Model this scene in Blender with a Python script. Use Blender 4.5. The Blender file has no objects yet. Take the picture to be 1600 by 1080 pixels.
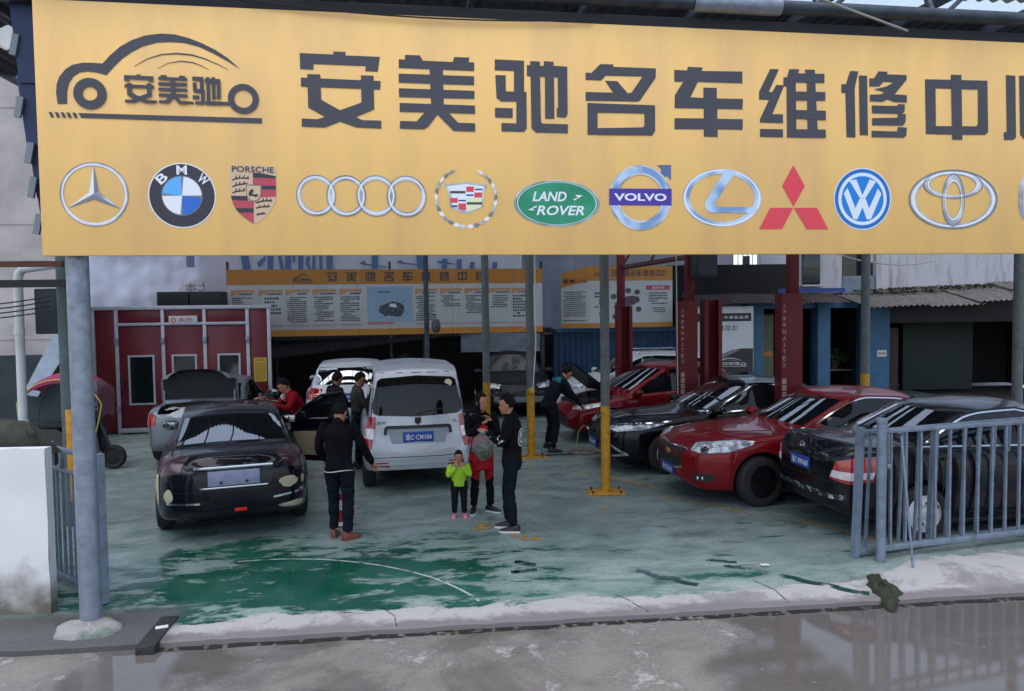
import bpy, bmesh, math, random
from mathutils import Vector, Matrix, Quaternion, noise as mnoise
from mathutils.bvhtree import BVHTree
import numpy as np

SC = bpy.context.scene
COL = SC.collection
R = math.radians
random.seed(7)

# ------------------------------------------------------------------ camera
cam_d = bpy.data.cameras.new('camera')
cam = bpy.data.objects.new('camera', cam_d)
COL.objects.link(cam)
cam_d.sensor_width = 36.0
cam_d.lens = 36.0 * 1200.0 / 1600.0
cam_d.clip_start = 0.05
cam_d.clip_end = 400.0
cam.matrix_world = (Matrix.Translation((0, 0, 2.65)) @ Matrix.Rotation(R(90) - math.atan(57 / 1200), 4, 'X')
                    @ Matrix.Rotation(R(-0.75), 4, 'Z'))
SC.camera = cam

# ------------------------------------------------------------------ sky and sun
world = bpy.data.worlds.new('World')
SC.world = world
world.use_nodes = True
wn = world.node_tree
for n in list(wn.nodes):
    wn.nodes.remove(n)
sky = wn.nodes.new('ShaderNodeTexSky')
sky.sky_type = 'NISHITA'
sky.sun_disc = False
sky.sun_elevation = R(72)
sky.sun_rotation = R(200)
sky.air_density = 1.0
sky.dust_density = 1.3
sky.ozone_density = 1.5
bg = wn.nodes.new('ShaderNodeBackground')
bg.inputs['Strength'].default_value = 0.15
wo = wn.nodes.new('ShaderNodeOutputWorld')
hs = wn.nodes.new('ShaderNodeHueSaturation')          # overcast: the blue is washed out
hs.inputs['Saturation'].default_value = 0.72
wn.links.new(sky.outputs[0], hs.inputs['Color'])
wn.links.new(hs.outputs[0], bg.inputs[0])
wn.links.new(bg.outputs[0], wo.inputs[0])

sun_d = bpy.data.lights.new('sun', 'SUN')
sun_d.energy = 1.5
sun_d.angle = R(75)
sun_d.color = (1.0, 0.985, 0.965)
sun = bpy.data.objects.new('sun', sun_d)
COL.objects.link(sun)
# sun stands behind the camera, a little to the left, high in the overcast
sun.rotation_euler = Vector((-0.34 * math.cos(R(72)), -0.94 * math.cos(R(72)), math.sin(R(72)))).to_track_quat('Z', 'Y').to_euler()

SC.view_settings.view_transform = 'Standard'
SC.view_settings.look = 'None'
SC.view_settings.exposure = 0.68
SC.view_settings.gamma = 1.0
SC.view_settings.use_curve_mapping = False
SC.cycles.max_bounces = 7
SC.cycles.diffuse_bounces = 4
SC.cycles.glossy_bounces = 4
SC.cycles.transmission_bounces = 4
SC.cycles.transparent_max_bounces = 8
SC.cycles.caustics_reflective = False
SC.cycles.caustics_refractive = False
SC.cycles.sample_clamp_indirect = 6.0

# ------------------------------------------------------------------ helpers
def lin(c):
    c = c / 255.0
    return c / 12.92 if c <= 0.04045 else ((c + 0.055) / 1.055) ** 2.4

def rgb(r, g, b):
    return (lin(r), lin(g), lin(b), 1.0)

MATS = {}

def M(name, col, rough=0.5, metal=0.0, spec=0.5, coat=0.0, var=0.0, vscale=3.0, bump=0.0, bscale=40.0, col2=None,
      rvar=0.0, emis=None, coat_rough=0.04, detail=6.0, stretch=None, trans=0.0, mixlo=0.35, mixhi=0.7):
    """procedural principled material: noise-mixed colours, roughness variation and fine bump"""
    if name in MATS:
        return MATS[name]
    m = bpy.data.materials.new(name)
    m.use_nodes = True
    nt = m.node_tree
    b = nt.nodes['Principled BSDF']
    c = col if len(col) == 4 else (*col, 1.0)
    b.inputs['Base Color'].default_value = c
    b.inputs['Roughness'].default_value = rough
    b.inputs['Metallic'].default_value = metal
    b.inputs['Specular IOR Level'].default_value = spec
    if coat:
        b.inputs['Coat Weight'].default_value = coat
        b.inputs['Coat Roughness'].default_value = coat_rough
    if trans:
        b.inputs['Transmission Weight'].default_value = trans
    tc = nt.nodes.new('ShaderNodeTexCoord')
    vec = tc.outputs['Object']
    if stretch:
        mp = nt.nodes.new('ShaderNodeMapping')
        mp.inputs['Scale'].default_value = stretch
        nt.links.new(vec, mp.inputs[0])
        vec = mp.outputs[0]
    if var or col2 or rvar:
        nz = nt.nodes.new('ShaderNodeTexNoise')
        nz.inputs['Scale'].default_value = vscale
        nz.inputs['Detail'].default_value = detail
        nz.inputs['Roughness'].default_value = 0.62
        nt.links.new(vec, nz.inputs['Vector'])
        rp = nt.nodes.new('ShaderNodeMapRange')
        rp.inputs['From Min'].default_value = mixlo
        rp.inputs['From Max'].default_value = mixhi
        nt.links.new(nz.outputs[0], rp.inputs[0])
        mx = nt.nodes.new('ShaderNodeMix')
        mx.data_type = 'RGBA'
        nt.links.new(rp.outputs[0], mx.inputs[0])
        if col2 is None:
            mx.inputs[6].default_value = tuple(min(1, v * (1 + var)) for v in c[:3]) + (1,)
            mx.inputs[7].default_value = tuple(v * (1 - var) for v in c[:3]) + (1,)
        else:
            mx.inputs[6].default_value = c
            mx.inputs[7].default_value = col2 if len(col2) == 4 else (*col2, 1)
        nt.links.new(mx.outputs[2], b.inputs['Base Color'])
        if rvar:
            r2 = nt.nodes.new('ShaderNodeMapRange')
            r2.inputs['From Min'].default_value = 0.3
            r2.inputs['From Max'].default_value = 0.7
            r2.inputs['To Min'].default_value = max(0, rough - rvar)
            r2.inputs['To Max'].default_value = min(1, rough + rvar)
            nt.links.new(nz.outputs[0], r2.inputs[0])
            nt.links.new(r2.outputs[0], b.inputs['Roughness'])
    if bump:
        n2 = nt.nodes.new('ShaderNodeTexNoise')
        n2.inputs['Scale'].default_value = bscale
        n2.inputs['Detail'].default_value = 5.0
        nt.links.new(vec, n2.inputs['Vector'])
        bp = nt.nodes.new('ShaderNodeBump')
        bp.inputs['Strength'].default_value = bump
        bp.inputs['Distance'].default_value = 0.02
        nt.links.new(n2.outputs[0], bp.inputs['Height'])
        nt.links.new(bp.outputs[0], b.inputs['Normal'])
    if emis:
        b.inputs['Emission Color'].default_value = (*emis[:3], 1)
        b.inputs['Emission Strength'].default_value = emis[3]
    MATS[name] = m
    return m


class MB:
    """collects vertices and faces; build() links them as ONE mesh object"""
    def __init__(s):
        s.v = []; s.f = []; s.mi = []

    def add(s, vs, fs, mi=0):
        o = len(s.v)
        s.v += [tuple(p) for p in vs]
        s.f += [tuple(i + o for i in f) for f in fs]
        s.mi += [mi] * len(fs)
        return s

    def box(s, c, d, rot=None, bev=0.0, mi=0):
        hx, hy, hz = d[0] / 2, d[1] / 2, d[2] / 2
        c = Vector(c)
        if bev <= 0 or bev * 2.2 > min(d):
            vs = [(x, y, z) for x in (-hx, hx) for y in (-hy, hy) for z in (-hz, hz)]
            fs = [(0, 1, 3, 2), (4, 6, 7, 5), (0, 4, 5, 1), (2, 3, 7, 6), (0, 2, 6, 4), (1, 5, 7, 3)]
        else:
            bm = bmesh.new()
            bmesh.ops.create_cube(bm, size=1.0)
            for q in bm.verts:
                q.co = Vector((q.co.x * d[0], q.co.y * d[1], q.co.z * d[2]))
            bmesh.ops.bevel(bm, geom=list(bm.edges), offset=bev, segments=2, profile=0.5, affect='EDGES')
            bm.verts.index_update()
            vs = [tuple(q.co) for q in bm.verts]
            fs = [tuple(q.index for q in f.verts) for f in bm.faces]
            bm.free()
        if rot is not None:
            vs = [rot @ Vector(p) for p in vs]
        return s.add([Vector(p) + c for p in vs], fs, mi)

    def cyl(s, a, b, r0, r1=None, n=12, caps=True, mi=0):
        r1 = r0 if r1 is None else r1
        a, b = Vector(a), Vector(b)
        q = (b - a).to_track_quat('Z', 'Y')
        vs = []
        for p, r in ((a, r0), (b, r1)):
            for i in range(n):
                t = 2 * math.pi * i / n
                vs.append(p + q @ Vector((r * math.cos(t), r * math.sin(t), 0)))
        fs = [(i, (i + 1) % n, n + (i + 1) % n, n + i) for i in range(n)]
        if caps:
            fs += [tuple(range(n - 1, -1, -1)), tuple(range(n, 2 * n))]
        return s.add(vs, fs, mi)

    def tube(s, pts, r, n=8, mi=0, closed=False):
        pts = [Vector(p) for p in pts]
        rs = r if isinstance(r, (list, tuple)) else [r] * len(pts)
        vs = []; m = len(pts)
        prev = None
        for i, p in enumerate(pts):
            if closed:
                t = (pts[(i + 1) % m] - pts[i - 1])
            else:
                t = pts[min(i + 1, m - 1)] - pts[max(i - 1, 0)]
            t.normalize()
            if prev is None:
                up = Vector((0, 0, 1)) if abs(t.z) < 0.9 else Vector((1, 0, 0))
                e1 = t.cross(up).normalized()
            else:
                e1 = (prev - t * prev.dot(t)).normalized()
            prev = e1
            e2 = t.cross(e1)
            for k in range(n):
                a = 2 * math.pi * k / n
                vs.append(p + (e1 * math.cos(a) + e2 * math.sin(a)) * rs[i])
        fs = []
        for i in range(m if closed else m - 1):
            j = (i + 1) % m
            for k in range(n):
                fs.append((i * n + k, i * n + (k + 1) % n, j * n + (k + 1) % n, j * n + k))
        if not closed:
            fs += [tuple(range(n - 1, -1, -1)), tuple(range((m - 1) * n, m * n))]
        return s.add(vs, fs, mi)

    def lathe(s, prof, c=(0, 0, 0), axis='Z', n=24, mi=0):
        """prof: (radius, height) pairs"""
        c = Vector(c); vs = []
        for r, h in prof:
            for k in range(n):
                a = 2 * math.pi * k / n
                x, y = r * math.cos(a), r * math.sin(a)
                p = {'Z': (x, y, h), 'Y': (x, h, y), 'X': (h, x, y)}[axis]
                vs.append(c + Vector(p))
        fs = []
        for i in range(len(prof) - 1):
            for k in range(n):
                fs.append((i * n + k, i * n + (k + 1) % n, (i + 1) * n + (k + 1) % n, (i + 1) * n + k))
        return s.add(vs, fs, mi)

    def prism(s, poly, origin, ex, ey, h, mi=0):
        """polygon (2-D points on ex, ey) extruded h along ex x ey"""
        o, ex, ey = Vector(origin), Vector(ex), Vector(ey)
        nz = ex.cross(ey).normalized()
        n = len(poly)
        vs = [o + ex * p[0] + ey * p[1] for p in poly] + [o + ex * p[0] + ey * p[1] + nz * h for p in poly]
        fs = [tuple(range(n - 1, -1, -1)), tuple(range(n, 2 * n))] + [(i, (i + 1) % n, n + (i + 1) % n, n + i) for i in range(n)]
        return s.add(vs, fs, mi)

    def grid(s, fn, nu, nv, mi=0):
        vs = [fn(i / (nu - 1), j / (nv - 1)) for i in range(nu) for j in range(nv)]
        fs = [(i * nv + j, (i + 1) * nv + j, (i + 1) * nv + j + 1, i * nv + j + 1) for i in range(nu - 1) for j in range(nv - 1)]
        return s.add(vs, fs, mi)

    def mesh(s, name, mats, smooth=None):
        me = bpy.data.meshes.new(name)
        me.from_pydata([tuple(p) for p in s.v], [], s.f)
        for mt in (mats if isinstance(mats, (list, tuple)) else [mats]):
            me.materials.append(mt)
        if isinstance(mats, (list, tuple)) and len(mats) > 1:
            me.polygons.foreach_set('material_index', s.mi)
        me.update()
        bm = bmesh.new(); bm.from_mesh(me)
        bmesh.ops.recalc_face_normals(bm, faces=bm.faces)
        bm.to_mesh(me); bm.free()
        if smooth is not None:
            me.shade_smooth()
            me.set_sharp_from_angle(angle=R(smooth))
        return me

    def build(s, name, mats, parent=None, loc=None, rotz=None, smooth=40):
        o = bpy.data.objects.new(name, s.mesh(name, mats, smooth))
        COL.objects.link(o)
        if parent is not None:
            o.parent = parent
        if loc is not None:
            o.location = loc
        if rotz is not None:
            o.rotation_euler = (0, 0, rotz)
        return o


def tag(o, label=None, cat=None, group=None, kind=None):
    if label: o['label'] = label
    if cat: o['category'] = cat
    if group: o['group'] = group
    if kind: o['kind'] = kind
    return o

def empty(name, loc=(0, 0, 0), rotz=0.0):
    o = bpy.data.objects.new(name, None)
    o.empty_display_size = 0.2
    COL.objects.link(o)
    o.location = loc
    o.rotation_euler = (0, 0, rotz)
    return o

def copy_tree(o, parent=None):
    c = o.copy(); COL.objects.link(c); c.parent = parent
    for ch in [k for k in bpy.data.objects if k.parent == o]:
        copy_tree(ch, c)
    return c

def text_mesh(s, size=1.0, bold=0.0, shear=0.0, align='CENTER', spacing=1.0):
    """lettering as (verts, faces) in the local x-y plane; built-in font only"""
    cu = bpy.data.curves.new('t', 'FONT')
    cu.body = s; cu.size = size; cu.align_x = align; cu.align_y = 'CENTER'
    cu.offset = bold; cu.shear = shear; cu.space_character = spacing
    cu.resolution_u = 3
    o = bpy.data.objects.new('t', cu); COL.objects.link(o)
    bpy.context.view_layer.update()
    me = bpy.data.meshes.new_from_object(o.evaluated_get(bpy.context.evaluated_depsgraph_get()))
    vs = [v.co.copy() for v in me.vertices]; fs = [tuple(p.vertices) for p in me.polygons]
    bpy.data.objects.remove(o); bpy.data.curves.remove(cu); bpy.data.meshes.remove(me)
    return vs, fs

def text_fit(s, w, h, bold=0.0, shear=0.0, spacing=1.0):
    """lettering scaled into a w x h box centred on 0"""
    vs, fs = text_mesh(s, 1.0, bold, shear, spacing=spacing)
    if not vs:
        return vs, fs
    x0 = min(v.x for v in vs); x1 = max(v.x for v in vs); y0 = min(v.y for v in vs); y1 = max(v.y for v in vs)
    return [Vector(((v.x - (x0 + x1) / 2) * w / max(1e-6, x1 - x0), (v.y - (y0 + y1) / 2) * h / max(1e-6, y1 - y0), 0)) for v in vs], fs

def bm_mesh_apply(o):
    """bake an object's modifiers into a plain mesh"""
    bpy.context.view_layer.update()
    dg = bpy.context.evaluated_depsgraph_get()
    me = bpy.data.meshes.new_from_object(o.evaluated_get(dg))
    o.modifiers.clear()
    old = o.data
    o.data = me
    if old.users == 0:
        bpy.data.meshes.remove(old)
    return o

def smoothstep(a, b, x):
    t = max(0.0, min(1.0, (x - a) / (b - a)))
    return t * t * (3 - 2 * t)

# ------------------------------------------------------------------ materials of the place
def floor_material():
    m = bpy.data.materials.new('painted_floor'); m.use_nodes = True
    nt = m.node_tree; N = nt.nodes; L = nt.links
    b = N['Principled BSDF']
    tc = N.new('ShaderNodeTexCoord')
    sp = N.new('ShaderNodeSeparateXYZ'); L.new(tc.outputs['Object'], sp.inputs[0])
    def noise(scale, detail=8, rough=0.6, dist=0.0, st=None):
        n = N.new('ShaderNodeTexNoise'); n.inputs['Scale'].default_value = scale
        n.inputs['Detail'].default_value = detail; n.inputs['Roughness'].default_value = rough
        n.inputs['Distortion'].default_value = dist
        if st:
            mp = N.new('ShaderNodeMapping'); mp.inputs['Scale'].default_value = st
            L.new(tc.outputs['Object'], mp.inputs[0]); L.new(mp.outputs[0], n.inputs['Vector'])
        else:
            L.new(tc.outputs['Object'], n.inputs['Vector'])
        return n.outputs[0]
    def math_(op, a, b_=None, c=None):
        n = N.new('ShaderNodeMath'); n.operation = op
        for i, v in enumerate((a, b_, c)):
            if v is None: continue
            if isinstance(v, (int, float)): n.inputs[i].default_value = v
            else: L.new(v, n.inputs[i])
        return n.outputs[0]
    def rng(v, a, b_, lo=0.0, hi=1.0):
        n = N.new('ShaderNodeMapRange'); n.interpolation_type = 'SMOOTHSTEP'
        L.new(v, n.inputs[0]); n.inputs[1].default_value = a; n.inputs[2].default_value = b_
        n.inputs[3].default_value = lo; n.inputs[4].default_value = hi
        return n.outputs[0]
    def mix(f, a, b_):
        n = N.new('ShaderNodeMix'); n.data_type = 'RGBA'
        L.new(f, n.inputs[0])
        for i, v in ((6, a), (7, b_)):
            if isinstance(v, tuple): n.inputs[i].default_value = (*v[:3], 1)
            else: L.new(v, n.inputs[i])
        return n.outputs[2]
    x, y = sp.outputs[0], sp.outputs[1]
    big = noise(0.55, 9, 0.62, 0.4)
    mid = noise(2.4, 12, 0.72, 0.35, (0.55, 1.25, 1))
    fine = noise(28, 8, 0.7)
    # where the washing has kept the green paint fresh and wet: near the gate, left of the middle
    dx = math_('DIVIDE', math_('SUBTRACT', x, 1.0), 3.7)
    dy = math_('DIVIDE', math_('SUBTRACT', y, 1.2), 2.35)
    d = math_('SQRT', math_('ADD', math_('MULTIPLY', dx, dx), math_('MULTIPLY', dy, dy)))
    bias = math_('SUBTRACT', 1.05, d)
    dx2 = math_('DIVIDE', math_('SUBTRACT', x, 5.0), 1.6)
    dy2 = math_('DIVIDE', math_('SUBTRACT', y, 0.8), 0.25)
    d2 = math_('SQRT', math_('ADD', math_('MULTIPLY', dx2, dx2), math_('MULTIPLY', dy2, dy2)))
    bias = math_('MAXIMUM', bias, math_('MULTIPLY', math_('SUBTRACT', 0.9, d2), 0.6))
    bias = math_('MAXIMUM', bias, -0.85)
    g = math_('ADD', math_('MULTIPLY', mid, 3.2), math_('MULTIPLY', bias, 0.95))
    g = math_('ADD', g, math_('MULTIPLY', big, 0.7))
    gm = rng(g, 2.36, 2.62)
    pale = mix(rng(mid, 0.35, 0.7), rgb(146, 161, 157), rgb(103, 121, 117))
    pale = mix(rng(big, 0.45, 0.7), pale, rgb(114, 130, 126))
    pale = mix(rng(fine, 0.42, 0.72, 0, 0.35), pale, rgb(90, 108, 106))
    green = mix(rng(big, 0.4, 0.62), rgb(12, 70, 54), rgb(36, 90, 74))
    pale = mix(rng(g, 1.7, 2.5, 0, 0.28), pale, rgb(52, 104, 88))
    col = mix(gm, pale, green)
    # oil and tyre stains deeper in the yard
    st = noise(1.3, 6, 0.55, 1.2)
    stm = rng(st, 0.62, 0.72, 0, 0.6)
    col = mix(stm, col, rgb(62, 78, 76))
    # short dark wet streaks left by wheels near the gate on the right
    sv = noise(1.9, 3, 0.5, 0.3, (0.55, 2.6, 1))
    svm = math_('MULTIPLY', rng(sv, 0.66, 0.69), rng(math_('SUBTRACT', x, y), 1.5, 2.2))
    col = mix(svm, col, rgb(40, 92, 80))
    # bare whitish concrete lip along the street
    lip = math_('ADD', y, math_('MULTIPLY', math_('SUBTRACT', mid, 0.5), 0.95))
    lip = math_('SUBTRACT', lip, math_('MULTIPLY', rng(x, 5.5, 8.5), 0.75))
    lip = math_('ADD', lip, math_('MULTIPLY', rng(x, 1.4, -0.6), 0.10))
    lm = rng(lip, 0.36, 0.41, 1.0, 0.0)
    lipnear = rng(math_('ADD', y, math_('MULTIPLY', math_('SUBTRACT', noise(3.1, 8, 0.7), 0.5), 0.5)), 0.05, 0.2)
    conc = mix(rng(noise(90, 4, 0.6), 0.35, 0.7), rgb(176, 174, 174), rgb(150, 147, 148))
    conc = mix(rng(noise(1.1, 8, 0.7, 0.5), 0.5, 0.62, 0, 0.7), conc, rgb(112, 108, 108))
    conc = mix(lipnear, rgb(118, 112, 114), conc)
    col = mix(lm, col, conc)
    # left end outside the slab is dark wet concrete
    le = rng(math_('ADD', x, math_('MULTIPLY', math_('SUBTRACT', mid, 0.5), 0.8)), -0.05, 0.25, 1.0, 0.0)
    le = math_('MULTIPLY', le, rng(y, 0.95, 0.55))
    col = mix(le, col, mix(fine, rgb(96, 96, 96), rgb(60, 62, 62)))
    L.new(col, b.inputs['Base Color'])
    r1 = rng(gm, 0, 1, 0.42, 0.2)
    wet = rng(noise(1.7, 7, 0.6, 0.8), 0.44, 0.6, 0.0, 0.24)
    rr = math_('SUBTRACT', r1, math_('MULTIPLY', wet, rng(lm, 0, 1, 1, 0)))
    rr = math_('ADD', rr, math_('MULTIPLY', lm, 0.35))
    L.new(rr, b.inputs['Roughness'])
    bp = N.new('ShaderNodeBump'); bp.inputs['Strength'].default_value = 0.05; bp.inputs['Distance'].default_value = 0.02
    L.new(fine, bp.inputs['Height']); L.new(bp.outputs[0], b.inputs['Normal'])
    b.inputs['Specular IOR Level'].default_value = 0.4
    return m

def street_material():
    m = bpy.data.materials.new('wet_street'); m.use_nodes = True
    nt = m.node_tree; N = nt.nodes; L = nt.links
    b = N['Principled BSDF']
    tc = N.new('ShaderNodeTexCoord')
    def noise(scale, detail=8, rough=0.6, dist=0.0):
        n = N.new('ShaderNodeTexNoise'); n.inputs['Scale'].default_value = scale
        n.inputs['Detail'].default_value = detail; n.inputs['Roughness'].default_value = rough
        n.inputs['Distortion'].default_value = dist
        L.new(tc.outputs['Object'], n.inputs['Vector']); return n.outputs[0]
    def rng(v, a, b_, lo=0.0, hi=1.0):
        n = N.new('ShaderNodeMapRange'); n.interpolation_type = 'SMOOTHSTEP'
        L.new(v, n.inputs[0]); n.inputs[1].default_value = a; n.inputs[2].default_value = b_
        n.inputs[3].default_value = lo; n.inputs[4].default_value = hi
        return n.outputs[0]
    def mix(f, a, b_):
        n = N.new('ShaderNodeMix'); n.data_type = 'RGBA'; L.new(f, n.inputs[0])
        for i, v in ((6, a), (7, b_)):
            if isinstance(v, tuple): n.inputs[i].default_value = (*v[:3], 1)
            else: L.new(v, n.inputs[i])
        return n.outputs[2]
    def mth(op, a, b_):
        n = N.new('ShaderNodeMath'); n.operation = op
        for i, v in enumerate((a, b_)):
            if isinstance(v, (int, float)): n.inputs[i].default_value = v
            else: L.new(v, n.inputs[i])
        return n.outputs[0]
    sp = N.new('ShaderNodeSeparateXYZ'); L.new(tc.outputs['Object'], sp.inputs[0])
    big = noise(0.6, 6, 0.55, 0.5); mid = noise(2.6, 9, 0.68, 0.5); fine = noise(38, 6, 0.75); grit = noise(80, 3, 0.6)
    # a shallow puddle lies in front of the right-hand gate
    right = rng(sp.outputs[0], 1.2, 3.2, 0.0, 0.30)
    wv = mth('ADD', big, right)
    wet = rng(wv, 0.46, 0.60)
    col = mix(rng(mid, 0.35, 0.68), rgb(132, 127, 122), rgb(106, 101, 98))
    col = mix(rng(fine, 0.42, 0.66, 0, 0.55), col, rgb(150, 145, 140))
    col = mix(rng(grit, 0.5, 0.72, 0, 0.6), col, rgb(70, 67, 64))
    dry = rng(mth('SUBTRACT', mid, mth('MULTIPLY', wet, 0.10)), 0.53, 0.64)
    dry = mth('MULTIPLY', dry, rng(fine, 0.36, 0.56, 0.15, 1.0))
    col = mix(dry, col, rgb(164, 160, 157))
    col = mix(mth('MULTIPLY', wet, rng(dry, 0, 1, 0.75, 0.0)), col, rgb(86, 82, 79))
    L.new(col, b.inputs['Base Color'])
    ro = rng(wet, 0, 1, 0.40, 0.015)
    ro = mth('ADD', ro, mth('MULTIPLY', dry, 0.22))
    L.new(ro, b.inputs['Roughness'])
    bp = N.new('ShaderNodeBump'); bp.inputs['Distance'].default_value = 0.015
    L.new(fine, bp.inputs['Height']); L.new(rng(wet, 0, 1, 0.35, 0.008), bp.inputs['Strength'])
    L.new(bp.outputs[0], b.inputs['Normal'])
    return m

steel = M('galvanised_steel', rgb(132, 142, 156), 0.45, 0.4, var=0.22, vscale=9, rvar=0.15, bump=0.06, bscale=60)
steel_dark = M('dark_steel', rgb(58, 66, 76), 0.5, 0.3, var=0.3, vscale=7, rvar=0.15)
steel_grey = M('weathered_post_paint', rgb(92, 98, 100), 0.55, 0.2, var=0.25, vscale=8, bump=0.05)
yellow_paint = M('yellow_post_paint', rgb(196, 140, 28), 0.5, 0, col2=rgb(140, 96, 30), vscale=14, mixlo=0.5, mixhi=0.72)
concrete = M('concrete', rgb(160, 156, 152), 0.85, col2=rgb(112, 108, 106), vscale=5, bump=0.3, bscale=30)
black = M('matt_black', (0.012, 0.013, 0.015), 0.7)
rust = M('rusty_iron', rgb(92, 60, 46), 0.8, 0.2, var=0.3, vscale=12)
white_plastic = M('white_plastic', rgb(214, 214, 210), 0.4, var=0.08, vscale=5)

# ------------------------------------------------------------------ ground
KA = R(6.4)
floor = MB()
random.seed(3)
NX, NY = 231, 2
def edge(i):
    return 0.018 * mnoise.noise((i * 0.31, 0, 0)) + 0.012 * mnoise.noise((i * 0.9, 4, 0))
vs = []; fs = []
for i in range(NX):
    x = -9.0 + i * 26.0 / (NX - 1)
    e = edge(i)
    vs += [(x, e - 0.012, -0.16), (x, e - 0.006 + edge(i + 9) * .4, -0.012 + edge(i + 50) * .3), (x, e + 0.022, 0.0), (x, 3.0, 0.0), (x, 20.0, 0.0)]
for i in range(NX - 1):
    for j in range(4):
        fs.append((i * 5 + j, (i + 1) * 5 + j, (i + 1) * 5 + j + 1, i * 5 + j + 1))
floor.add(vs, fs)
fl = floor.build('yard_floor', floor_material(), None, (-2.98, 6.09, 0), KA, smooth=30)
tag(fl, 'worn green painted concrete yard floor, wet near the gate', None, None, 'structure')

st = MB()
st.grid(lambda a, b: (-200 + 400 * a, -200 + 400 * b, 0), 3, 3)
so = st.build('street', street_material(), None, (0, 0, -0.055))
tag(so, 'wet grey concrete street with puddles in front of the yard', None, None, 'structure')

def road_strip(name, pts, w, mat, z, label):
    """painted marking laid on the floor"""
    mb = MB(); L = []; Rr = []
    for i, p in enumerate(pts):
        p = Vector((*p, z)); a = Vector((*pts[max(0, i - 1)], z)); b = Vector((*pts[min(len(pts) - 1, i + 1)], z))
        t = (b - a).normalized(); n = Vector((-t.y, t.x, 0)) * w / 2
        L.append(p + n); Rr.append(p - n)
    n = len(pts)
    mb.add(L + Rr, [(i, i + 1, n + i + 1, n + i) for i in range(n - 1)])
    return tag(mb.build(name, mat), label, None, None, 'structure')

def worn_paint(name, col, lo=0.42, hi=0.56, scale=9):
    m = bpy.data.materials.new(name); m.use_nodes = True
    nt = m.node_tree; b = nt.nodes['Principled BSDF']
    b.inputs['Base Color'].default_value = col; b.inputs['Roughness'].default_value = 0.6
    nz = nt.nodes.new('ShaderNodeTexNoise'); nz.inputs['Scale'].default_value = scale; nz.inputs['Detail'].default_value = 8
    tc = nt.nodes.new('ShaderNodeTexCoord'); nt.links.new(tc.outputs['Object'], nz.inputs[0])
    rp = nt.nodes.new('ShaderNodeMapRange'); rp.inputs[1].default_value = lo; rp.inputs[2].default_value = hi
    nt.links.new(nz.outputs[0], rp.inputs[0]); nt.links.new(rp.outputs[0], b.inputs['Alpha'])
    return m
gut = worn_paint('gutter_dirt', rgb(34, 32, 31), 0.40, 0.52, 14)
road_strip('gutter_dirt', [(-2.95 + i * .25 * math.cos(KA), 6.09 + i * .25 * math.sin(KA) - .035 + .012 * math.sin(i * 2.3)) for i in range(60)], 0.085, gut, -0.0505, 'dark ragged dirt line along the foot of the slab edge')
yl = worn_paint('worn_yellow_marking', rgb(176, 140, 66))
wl = worn_paint('scraped_pale_line', rgb(178, 186, 184), 0.32, 0.5, 6)
wet = worn_paint('wet_streak', rgb(40, 74, 66), 0.36, 0.5, 7); wet.node_tree.nodes['Principled BSDF'].inputs['Roughness'].default_value = .12
dkc = worn_paint('crack_dirt', rgb(38, 38, 38), 0.38, 0.46, 10)
for a, b, w_, lab in (((1.22, 7.62), (1.72, 7.20), .09, 'long'), ((2.0, 7.93), (2.27, 7.83), .07, 'short upper'), ((2.13, 7.73), (2.36, 7.63), .07, 'short lower'), ((2.6, 7.42), (3.22, 6.92), .10, 'grey kerbside'), ((0.0, 7.95), (.19, 7.83), .10, 'small left'), ((-.04, 7.62), (.2, 7.68), .09, 'small lower left')):
    road_strip('wet_streak', [(a[0] + (b[0] - a[0]) * t / 8 + .03 * math.sin(t * 1.7), a[1] + (b[1] - a[1]) * t / 8) for t in range(9)], w_, wet, 0.004, lab + ' dark wet streak on the floor left of the right gate')
for k, pts_ in enumerate(([(.92, 6.98), (1.02, 6.86), (1.08, 6.72), (1.16, 6.57)], [(-1.2, 6.75), (-1.05, 6.55), (-1.0, 6.33)], [(2.3, 7.3), (2.42, 7.05), (2.44, 6.74)])):
    road_strip('floor_crack', pts_, .008, dkc, 0.004, ('crack across the pale slab edge near the middle', 'crack across the pale slab edge on the left', 'crack across the pale slab edge on the right')[k])
arc = [(-2.95, 8.06), (-2.5, 8.12), (-2.0, 8.08), (-1.5, 7.92), (-1.1, 7.7), (-0.8, 7.47), (-0.58, 7.23), (-0.42, 7.02), (-0.33, 6.86)]
arcs = []
for i in range(len(arc) - 1):
    for k in range(4):
        t = k / 4
        p0 = Vector(arc[max(0, i - 1)]); p1 = Vector(arc[i]); p2 = Vector(arc[i + 1]); p3 = Vector(arc[min(len(arc) - 1, i + 2)])
        q = 0.5 * ((2 * p1) + (p2 - p0) * t + (2 * p0 - 5 * p1 + 4 * p2 - p3) * t * t + (3 * p1 - p0 - 3 * p2 + p3) * t ** 3)
        arcs.append((q.x, q.y))
arcs.append(arc[-1])
road_strip('scraped_line', arcs, 0.028, wl, 0.004, 'thin pale curved scrape mark left by the gate on the floor')
road_strip('floor_marking', [(-0.55, 9.22), (-0.14, 9.28)], 0.24, yl, 0.004, 'worn yellow paint patch under the man in the printed jacket')
road_strip('floor_marking', [(-0.05, 9.02), (0.24, 8.66)], 0.20, yl, 0.004, 'worn yellow paint patch just in front of the printed jacket')
for a, b, lab in (((2.05, 10.75), (3.1, 9.6), 'faded yellow bay line in front of the bright red sedan'),
                  ((1.15, 12.3), (2.1, 11.15), 'faded yellow bay line in front of the black sedan with chrome strips'),
                  ((3.5, 9.3), (4.15, 8.5), 'faded yellow bay line behind the dark sedan by the gate'),
                  ((4.15, 8.42), (6.6, 8.75), 'faded yellow line along the inside of the right gate')):
    road_strip('bay_line', [a, b], 0.07, yl, 0.004, lab)

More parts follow.
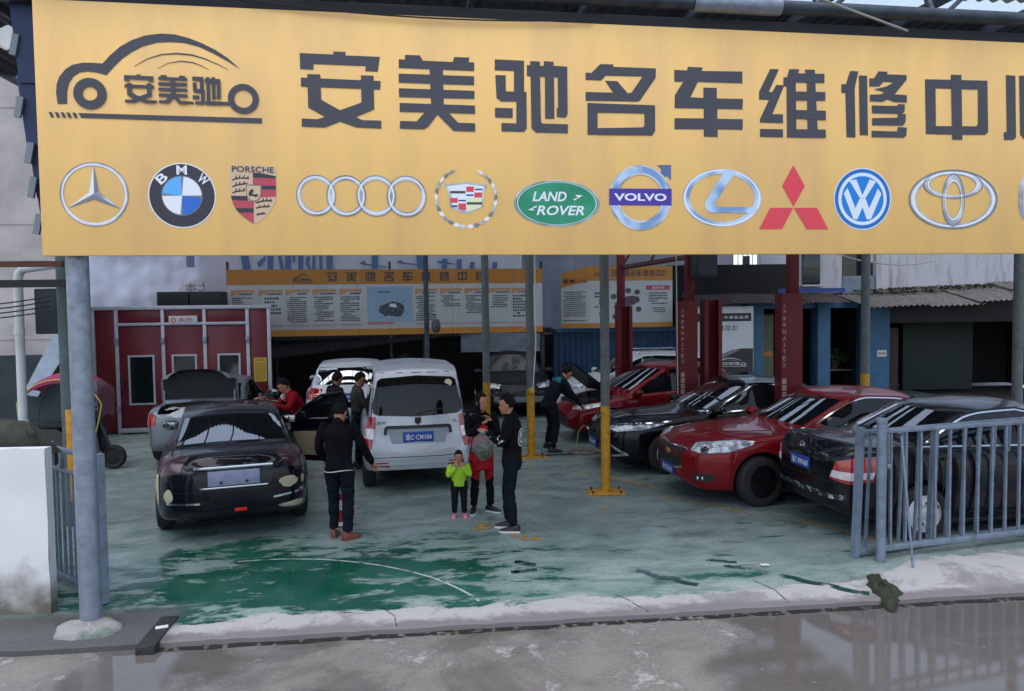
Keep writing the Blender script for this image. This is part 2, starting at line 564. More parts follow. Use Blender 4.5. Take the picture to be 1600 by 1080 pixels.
# ------------------------------------------------------------------ the big yellow sign over the gate
GLYPHS = {
'an': [[(2.067,1.692),(2.344,1.69),(2.344,1.715),(2.445,1.715),(2.444,1.686),(2.731,1.684),(2.711,1.559),(2.605,1.56),(2.611,1.602),(2.178,1.605),(2.176,1.558),(2.068,1.56)],[(2.072,1.489),(2.733,1.481),(2.728,1.408),(2.07,1.414)],[(2.125,1.519),(2.232,1.52),(2.235,1.309),(2.388,1.226),(2.527,1.17),(2.573,1.147),(2.732,1.147),(2.731,1.079),(2.525,1.084),(2.386,1.13),(2.262,1.167),(2.126,1.243)],[(2.569,1.523),(2.675,1.524),(2.674,1.241),(2.52,1.173),(2.386,1.13),(2.258,1.078),(2.069,1.081),(2.071,1.149),(2.199,1.146),(2.262,1.167),(2.388,1.226),(2.569,1.295)]],
'mei': [[(2.89,1.67),(2.943,1.669),(2.944,1.709),(3.069,1.709),(3.097,1.665),(3.353,1.663),(3.366,1.706),(3.497,1.706),(3.49,1.666),(3.539,1.666),(3.537,1.592),(2.889,1.596)],[(2.888,1.549),(3.536,1.547),(3.535,1.47),(2.886,1.472)],[(2.886,1.425),(3.537,1.422),(3.536,1.353),(2.887,1.35)],[(2.891,1.301),(3.539,1.296),(3.541,1.225),(2.889,1.226)],[(3.151,1.615),(3.266,1.615),(3.268,1.267),(3.313,1.224),(3.392,1.144),(3.539,1.143),(3.538,1.072),(3.348,1.074),(3.212,1.211),(3.134,1.107),(3.094,1.082),(2.887,1.083),(2.891,1.148),(3.032,1.147),(3.104,1.228),(3.16,1.272)]],
'chi': [[(3.719,1.699),(3.979,1.696),(3.976,1.429),(3.997,1.426),(3.996,1.11),(3.971,1.078),(3.77,1.078),(3.771,1.152),(3.903,1.15),(3.906,1.34),(3.771,1.336),(3.731,1.366),(3.722,1.564),(3.814,1.564),(3.813,1.427),(3.886,1.426),(3.888,1.604),(3.718,1.605)],[(3.716,1.282),(3.872,1.281),(3.871,1.197),(3.715,1.198)],[(4.003,1.66),(4.033,1.658),(4.033,1.695),(4.12,1.693),(4.12,1.656),(4.156,1.658),(4.156,1.698),(4.244,1.696),(4.243,1.661),(4.366,1.657),(4.365,1.24),(4.345,1.212),(4.267,1.215),(4.268,1.293),(4.279,1.297),(4.279,1.561),(4.246,1.562),(4.245,1.2),(4.162,1.199),(4.163,1.562),(4.12,1.564),(4.124,1.169),(4.137,1.155),(4.368,1.153),(4.365,1.075),(4.078,1.075),(4.038,1.111),(4.035,1.563),(4.002,1.565)]],
'ming': [[(4.533,1.611),(4.586,1.61),(4.668,1.691),(4.79,1.692),(4.786,1.671),(5.184,1.67),(5.181,1.587),(5.032,1.379),(5.006,1.37),(4.531,1.365),(4.531,1.442),(4.784,1.443),(4.709,1.546),(4.823,1.546),(4.921,1.441),(4.955,1.448),(5.058,1.594),(4.718,1.591),(4.675,1.547),(4.532,1.548)],[(4.547,1.346),(4.64,1.345),(4.638,1.066),(4.545,1.066)],[(4.638,1.345),(5.174,1.342),(5.174,1.266),(4.638,1.263)],[(5.074,1.265),(5.174,1.268),(5.173,1.112),(5.142,1.07),(5.073,1.072)],[(4.636,1.126),(5.056,1.142),(5.075,1.159),(5.075,1.071),(4.636,1.065)]],
'che': [[(5.357,1.663),(5.476,1.662),(5.488,1.695),(5.63,1.693),(5.616,1.662),(6.01,1.67),(6.01,1.563),(5.581,1.562),(5.51,1.424),(5.634,1.42),(5.634,1.514),(5.763,1.514),(5.763,1.42),(6.016,1.422),(6.012,1.327),(5.768,1.325),(5.768,1.236),(6.016,1.238),(6.012,1.141),(5.771,1.141),(5.771,1.071),(5.637,1.072),(5.637,1.138),(5.357,1.132),(5.358,1.232),(5.637,1.236),(5.637,1.325),(5.358,1.321),(5.362,1.437),(5.441,1.56),(5.357,1.558)]],
'wei': [[(6.282,1.702),(6.369,1.703),(6.268,1.493),(6.304,1.494),(6.344,1.56),(6.422,1.558),(6.305,1.292),(6.41,1.293),(6.411,1.211),(6.183,1.211),(6.183,1.242),(6.272,1.421),(6.174,1.421),(6.174,1.493)],[(6.184,1.154),(6.411,1.155),(6.411,1.081),(6.184,1.08)],[(6.471,1.707),(6.571,1.709),(6.535,1.605),(6.545,1.082),(6.451,1.08),(6.444,1.548),(6.413,1.551),(6.413,1.631),(6.449,1.632)],[(6.626,1.709),(6.724,1.709),(6.761,1.087),(6.657,1.084),(6.645,1.591)],[(6.504,1.671),(6.822,1.676),(6.822,1.592),(6.504,1.587)],[(6.523,1.504),(6.832,1.508),(6.833,1.428),(6.523,1.423)],[(6.523,1.335),(6.837,1.336),(6.838,1.248),(6.524,1.256)],[(6.524,1.158),(6.838,1.161),(6.839,1.085),(6.525,1.082)]],
'xiu': [[(7.083,1.711),(7.167,1.71),(7.131,1.556),(7.143,1.095),(7.051,1.096),(7.036,1.505),(6.995,1.506),(6.994,1.586),(7.041,1.587)],[(7.171,1.673),(7.256,1.672),(7.271,1.118),(7.186,1.118)],[(7.373,1.717),(7.466,1.717),(7.46,1.692),(7.664,1.692),(7.665,1.649),(7.542,1.508),(7.669,1.503),(7.67,1.434),(7.534,1.437),(7.467,1.459),(7.419,1.434),(7.287,1.436),(7.286,1.497),(7.4,1.504),(7.437,1.527),(7.327,1.548),(7.456,1.579),(7.531,1.619),(7.427,1.623),(7.38,1.577),(7.28,1.574),(7.279,1.649),(7.326,1.65)],[(7.306,1.398),(7.572,1.4),(7.576,1.418),(7.649,1.416),(7.646,1.347),(7.621,1.326),(7.31,1.325)],[(7.311,1.279),(7.574,1.29),(7.577,1.325),(7.661,1.325),(7.658,1.252),(7.632,1.217),(7.312,1.213)],[(7.308,1.162),(7.571,1.159),(7.578,1.202),(7.671,1.199),(7.668,1.123),(7.643,1.105),(7.309,1.102)]],
'zhong': [[(7.857,1.659),(7.968,1.661),(7.981,1.143),(7.874,1.143)],[(7.966,1.661),(8.523,1.666),(8.525,1.578),(7.967,1.577)],[(8.422,1.577),(8.525,1.58),(8.54,1.176),(8.509,1.148),(8.429,1.149)],[(7.978,1.22),(8.412,1.228),(8.429,1.253),(8.431,1.146),(7.979,1.143)],[(8.129,1.711),(8.242,1.711),(8.262,1.097),(8.154,1.096)]],
'xin': [[(8.722,1.727),(8.826,1.723),(8.846,1.13),(8.814,1.104),(8.714,1.104),(8.708,1.175),(8.742,1.184)],[(8.866,1.726),(8.959,1.727),(8.978,1.221),(9.005,1.195),(9.445,1.2),(9.447,1.113),(8.946,1.107),(8.89,1.157)],[(9.044,1.737),(9.145,1.737),(9.174,1.351),(9.072,1.352)],[(9.349,1.74),(9.452,1.74),(9.503,1.341),(9.4,1.338)]],
}
LOGO_POLYS = [[(0.163,1.219),(0.155,1.308),(0.161,1.374),(0.184,1.436),(0.234,1.499),(0.288,1.534),(0.362,1.552),(0.447,1.554),(0.512,1.551),(0.576,1.622),(0.653,1.692),(0.741,1.746),(0.85,1.789),(0.969,1.808),(1.078,1.805),(1.186,1.78),(1.284,1.744),(1.392,1.692),(1.49,1.627),(1.582,1.544),(1.478,1.607),(1.369,1.665),(1.261,1.713),(1.152,1.739),(1.043,1.743),(0.934,1.734),(0.825,1.699),(0.738,1.65),(0.661,1.592),(0.594,1.522),(0.539,1.459),(0.475,1.476),(0.402,1.484),(0.338,1.474),(0.289,1.44),(0.256,1.388),(0.238,1.321),(0.234,1.221)],[(0.756,1.535),(0.855,1.595),(0.964,1.634),(1.083,1.646),(1.202,1.639),(1.311,1.611),(1.398,1.575),(1.487,1.533),(1.488,1.536),(1.401,1.581),(1.314,1.619),(1.205,1.651),(1.084,1.658),(0.963,1.643),(0.853,1.602),(0.754,1.538)],[(0.933,1.523),(1.016,1.568),(1.114,1.588),(1.212,1.579),(1.277,1.556),(1.337,1.525),(1.338,1.528),(1.279,1.562),(1.214,1.587),(1.114,1.596),(1.015,1.573),(0.932,1.526)],[(0.315,1.15),(1.748,1.143),(1.746,1.1),(0.337,1.112)],[(0.093,1.154),(0.118,1.152),(0.133,1.112),(0.109,1.112)],[(0.139,1.153),(0.164,1.152),(0.179,1.112),(0.155,1.111)],[(0.183,1.153),(0.208,1.151),(0.224,1.112),(0.199,1.111)],[(0.226,1.153),(0.251,1.151),(0.267,1.111),(0.242,1.111)],[(0.271,1.152),(0.297,1.151),(0.312,1.111),(0.288,1.11)],[(1.302,1.273),(1.502,1.269),(1.501,1.241),(1.301,1.24)],[(0.811,1.268),(0.919,1.266),(0.927,1.247),(0.81,1.248)],[(1.093,1.267),(1.203,1.264),(1.215,1.244),(1.092,1.244)]]
LOGO_RINGS = [(0.411,1.307,0.126,0.125,0.45),(1.603,1.298,0.124,0.123,0.6)]
LOGO_TEXT = [[(0.675,1.241),(0.904,1.471)],[(0.937,1.24),(1.163,1.473)],[(1.202,1.24),(1.425,1.468)]]
EM_star_ring = (0.413,0.499,0.263,0.26)
EM_star = [(0.415,0.743),(0.375,0.515),(0.411,0.504),(0.448,0.522),(0.205,0.385),(0.409,0.458),(0.616,0.379)]
EM_roundel = (1.093,0.495,0.267,0.268)
EM_roundel_in = (1.092,0.494,0.157,0.159)
EM_roundel_letters = [(0.937,0.635),(1.096,0.704),(1.264,0.628)]
EM_crest = [(1.476,0.727),(1.53,0.744),(1.595,0.753),(1.666,0.756),(1.751,0.75),(1.811,0.741),(1.851,0.727),(1.848,0.488),(1.833,0.436),(1.802,0.383),(1.76,0.331),(1.708,0.287),(1.659,0.263),(1.612,0.289),(1.558,0.335),(1.515,0.387),(1.487,0.443),(1.476,0.5)]
EM_crest_stripes = [[(1.661,0.691),(1.709,0.689),(1.779,0.678),(1.846,0.664),(1.845,0.644),(1.66,0.649)],[(1.729,0.584),(1.845,0.583),(1.845,0.553),(1.729,0.55)],[(1.479,0.498),(1.606,0.496),(1.615,0.465),(1.62,0.457),(1.487,0.461)],[(1.513,0.394),(1.66,0.395),(1.66,0.358),(1.537,0.358)]]
EM_crest_reds = [[(1.66,0.648),(1.845,0.643),(1.845,0.584),(1.729,0.585),(1.724,0.591),(1.659,0.592)],[(1.728,0.549),(1.846,0.552),(1.844,0.493),(1.719,0.487),(1.724,0.508)],[(1.488,0.46),(1.62,0.456),(1.642,0.451),(1.663,0.447),(1.661,0.397),(1.511,0.396),(1.496,0.428)],[(1.538,0.356),(1.66,0.356),(1.66,0.268),(1.617,0.291),(1.568,0.33)]]
EM_crest_shield = [(1.603,0.589),(1.726,0.59),(1.723,0.502),(1.703,0.466),(1.662,0.449),(1.627,0.465),(1.606,0.496)]
EM_crest_horse = [(1.621,0.514),(1.629,0.538),(1.65,0.555),(1.665,0.546),(1.662,0.528),(1.651,0.515),(1.674,0.51),(1.689,0.515),(1.701,0.507),(1.696,0.487),(1.686,0.492),(1.678,0.486),(1.658,0.497),(1.638,0.496),(1.633,0.486),(1.626,0.499)]
EM_crest_antlers = [[(1.496,0.621),(1.528,0.635),(1.577,0.64),(1.629,0.636),(1.631,0.647),(1.578,0.651),(1.526,0.646),(1.492,0.632)],[(1.495,0.567),(1.527,0.58),(1.577,0.588),(1.617,0.597),(1.615,0.608),(1.575,0.6),(1.525,0.591),(1.491,0.578)],[(1.493,0.516),(1.525,0.527),(1.595,0.537),(1.594,0.548),(1.523,0.538),(1.49,0.526)],[(1.678,0.434),(1.724,0.447),(1.773,0.453),(1.811,0.451),(1.812,0.462),(1.773,0.464),(1.722,0.459),(1.676,0.445)],[(1.679,0.39),(1.722,0.401),(1.79,0.404),(1.79,0.415),(1.721,0.412),(1.677,0.401)],[(1.681,0.333),(1.716,0.343),(1.755,0.346),(1.755,0.358),(1.714,0.355),(1.678,0.344)],[(1.524,0.638),(1.534,0.664),(1.527,0.667),(1.515,0.642)],[(1.555,0.643),(1.562,0.669),(1.556,0.671),(1.545,0.646)],[(1.587,0.643),(1.597,0.668),(1.591,0.671),(1.578,0.647)],[(1.616,0.64),(1.628,0.659),(1.623,0.663),(1.608,0.646)],[(1.523,0.584),(1.532,0.609),(1.526,0.611),(1.514,0.588)],[(1.553,0.589),(1.561,0.614),(1.554,0.617),(1.544,0.593)],[(1.585,0.593),(1.596,0.618),(1.59,0.621),(1.576,0.597)],[(1.521,0.53),(1.531,0.559),(1.524,0.561),(1.512,0.533)],[(1.551,0.535),(1.559,0.562),(1.553,0.564),(1.542,0.539)],[(1.584,0.539),(1.594,0.563),(1.588,0.566),(1.575,0.543)],[(1.738,0.453),(1.744,0.48),(1.738,0.482),(1.728,0.456)],[(1.768,0.457),(1.775,0.483),(1.768,0.485),(1.758,0.46)],[(1.795,0.455),(1.809,0.474),(1.804,0.479),(1.787,0.462)],[(1.706,0.399),(1.712,0.419),(1.706,0.422),(1.696,0.403)],[(1.746,0.406),(1.753,0.424),(1.746,0.427),(1.737,0.41)],[(1.776,0.407),(1.786,0.426),(1.78,0.429),(1.768,0.412)],[(1.696,0.341),(1.703,0.355),(1.697,0.359),(1.688,0.346)],[(1.729,0.348),(1.736,0.363),(1.73,0.367),(1.721,0.353)]]
EM_crest_text = [(1.494,0.688),(1.833,0.688)]
EM_rings = [(2.173,0.507,0.164,0.173),(2.424,0.505,0.166,0.175),(2.676,0.507,0.168,0.175),(2.934,0.504,0.17,0.177)]
EM_wreath = (3.451,0.498,0.282,0.272)
EM_wshield = [(3.26,0.609),(3.356,0.622),(3.451,0.634),(3.555,0.621),(3.642,0.609),(3.608,0.55),(3.599,0.42),(3.508,0.379),(3.45,0.358),(3.371,0.385),(3.306,0.415),(3.299,0.529)]
EM_wbars = [('d',[(3.311,0.556),(3.445,0.557),(3.445,0.535),(3.311,0.534)]),('r',[(3.453,0.595),(3.519,0.596),(3.518,0.549),(3.452,0.55)]),('b',[(3.527,0.577),(3.595,0.578),(3.595,0.566),(3.526,0.565)]),('b',[(3.452,0.527),(3.516,0.528),(3.516,0.514),(3.452,0.514)]),('r',[(3.523,0.544),(3.591,0.545),(3.588,0.502),(3.522,0.501)]),('r',[(3.312,0.495),(3.376,0.496),(3.375,0.454),(3.313,0.453)]),('b',[(3.382,0.479),(3.447,0.48),(3.447,0.467),(3.381,0.467)]),('b',[(3.317,0.432),(3.375,0.432),(3.374,0.417),(3.321,0.417)]),('r',[(3.381,0.448),(3.448,0.448),(3.447,0.387),(3.382,0.4)]),('d',[(3.454,0.458),(3.589,0.459),(3.587,0.44),(3.454,0.439)]),('y',[(3.454,0.436),(3.585,0.437),(3.577,0.415),(3.453,0.373)]),('y',[(3.455,0.496),(3.59,0.497),(3.589,0.462),(3.454,0.461)])]
EM_oval = (4.262,0.455,0.391,0.206)
EM_oval_text = [(4.038,0.468),(4.371,0.471),(4.07,0.347),(4.513,0.349)]
EM_oval_ticks = [[(4.426,0.532),(4.498,0.529),(4.418,0.481),(4.41,0.494),(4.452,0.507)],[(3.996,0.395),(4.071,0.433),(4.079,0.42),(4.037,0.407),(4.057,0.391)]]
EM_arrowring = (5.034,0.512,0.294,0.294)
EM_arrow = [(5.189,0.808),(5.323,0.81),(5.323,0.669),(5.283,0.714),(5.236,0.673),(5.192,0.712),(5.236,0.763)]
EM_arrowband = [(4.741,0.592),(5.328,0.595),(5.327,0.445),(4.74,0.444)]
EM_arrow_text = [(4.786,0.481),(5.279,0.482)]
EM_lellipse = (5.817,0.518,0.381,0.264)
EM_lshape = [(5.846,0.775),(5.959,0.765),(5.855,0.633),(5.751,0.484),(5.744,0.45),(5.766,0.434),(6.116,0.436),(6.162,0.425),(6.14,0.382),(5.703,0.383),(5.662,0.405),(5.645,0.443),(5.659,0.497),(5.766,0.657)]
EM_diamonds = [[(6.515,0.827),(6.632,0.636),(6.52,0.444),(6.404,0.634)],[(6.286,0.431),(6.515,0.432),(6.405,0.234),(6.177,0.233)],[(6.522,0.432),(6.754,0.434),(6.871,0.235),(6.654,0.234)]]
EM_vw = (7.22,0.52,0.295,0.292)
EM_vwV = [[(7.082,0.69),(7.152,0.703),(7.217,0.554),(7.29,0.705),(7.355,0.685),(7.248,0.528),(7.191,0.528)],[(7.025,0.569),(7.064,0.621),(7.145,0.432),(7.191,0.524),(7.248,0.525),(7.287,0.433),(7.377,0.619),(7.413,0.568),(7.307,0.329),(7.263,0.329),(7.219,0.441),(7.168,0.329),(7.127,0.328)]]
EM_tellipses = [(8.177,0.524,0.477,0.286),(8.171,0.665,0.321,0.132),(8.175,0.518,0.122,0.256)]
EM_lastring = (9.226,0.545,0.34,0.252)
# corners [(0.018, 2.043), (0.0, 0.0)] (8.916, 2.054) (8.959, -0.01)

SA = R(8.7)
sign = empty('shop_sign', (-3.795, 6.25, 3.129), SA)
tag(sign, 'big yellow banner sign with dark Chinese characters and car emblems over the gate', 'sign')
banner = M('yellow_banner', rgb(246, 200, 120), 0.5, col2=rgb(224, 182, 124), vscale=0.9, detail=9, rvar=0.1, bump=0.35, bscale=1.6, stretch=(2.2, 1, .55), mixlo=.42, mixhi=.75)
mb = MB(); mb.box((5.1, 0.02, 1.0225), (10.2, 0.04, 2.045), bev=0.008)
mb.build('banner', banner, sign)
mb = MB()
for z in (0.08, 0.7, 1.35, 1.97):
    mb.box((5.1, 0.075, z), (10.1, 0.05, 0.05))
for i in range(9):
    mb.box((0.1 + i * 1.25, 0.125, 1.02), (0.05, 0.05, 2.0))
mb.build('back_frame', steel_dark, sign)
ink = M('banner_ink', rgb(66, 67, 76), 0.5, var=0.10, vscale=2)

def flat(polys, y0, mb=None, mi=0, step=0.0005):
    """flat printed shapes on the sign's front, each a hair in front of the last"""
    mb = mb or MB()
    for k, p in enumerate(polys):
        mb.add([(q[0], y0 - step * k, q[1]) for q in p], [tuple(range(len(p)))], mi)
    return mb

for k in GLYPHS:
    flat(GLYPHS[k], -0.003).build('character', ink, sign, smooth=None)

def circ(e, f=1.0, n=48, a0=0.0, a1=2 * math.pi):
    return [(e[0] + e[2] * f * math.cos(a0 + (a1 - a0) * i / n), e[1] + e[3] * f * math.sin(a0 + (a1 - a0) * i / n)) for i in range(n)]

def ring(mb, e, f_in, y, mi=0, n=48, f_out=1.0, a0=0.0, a1=2 * math.pi):
    vs = []
    full = abs(a1 - a0 - 2 * math.pi) < 1e-6
    m = n if full else n + 1
    for i in range(m):
        a = a0 + (a1 - a0) * i / n
        for f in (f_out, f_in):
            vs.append((e[0] + e[2] * f * math.cos(a), y, e[1] + e[3] * f * math.sin(a)))
    fs = [(2 * i, 2 * ((i + 1) % m), 2 * ((i + 1) % m) + 1, 2 * i + 1) for i in range(n)]
    mb.add(vs, fs, mi)

def glyph_fit(mb, key, x0, x1, z0, z1, y, mi=0):
    ps = GLYPHS[key]
    xs = [q[0] for p in ps for q in p]; zs = [q[1] for p in ps for q in p]
    fx = (x1 - x0) / (max(xs) - min(xs)); fz = (z1 - z0) / (max(zs) - min(zs))
    flat([[(x0 + (q[0] - min(xs)) * fx, z0 + (q[1] - min(zs)) * fz) for q in p] for p in ps], y, mb, mi)

def car_logo(mb, y, fx=lambda x, z: (x, z), mi=0):
    sub = MB()
    flat(LOGO_POLYS, y, sub)
    for e in LOGO_RINGS:
        ring(sub, e[:4], e[4], y - 0.0055, n=36)
    for key, ((x0, z0), (x1, z1)) in zip(('an', 'mei', 'chi'), LOGO_TEXT):
        glyph_fit(sub, key, x0, x1, z0, z1, y - 0.0065)
    mb.add([(*fx(v[0], v[2])[:1], v[1], fx(v[0], v[2])[1]) for v in sub.v], sub.f, mi)
lg = MB(); car_logo(lg, -0.003)
lg.build('car_outline_logo', ink, sign, smooth=None)

def put_text(mb, s, x, z, w, h, y, rot=0.0, mi=0, bold=0.0, shear=0.0, spacing=1.0):
    vs, fs = text_fit(s, w, h, bold, shear, spacing)
    c, sn = math.cos(rot), math.sin(rot)
    mb.add([(x + v.x * c - v.y * sn, y, z + v.x * sn + v.y * c) for v in vs], fs, mi)

e_silver = M('print_silver', rgb(206, 212, 222), 0.4, col2=rgb(146, 152, 164), vscale=5, mixlo=0.4, mixhi=0.6, detail=1)
e_light = M('print_light', rgb(232, 238, 246), 0.4)
e_grey = M('print_grey', rgb(120, 126, 136), 0.4)
e_black = M('print_black', rgb(52, 48, 62), 0.4)
e_blue1 = M('print_sky_blue', rgb(96, 178, 246), 0.4)
e_blue2 = M('print_blue', rgb(38, 106, 206), 0.4)
e_red = M('print_red', rgb(224, 66, 84), 0.4)
e_red2 = M('print_dull_red', rgb(186, 70, 88), 0.4)
e_gold = M('print_gold', rgb(212, 184, 152), 0.4)
e_green = M('print_green', rgb(22, 130, 96), 0.4, col2=rgb(56, 160, 120), vscale=3)
e_purple = M('print_violet', rgb(72, 50, 158), 0.4)
e_pale = M('print_pale_yellow', rgb(226, 236, 190), 0.4)
e_ice = M('print_ice_blue', rgb(190, 216, 244), 0.4, col2=rgb(120, 156, 204), vscale=4, mixlo=0.4, mixhi=0.6, detail=1)
Y = -0.003
# three-pointed star in a ring
mb = MB(); e = EM_star_ring
ring(mb, e, 0.885, Y, 0); ring(mb, e, 0.90, Y - .0006, 1, f_out=0.945); ring(mb, e, 0.985, Y - .0006, 2)
s = EM_star
for tri, mi in (((0, 1, 2), 1), ((0, 2, 3), 2), ((4, 2, 1), 1), ((4, 5, 2), 2), ((6, 3, 2), 0), ((6, 2, 5), 2)):
    flat([[s[i] for i in tri]], Y - .0012, mb, mi)
mb.build('emblem', [e_silver, e_light, e_grey], sign, smooth=None)
# blue and white quartered roundel
mb = MB(); e = EM_roundel; ei = EM_roundel_in
flat([circ(e)], Y, mb, 0); flat([circ(e, 0.965)], Y - .0006, mb, 1); flat([circ(ei, 1.03)], Y - .0012, mb, 4)
for q, mi in ((0, 0), (1, 2), (2, 0), (3, 3)):
    a = q * math.pi / 2 + 0.02
    flat([[(ei[0], ei[1])] + circ(ei, 0.985, 16, a, a + math.pi / 2 - .04 + .1 / 16)], Y - .0018, mb, mi)
for ch, p, ro in zip('BMW', EM_roundel_letters, (R(42), 0, R(-40))):
    put_text(mb, ch, p[0], p[1], 0.082, 0.076, Y - .0024, ro, 0, 0.02)
mb.build('emblem', [e_light, e_black, e_blue1, e_blue2, e_grey], sign, smooth=None)
# crest with antlers and stripes
mb = MB()
flat([EM_crest], Y, mb, 0)
flat(EM_crest_stripes, Y - .0008, mb, 1); flat(EM_crest_reds, Y - .0008, mb, 2)
flat(EM_crest_antlers, Y - .0012, mb, 1, 0.0001)
cx = sum(q[0] for q in EM_crest_shield) / 7; cz = sum(q[1] for q in EM_crest_shield) / 7
flat([EM_crest_shield], Y - .0040, mb, 1); flat([[(cx + (q[0] - cx) * .92, cz + (q[1] - cz) * .92) for q in EM_crest_shield]], Y - .0045, mb, 0)
flat([EM_crest_horse], Y - .0050, mb, 1)
(a, b) = EM_crest_text
put_text(mb, 'PORSCHE', (a[0] + b[0]) / 2, a[1] + 0.03, b[0] - a[0], 0.048, Y - .0045, -0.02, 1, 0.01)
mb.build('emblem', [e_gold, e_black, e_red2], sign, smooth=None)
# four linked rings
mb = MB()
for k, e in enumerate(EM_rings):
    ring(mb, e, 0.765, Y - .0004 * k, 0); ring(mb, e, 0.84, Y - .002 - .0004 * k, 1, f_out=0.92); ring(mb, e, 0.97, Y - .002 - .0004 * k, 2)
mb.build('emblem', [e_silver, e_light, e_grey], sign, smooth=None)
# wreath and shield
mb = MB(); e = EM_wreath
for side in (0, 1):
    for k in range(13):
        a = R(-90) + (R(155) * k / 13) * (1 if side else -1)
        da = R(15) * (1 if side else -1)
        def pt(an, f): return (e[0] + e[2] * f * math.cos(an), e[1] + e[3] * f * math.sin(an))
        wd = 0.075 * (1 - 0.35 * k / 13)
        flat([[pt(a, 0.93 - wd * .2), pt(a + da * .5, 0.93 + wd), pt(a + da * 1.15, 0.94), pt(a + da * .5, 0.93 - wd)]], Y - .0003 * k, mb, (0, 1, 2)[(k + side) % 3])
flat([EM_wshield], Y, mb, 0)
cx = sum(q[0] for q in EM_wshield) / 12; cz = sum(q[1] for q in EM_wshield) / 12
flat([[(cx + (q[0] - cx) * .86, cz + (q[1] - cz) * .86) for q in EM_wshield]], Y - .0006, mb, 1)
for k, (c, p) in enumerate(EM_wbars):
    flat([p], Y - .0012 - .0001 * k, mb, {'d': 3, 'r': 4, 'b': 5, 'y': 6}[c])
mb.build('emblem', [e_silver, e_light, e_grey, M('print_dark_olive', rgb(64, 72, 64), .4), e_red, M('print_navy', rgb(56, 60, 140), .4), e_pale], sign, smooth=None)
# green oval
mb = MB(); e = EM_oval
flat([circ(e)], Y, mb, 0); flat([circ(e, 0.955)], Y - .0006, mb, 1); flat([circ(e, 0.925)], Y - .0012, mb, 2); flat([circ(e, 0.905)], Y - .0018, mb, 1)
t = EM_oval_text
put_text(mb, 'LAND', (t[0][0] + t[1][0]) / 2 - .01, t[0][1] + .048, (t[1][0] - t[0][0]) * .93, 0.086, Y - .0024, 0, 2, 0.02, 0.25)
put_text(mb, 'ROVER', (t[2][0] + t[3][0]) / 2, t[2][1] + .046, (t[3][0] - t[2][0]) * .98, 0.086, Y - .0024, 0, 2, 0.02, 0.25)
flat(EM_oval_ticks, Y - .0024, mb, 2)
mb.build('emblem', [e_silver, e_green, e_light], sign, smooth=None)
# ring with arrow and band
mb = MB(); e = EM_arrowring
flat([EM_arrow], Y, mb, 3); ring(mb, e, 0.70, Y - .0006, 0); ring(mb, e, 0.70, Y - .0012, 1, f_out=0.76); ring(mb, e, 0.95, Y - .0012, 1)
flat([EM_arrowband], Y - .0018, mb, 2)
(a, b) = EM_arrow_text
put_text(mb, 'VOLVO', (a[0] + b[0]) / 2, a[1] + .036, b[0] - a[0], 0.068, Y - .0024, 0, 4, 0.03)
mb.build('emblem', [e_ice, e_silver, e_purple, M('print_slate_blue', rgb(88, 108, 156), .4), e_light], sign, smooth=None)
# ellipse with an L
mb = MB(); e = EM_lellipse
ring(mb, e, 0.83, Y, 0); ring(mb, e, 0.93, Y - .0006, 1, f_out=0.98); flat([EM_lshape], Y - .0012, mb, 0)
cx = sum(q[0] for q in EM_lshape) / len(EM_lshape)
mb.build('emblem', [e_ice, e_light], sign, smooth=None)
# three red diamonds
flat(EM_diamonds, Y).build('emblem', e_red, sign, smooth=None)
# blue roundel with V over W
mb = MB(); e = EM_vw
flat([circ(e)], Y, mb, 0); flat([circ(e, 0.965)], Y - .0006, mb, 1); flat([circ(e, 0.845)], Y - .0012, mb, 0); flat([circ(e, 0.735)], Y - .0018, mb, 2)
flat(EM_vwV, Y - .0024, mb, 0)
mb.build('emblem', [M('print_white_blue', rgb(222, 234, 250), .4), M('print_mid_blue', rgb(20, 110, 190), .4), M('print_bright_blue', rgb(16, 128, 216), .4)], sign, smooth=None)
# three ellipses
mb = MB()
for k, (e, f) in enumerate(zip(EM_tellipses, (0.835, 0.76, 0.66))):
    ring(mb, e, f, Y - .0006 * k, 0); ring(mb, e, 0.96, Y - .002 - .0006 * k, 2); ring(mb, e, f + .04, Y - .002 - .0006 * k, 1, f_out=f + .10)
mb.build('emblem', [e_silver, e_light, e_grey], sign, smooth=None)
# rounded frame cut by the picture's right edge
mb = MB(); e = EM_lastring
def sq(f, n=48):
    o = []
    for i in range(n):
        a = 2 * math.pi * i / n; c, s_ = math.cos(a), math.sin(a)
        o.append((e[0] + e[2] * f * math.copysign(abs(c) ** .55, c), e[1] + e[3] * f * math.copysign(abs(s_) ** .55, s_)))
    return o
a_, b_ = sq(1), sq(.86)
mb.add([(q[0], Y, q[1]) for q in a_] + [(q[0], Y, q[1]) for q in b_], [(i, (i + 1) % 48, 48 + (i + 1) % 48, 48 + i) for i in range(48)])
mb.build('emblem', e_silver, sign, smooth=None)

# ------------------------------------------------------------------ canopy over the yard
def sg(u, v, z):
    """point in the sign's frame -> world"""
    return Vector((-3.795 + u * math.cos(SA) - v * math.sin(SA), 6.25 + u * math.sin(SA) + v * math.cos(SA), z))
roof = empty('canopy_roof', (-3.795, 6.25, 0), SA)
tag(roof, 'steel truss canopy with corrugated and clear sheets above the big yellow sign', 'roof')
TZ = 5.175
mb = MB()
mb.tube([(-0.7, -0.05, TZ + 0.20), (5.6, -0.05, TZ + 0.20)], 0.062, 14); mb.build('truss_pipe', steel_dark, roof)
mb = MB(); mb.tube([(5.6, -0.05, TZ + 0.20), (12, -0.05, TZ + 0.20)], 0.062, 14); mb.build('truss_pipe', steel_dark, roof)
mb = MB(); mb.tube([(5.52, -0.05, TZ + 0.20), (6.35, -0.05, TZ + 0.20)], 0.078, 14); mb.build('pipe_sleeve', steel, roof)
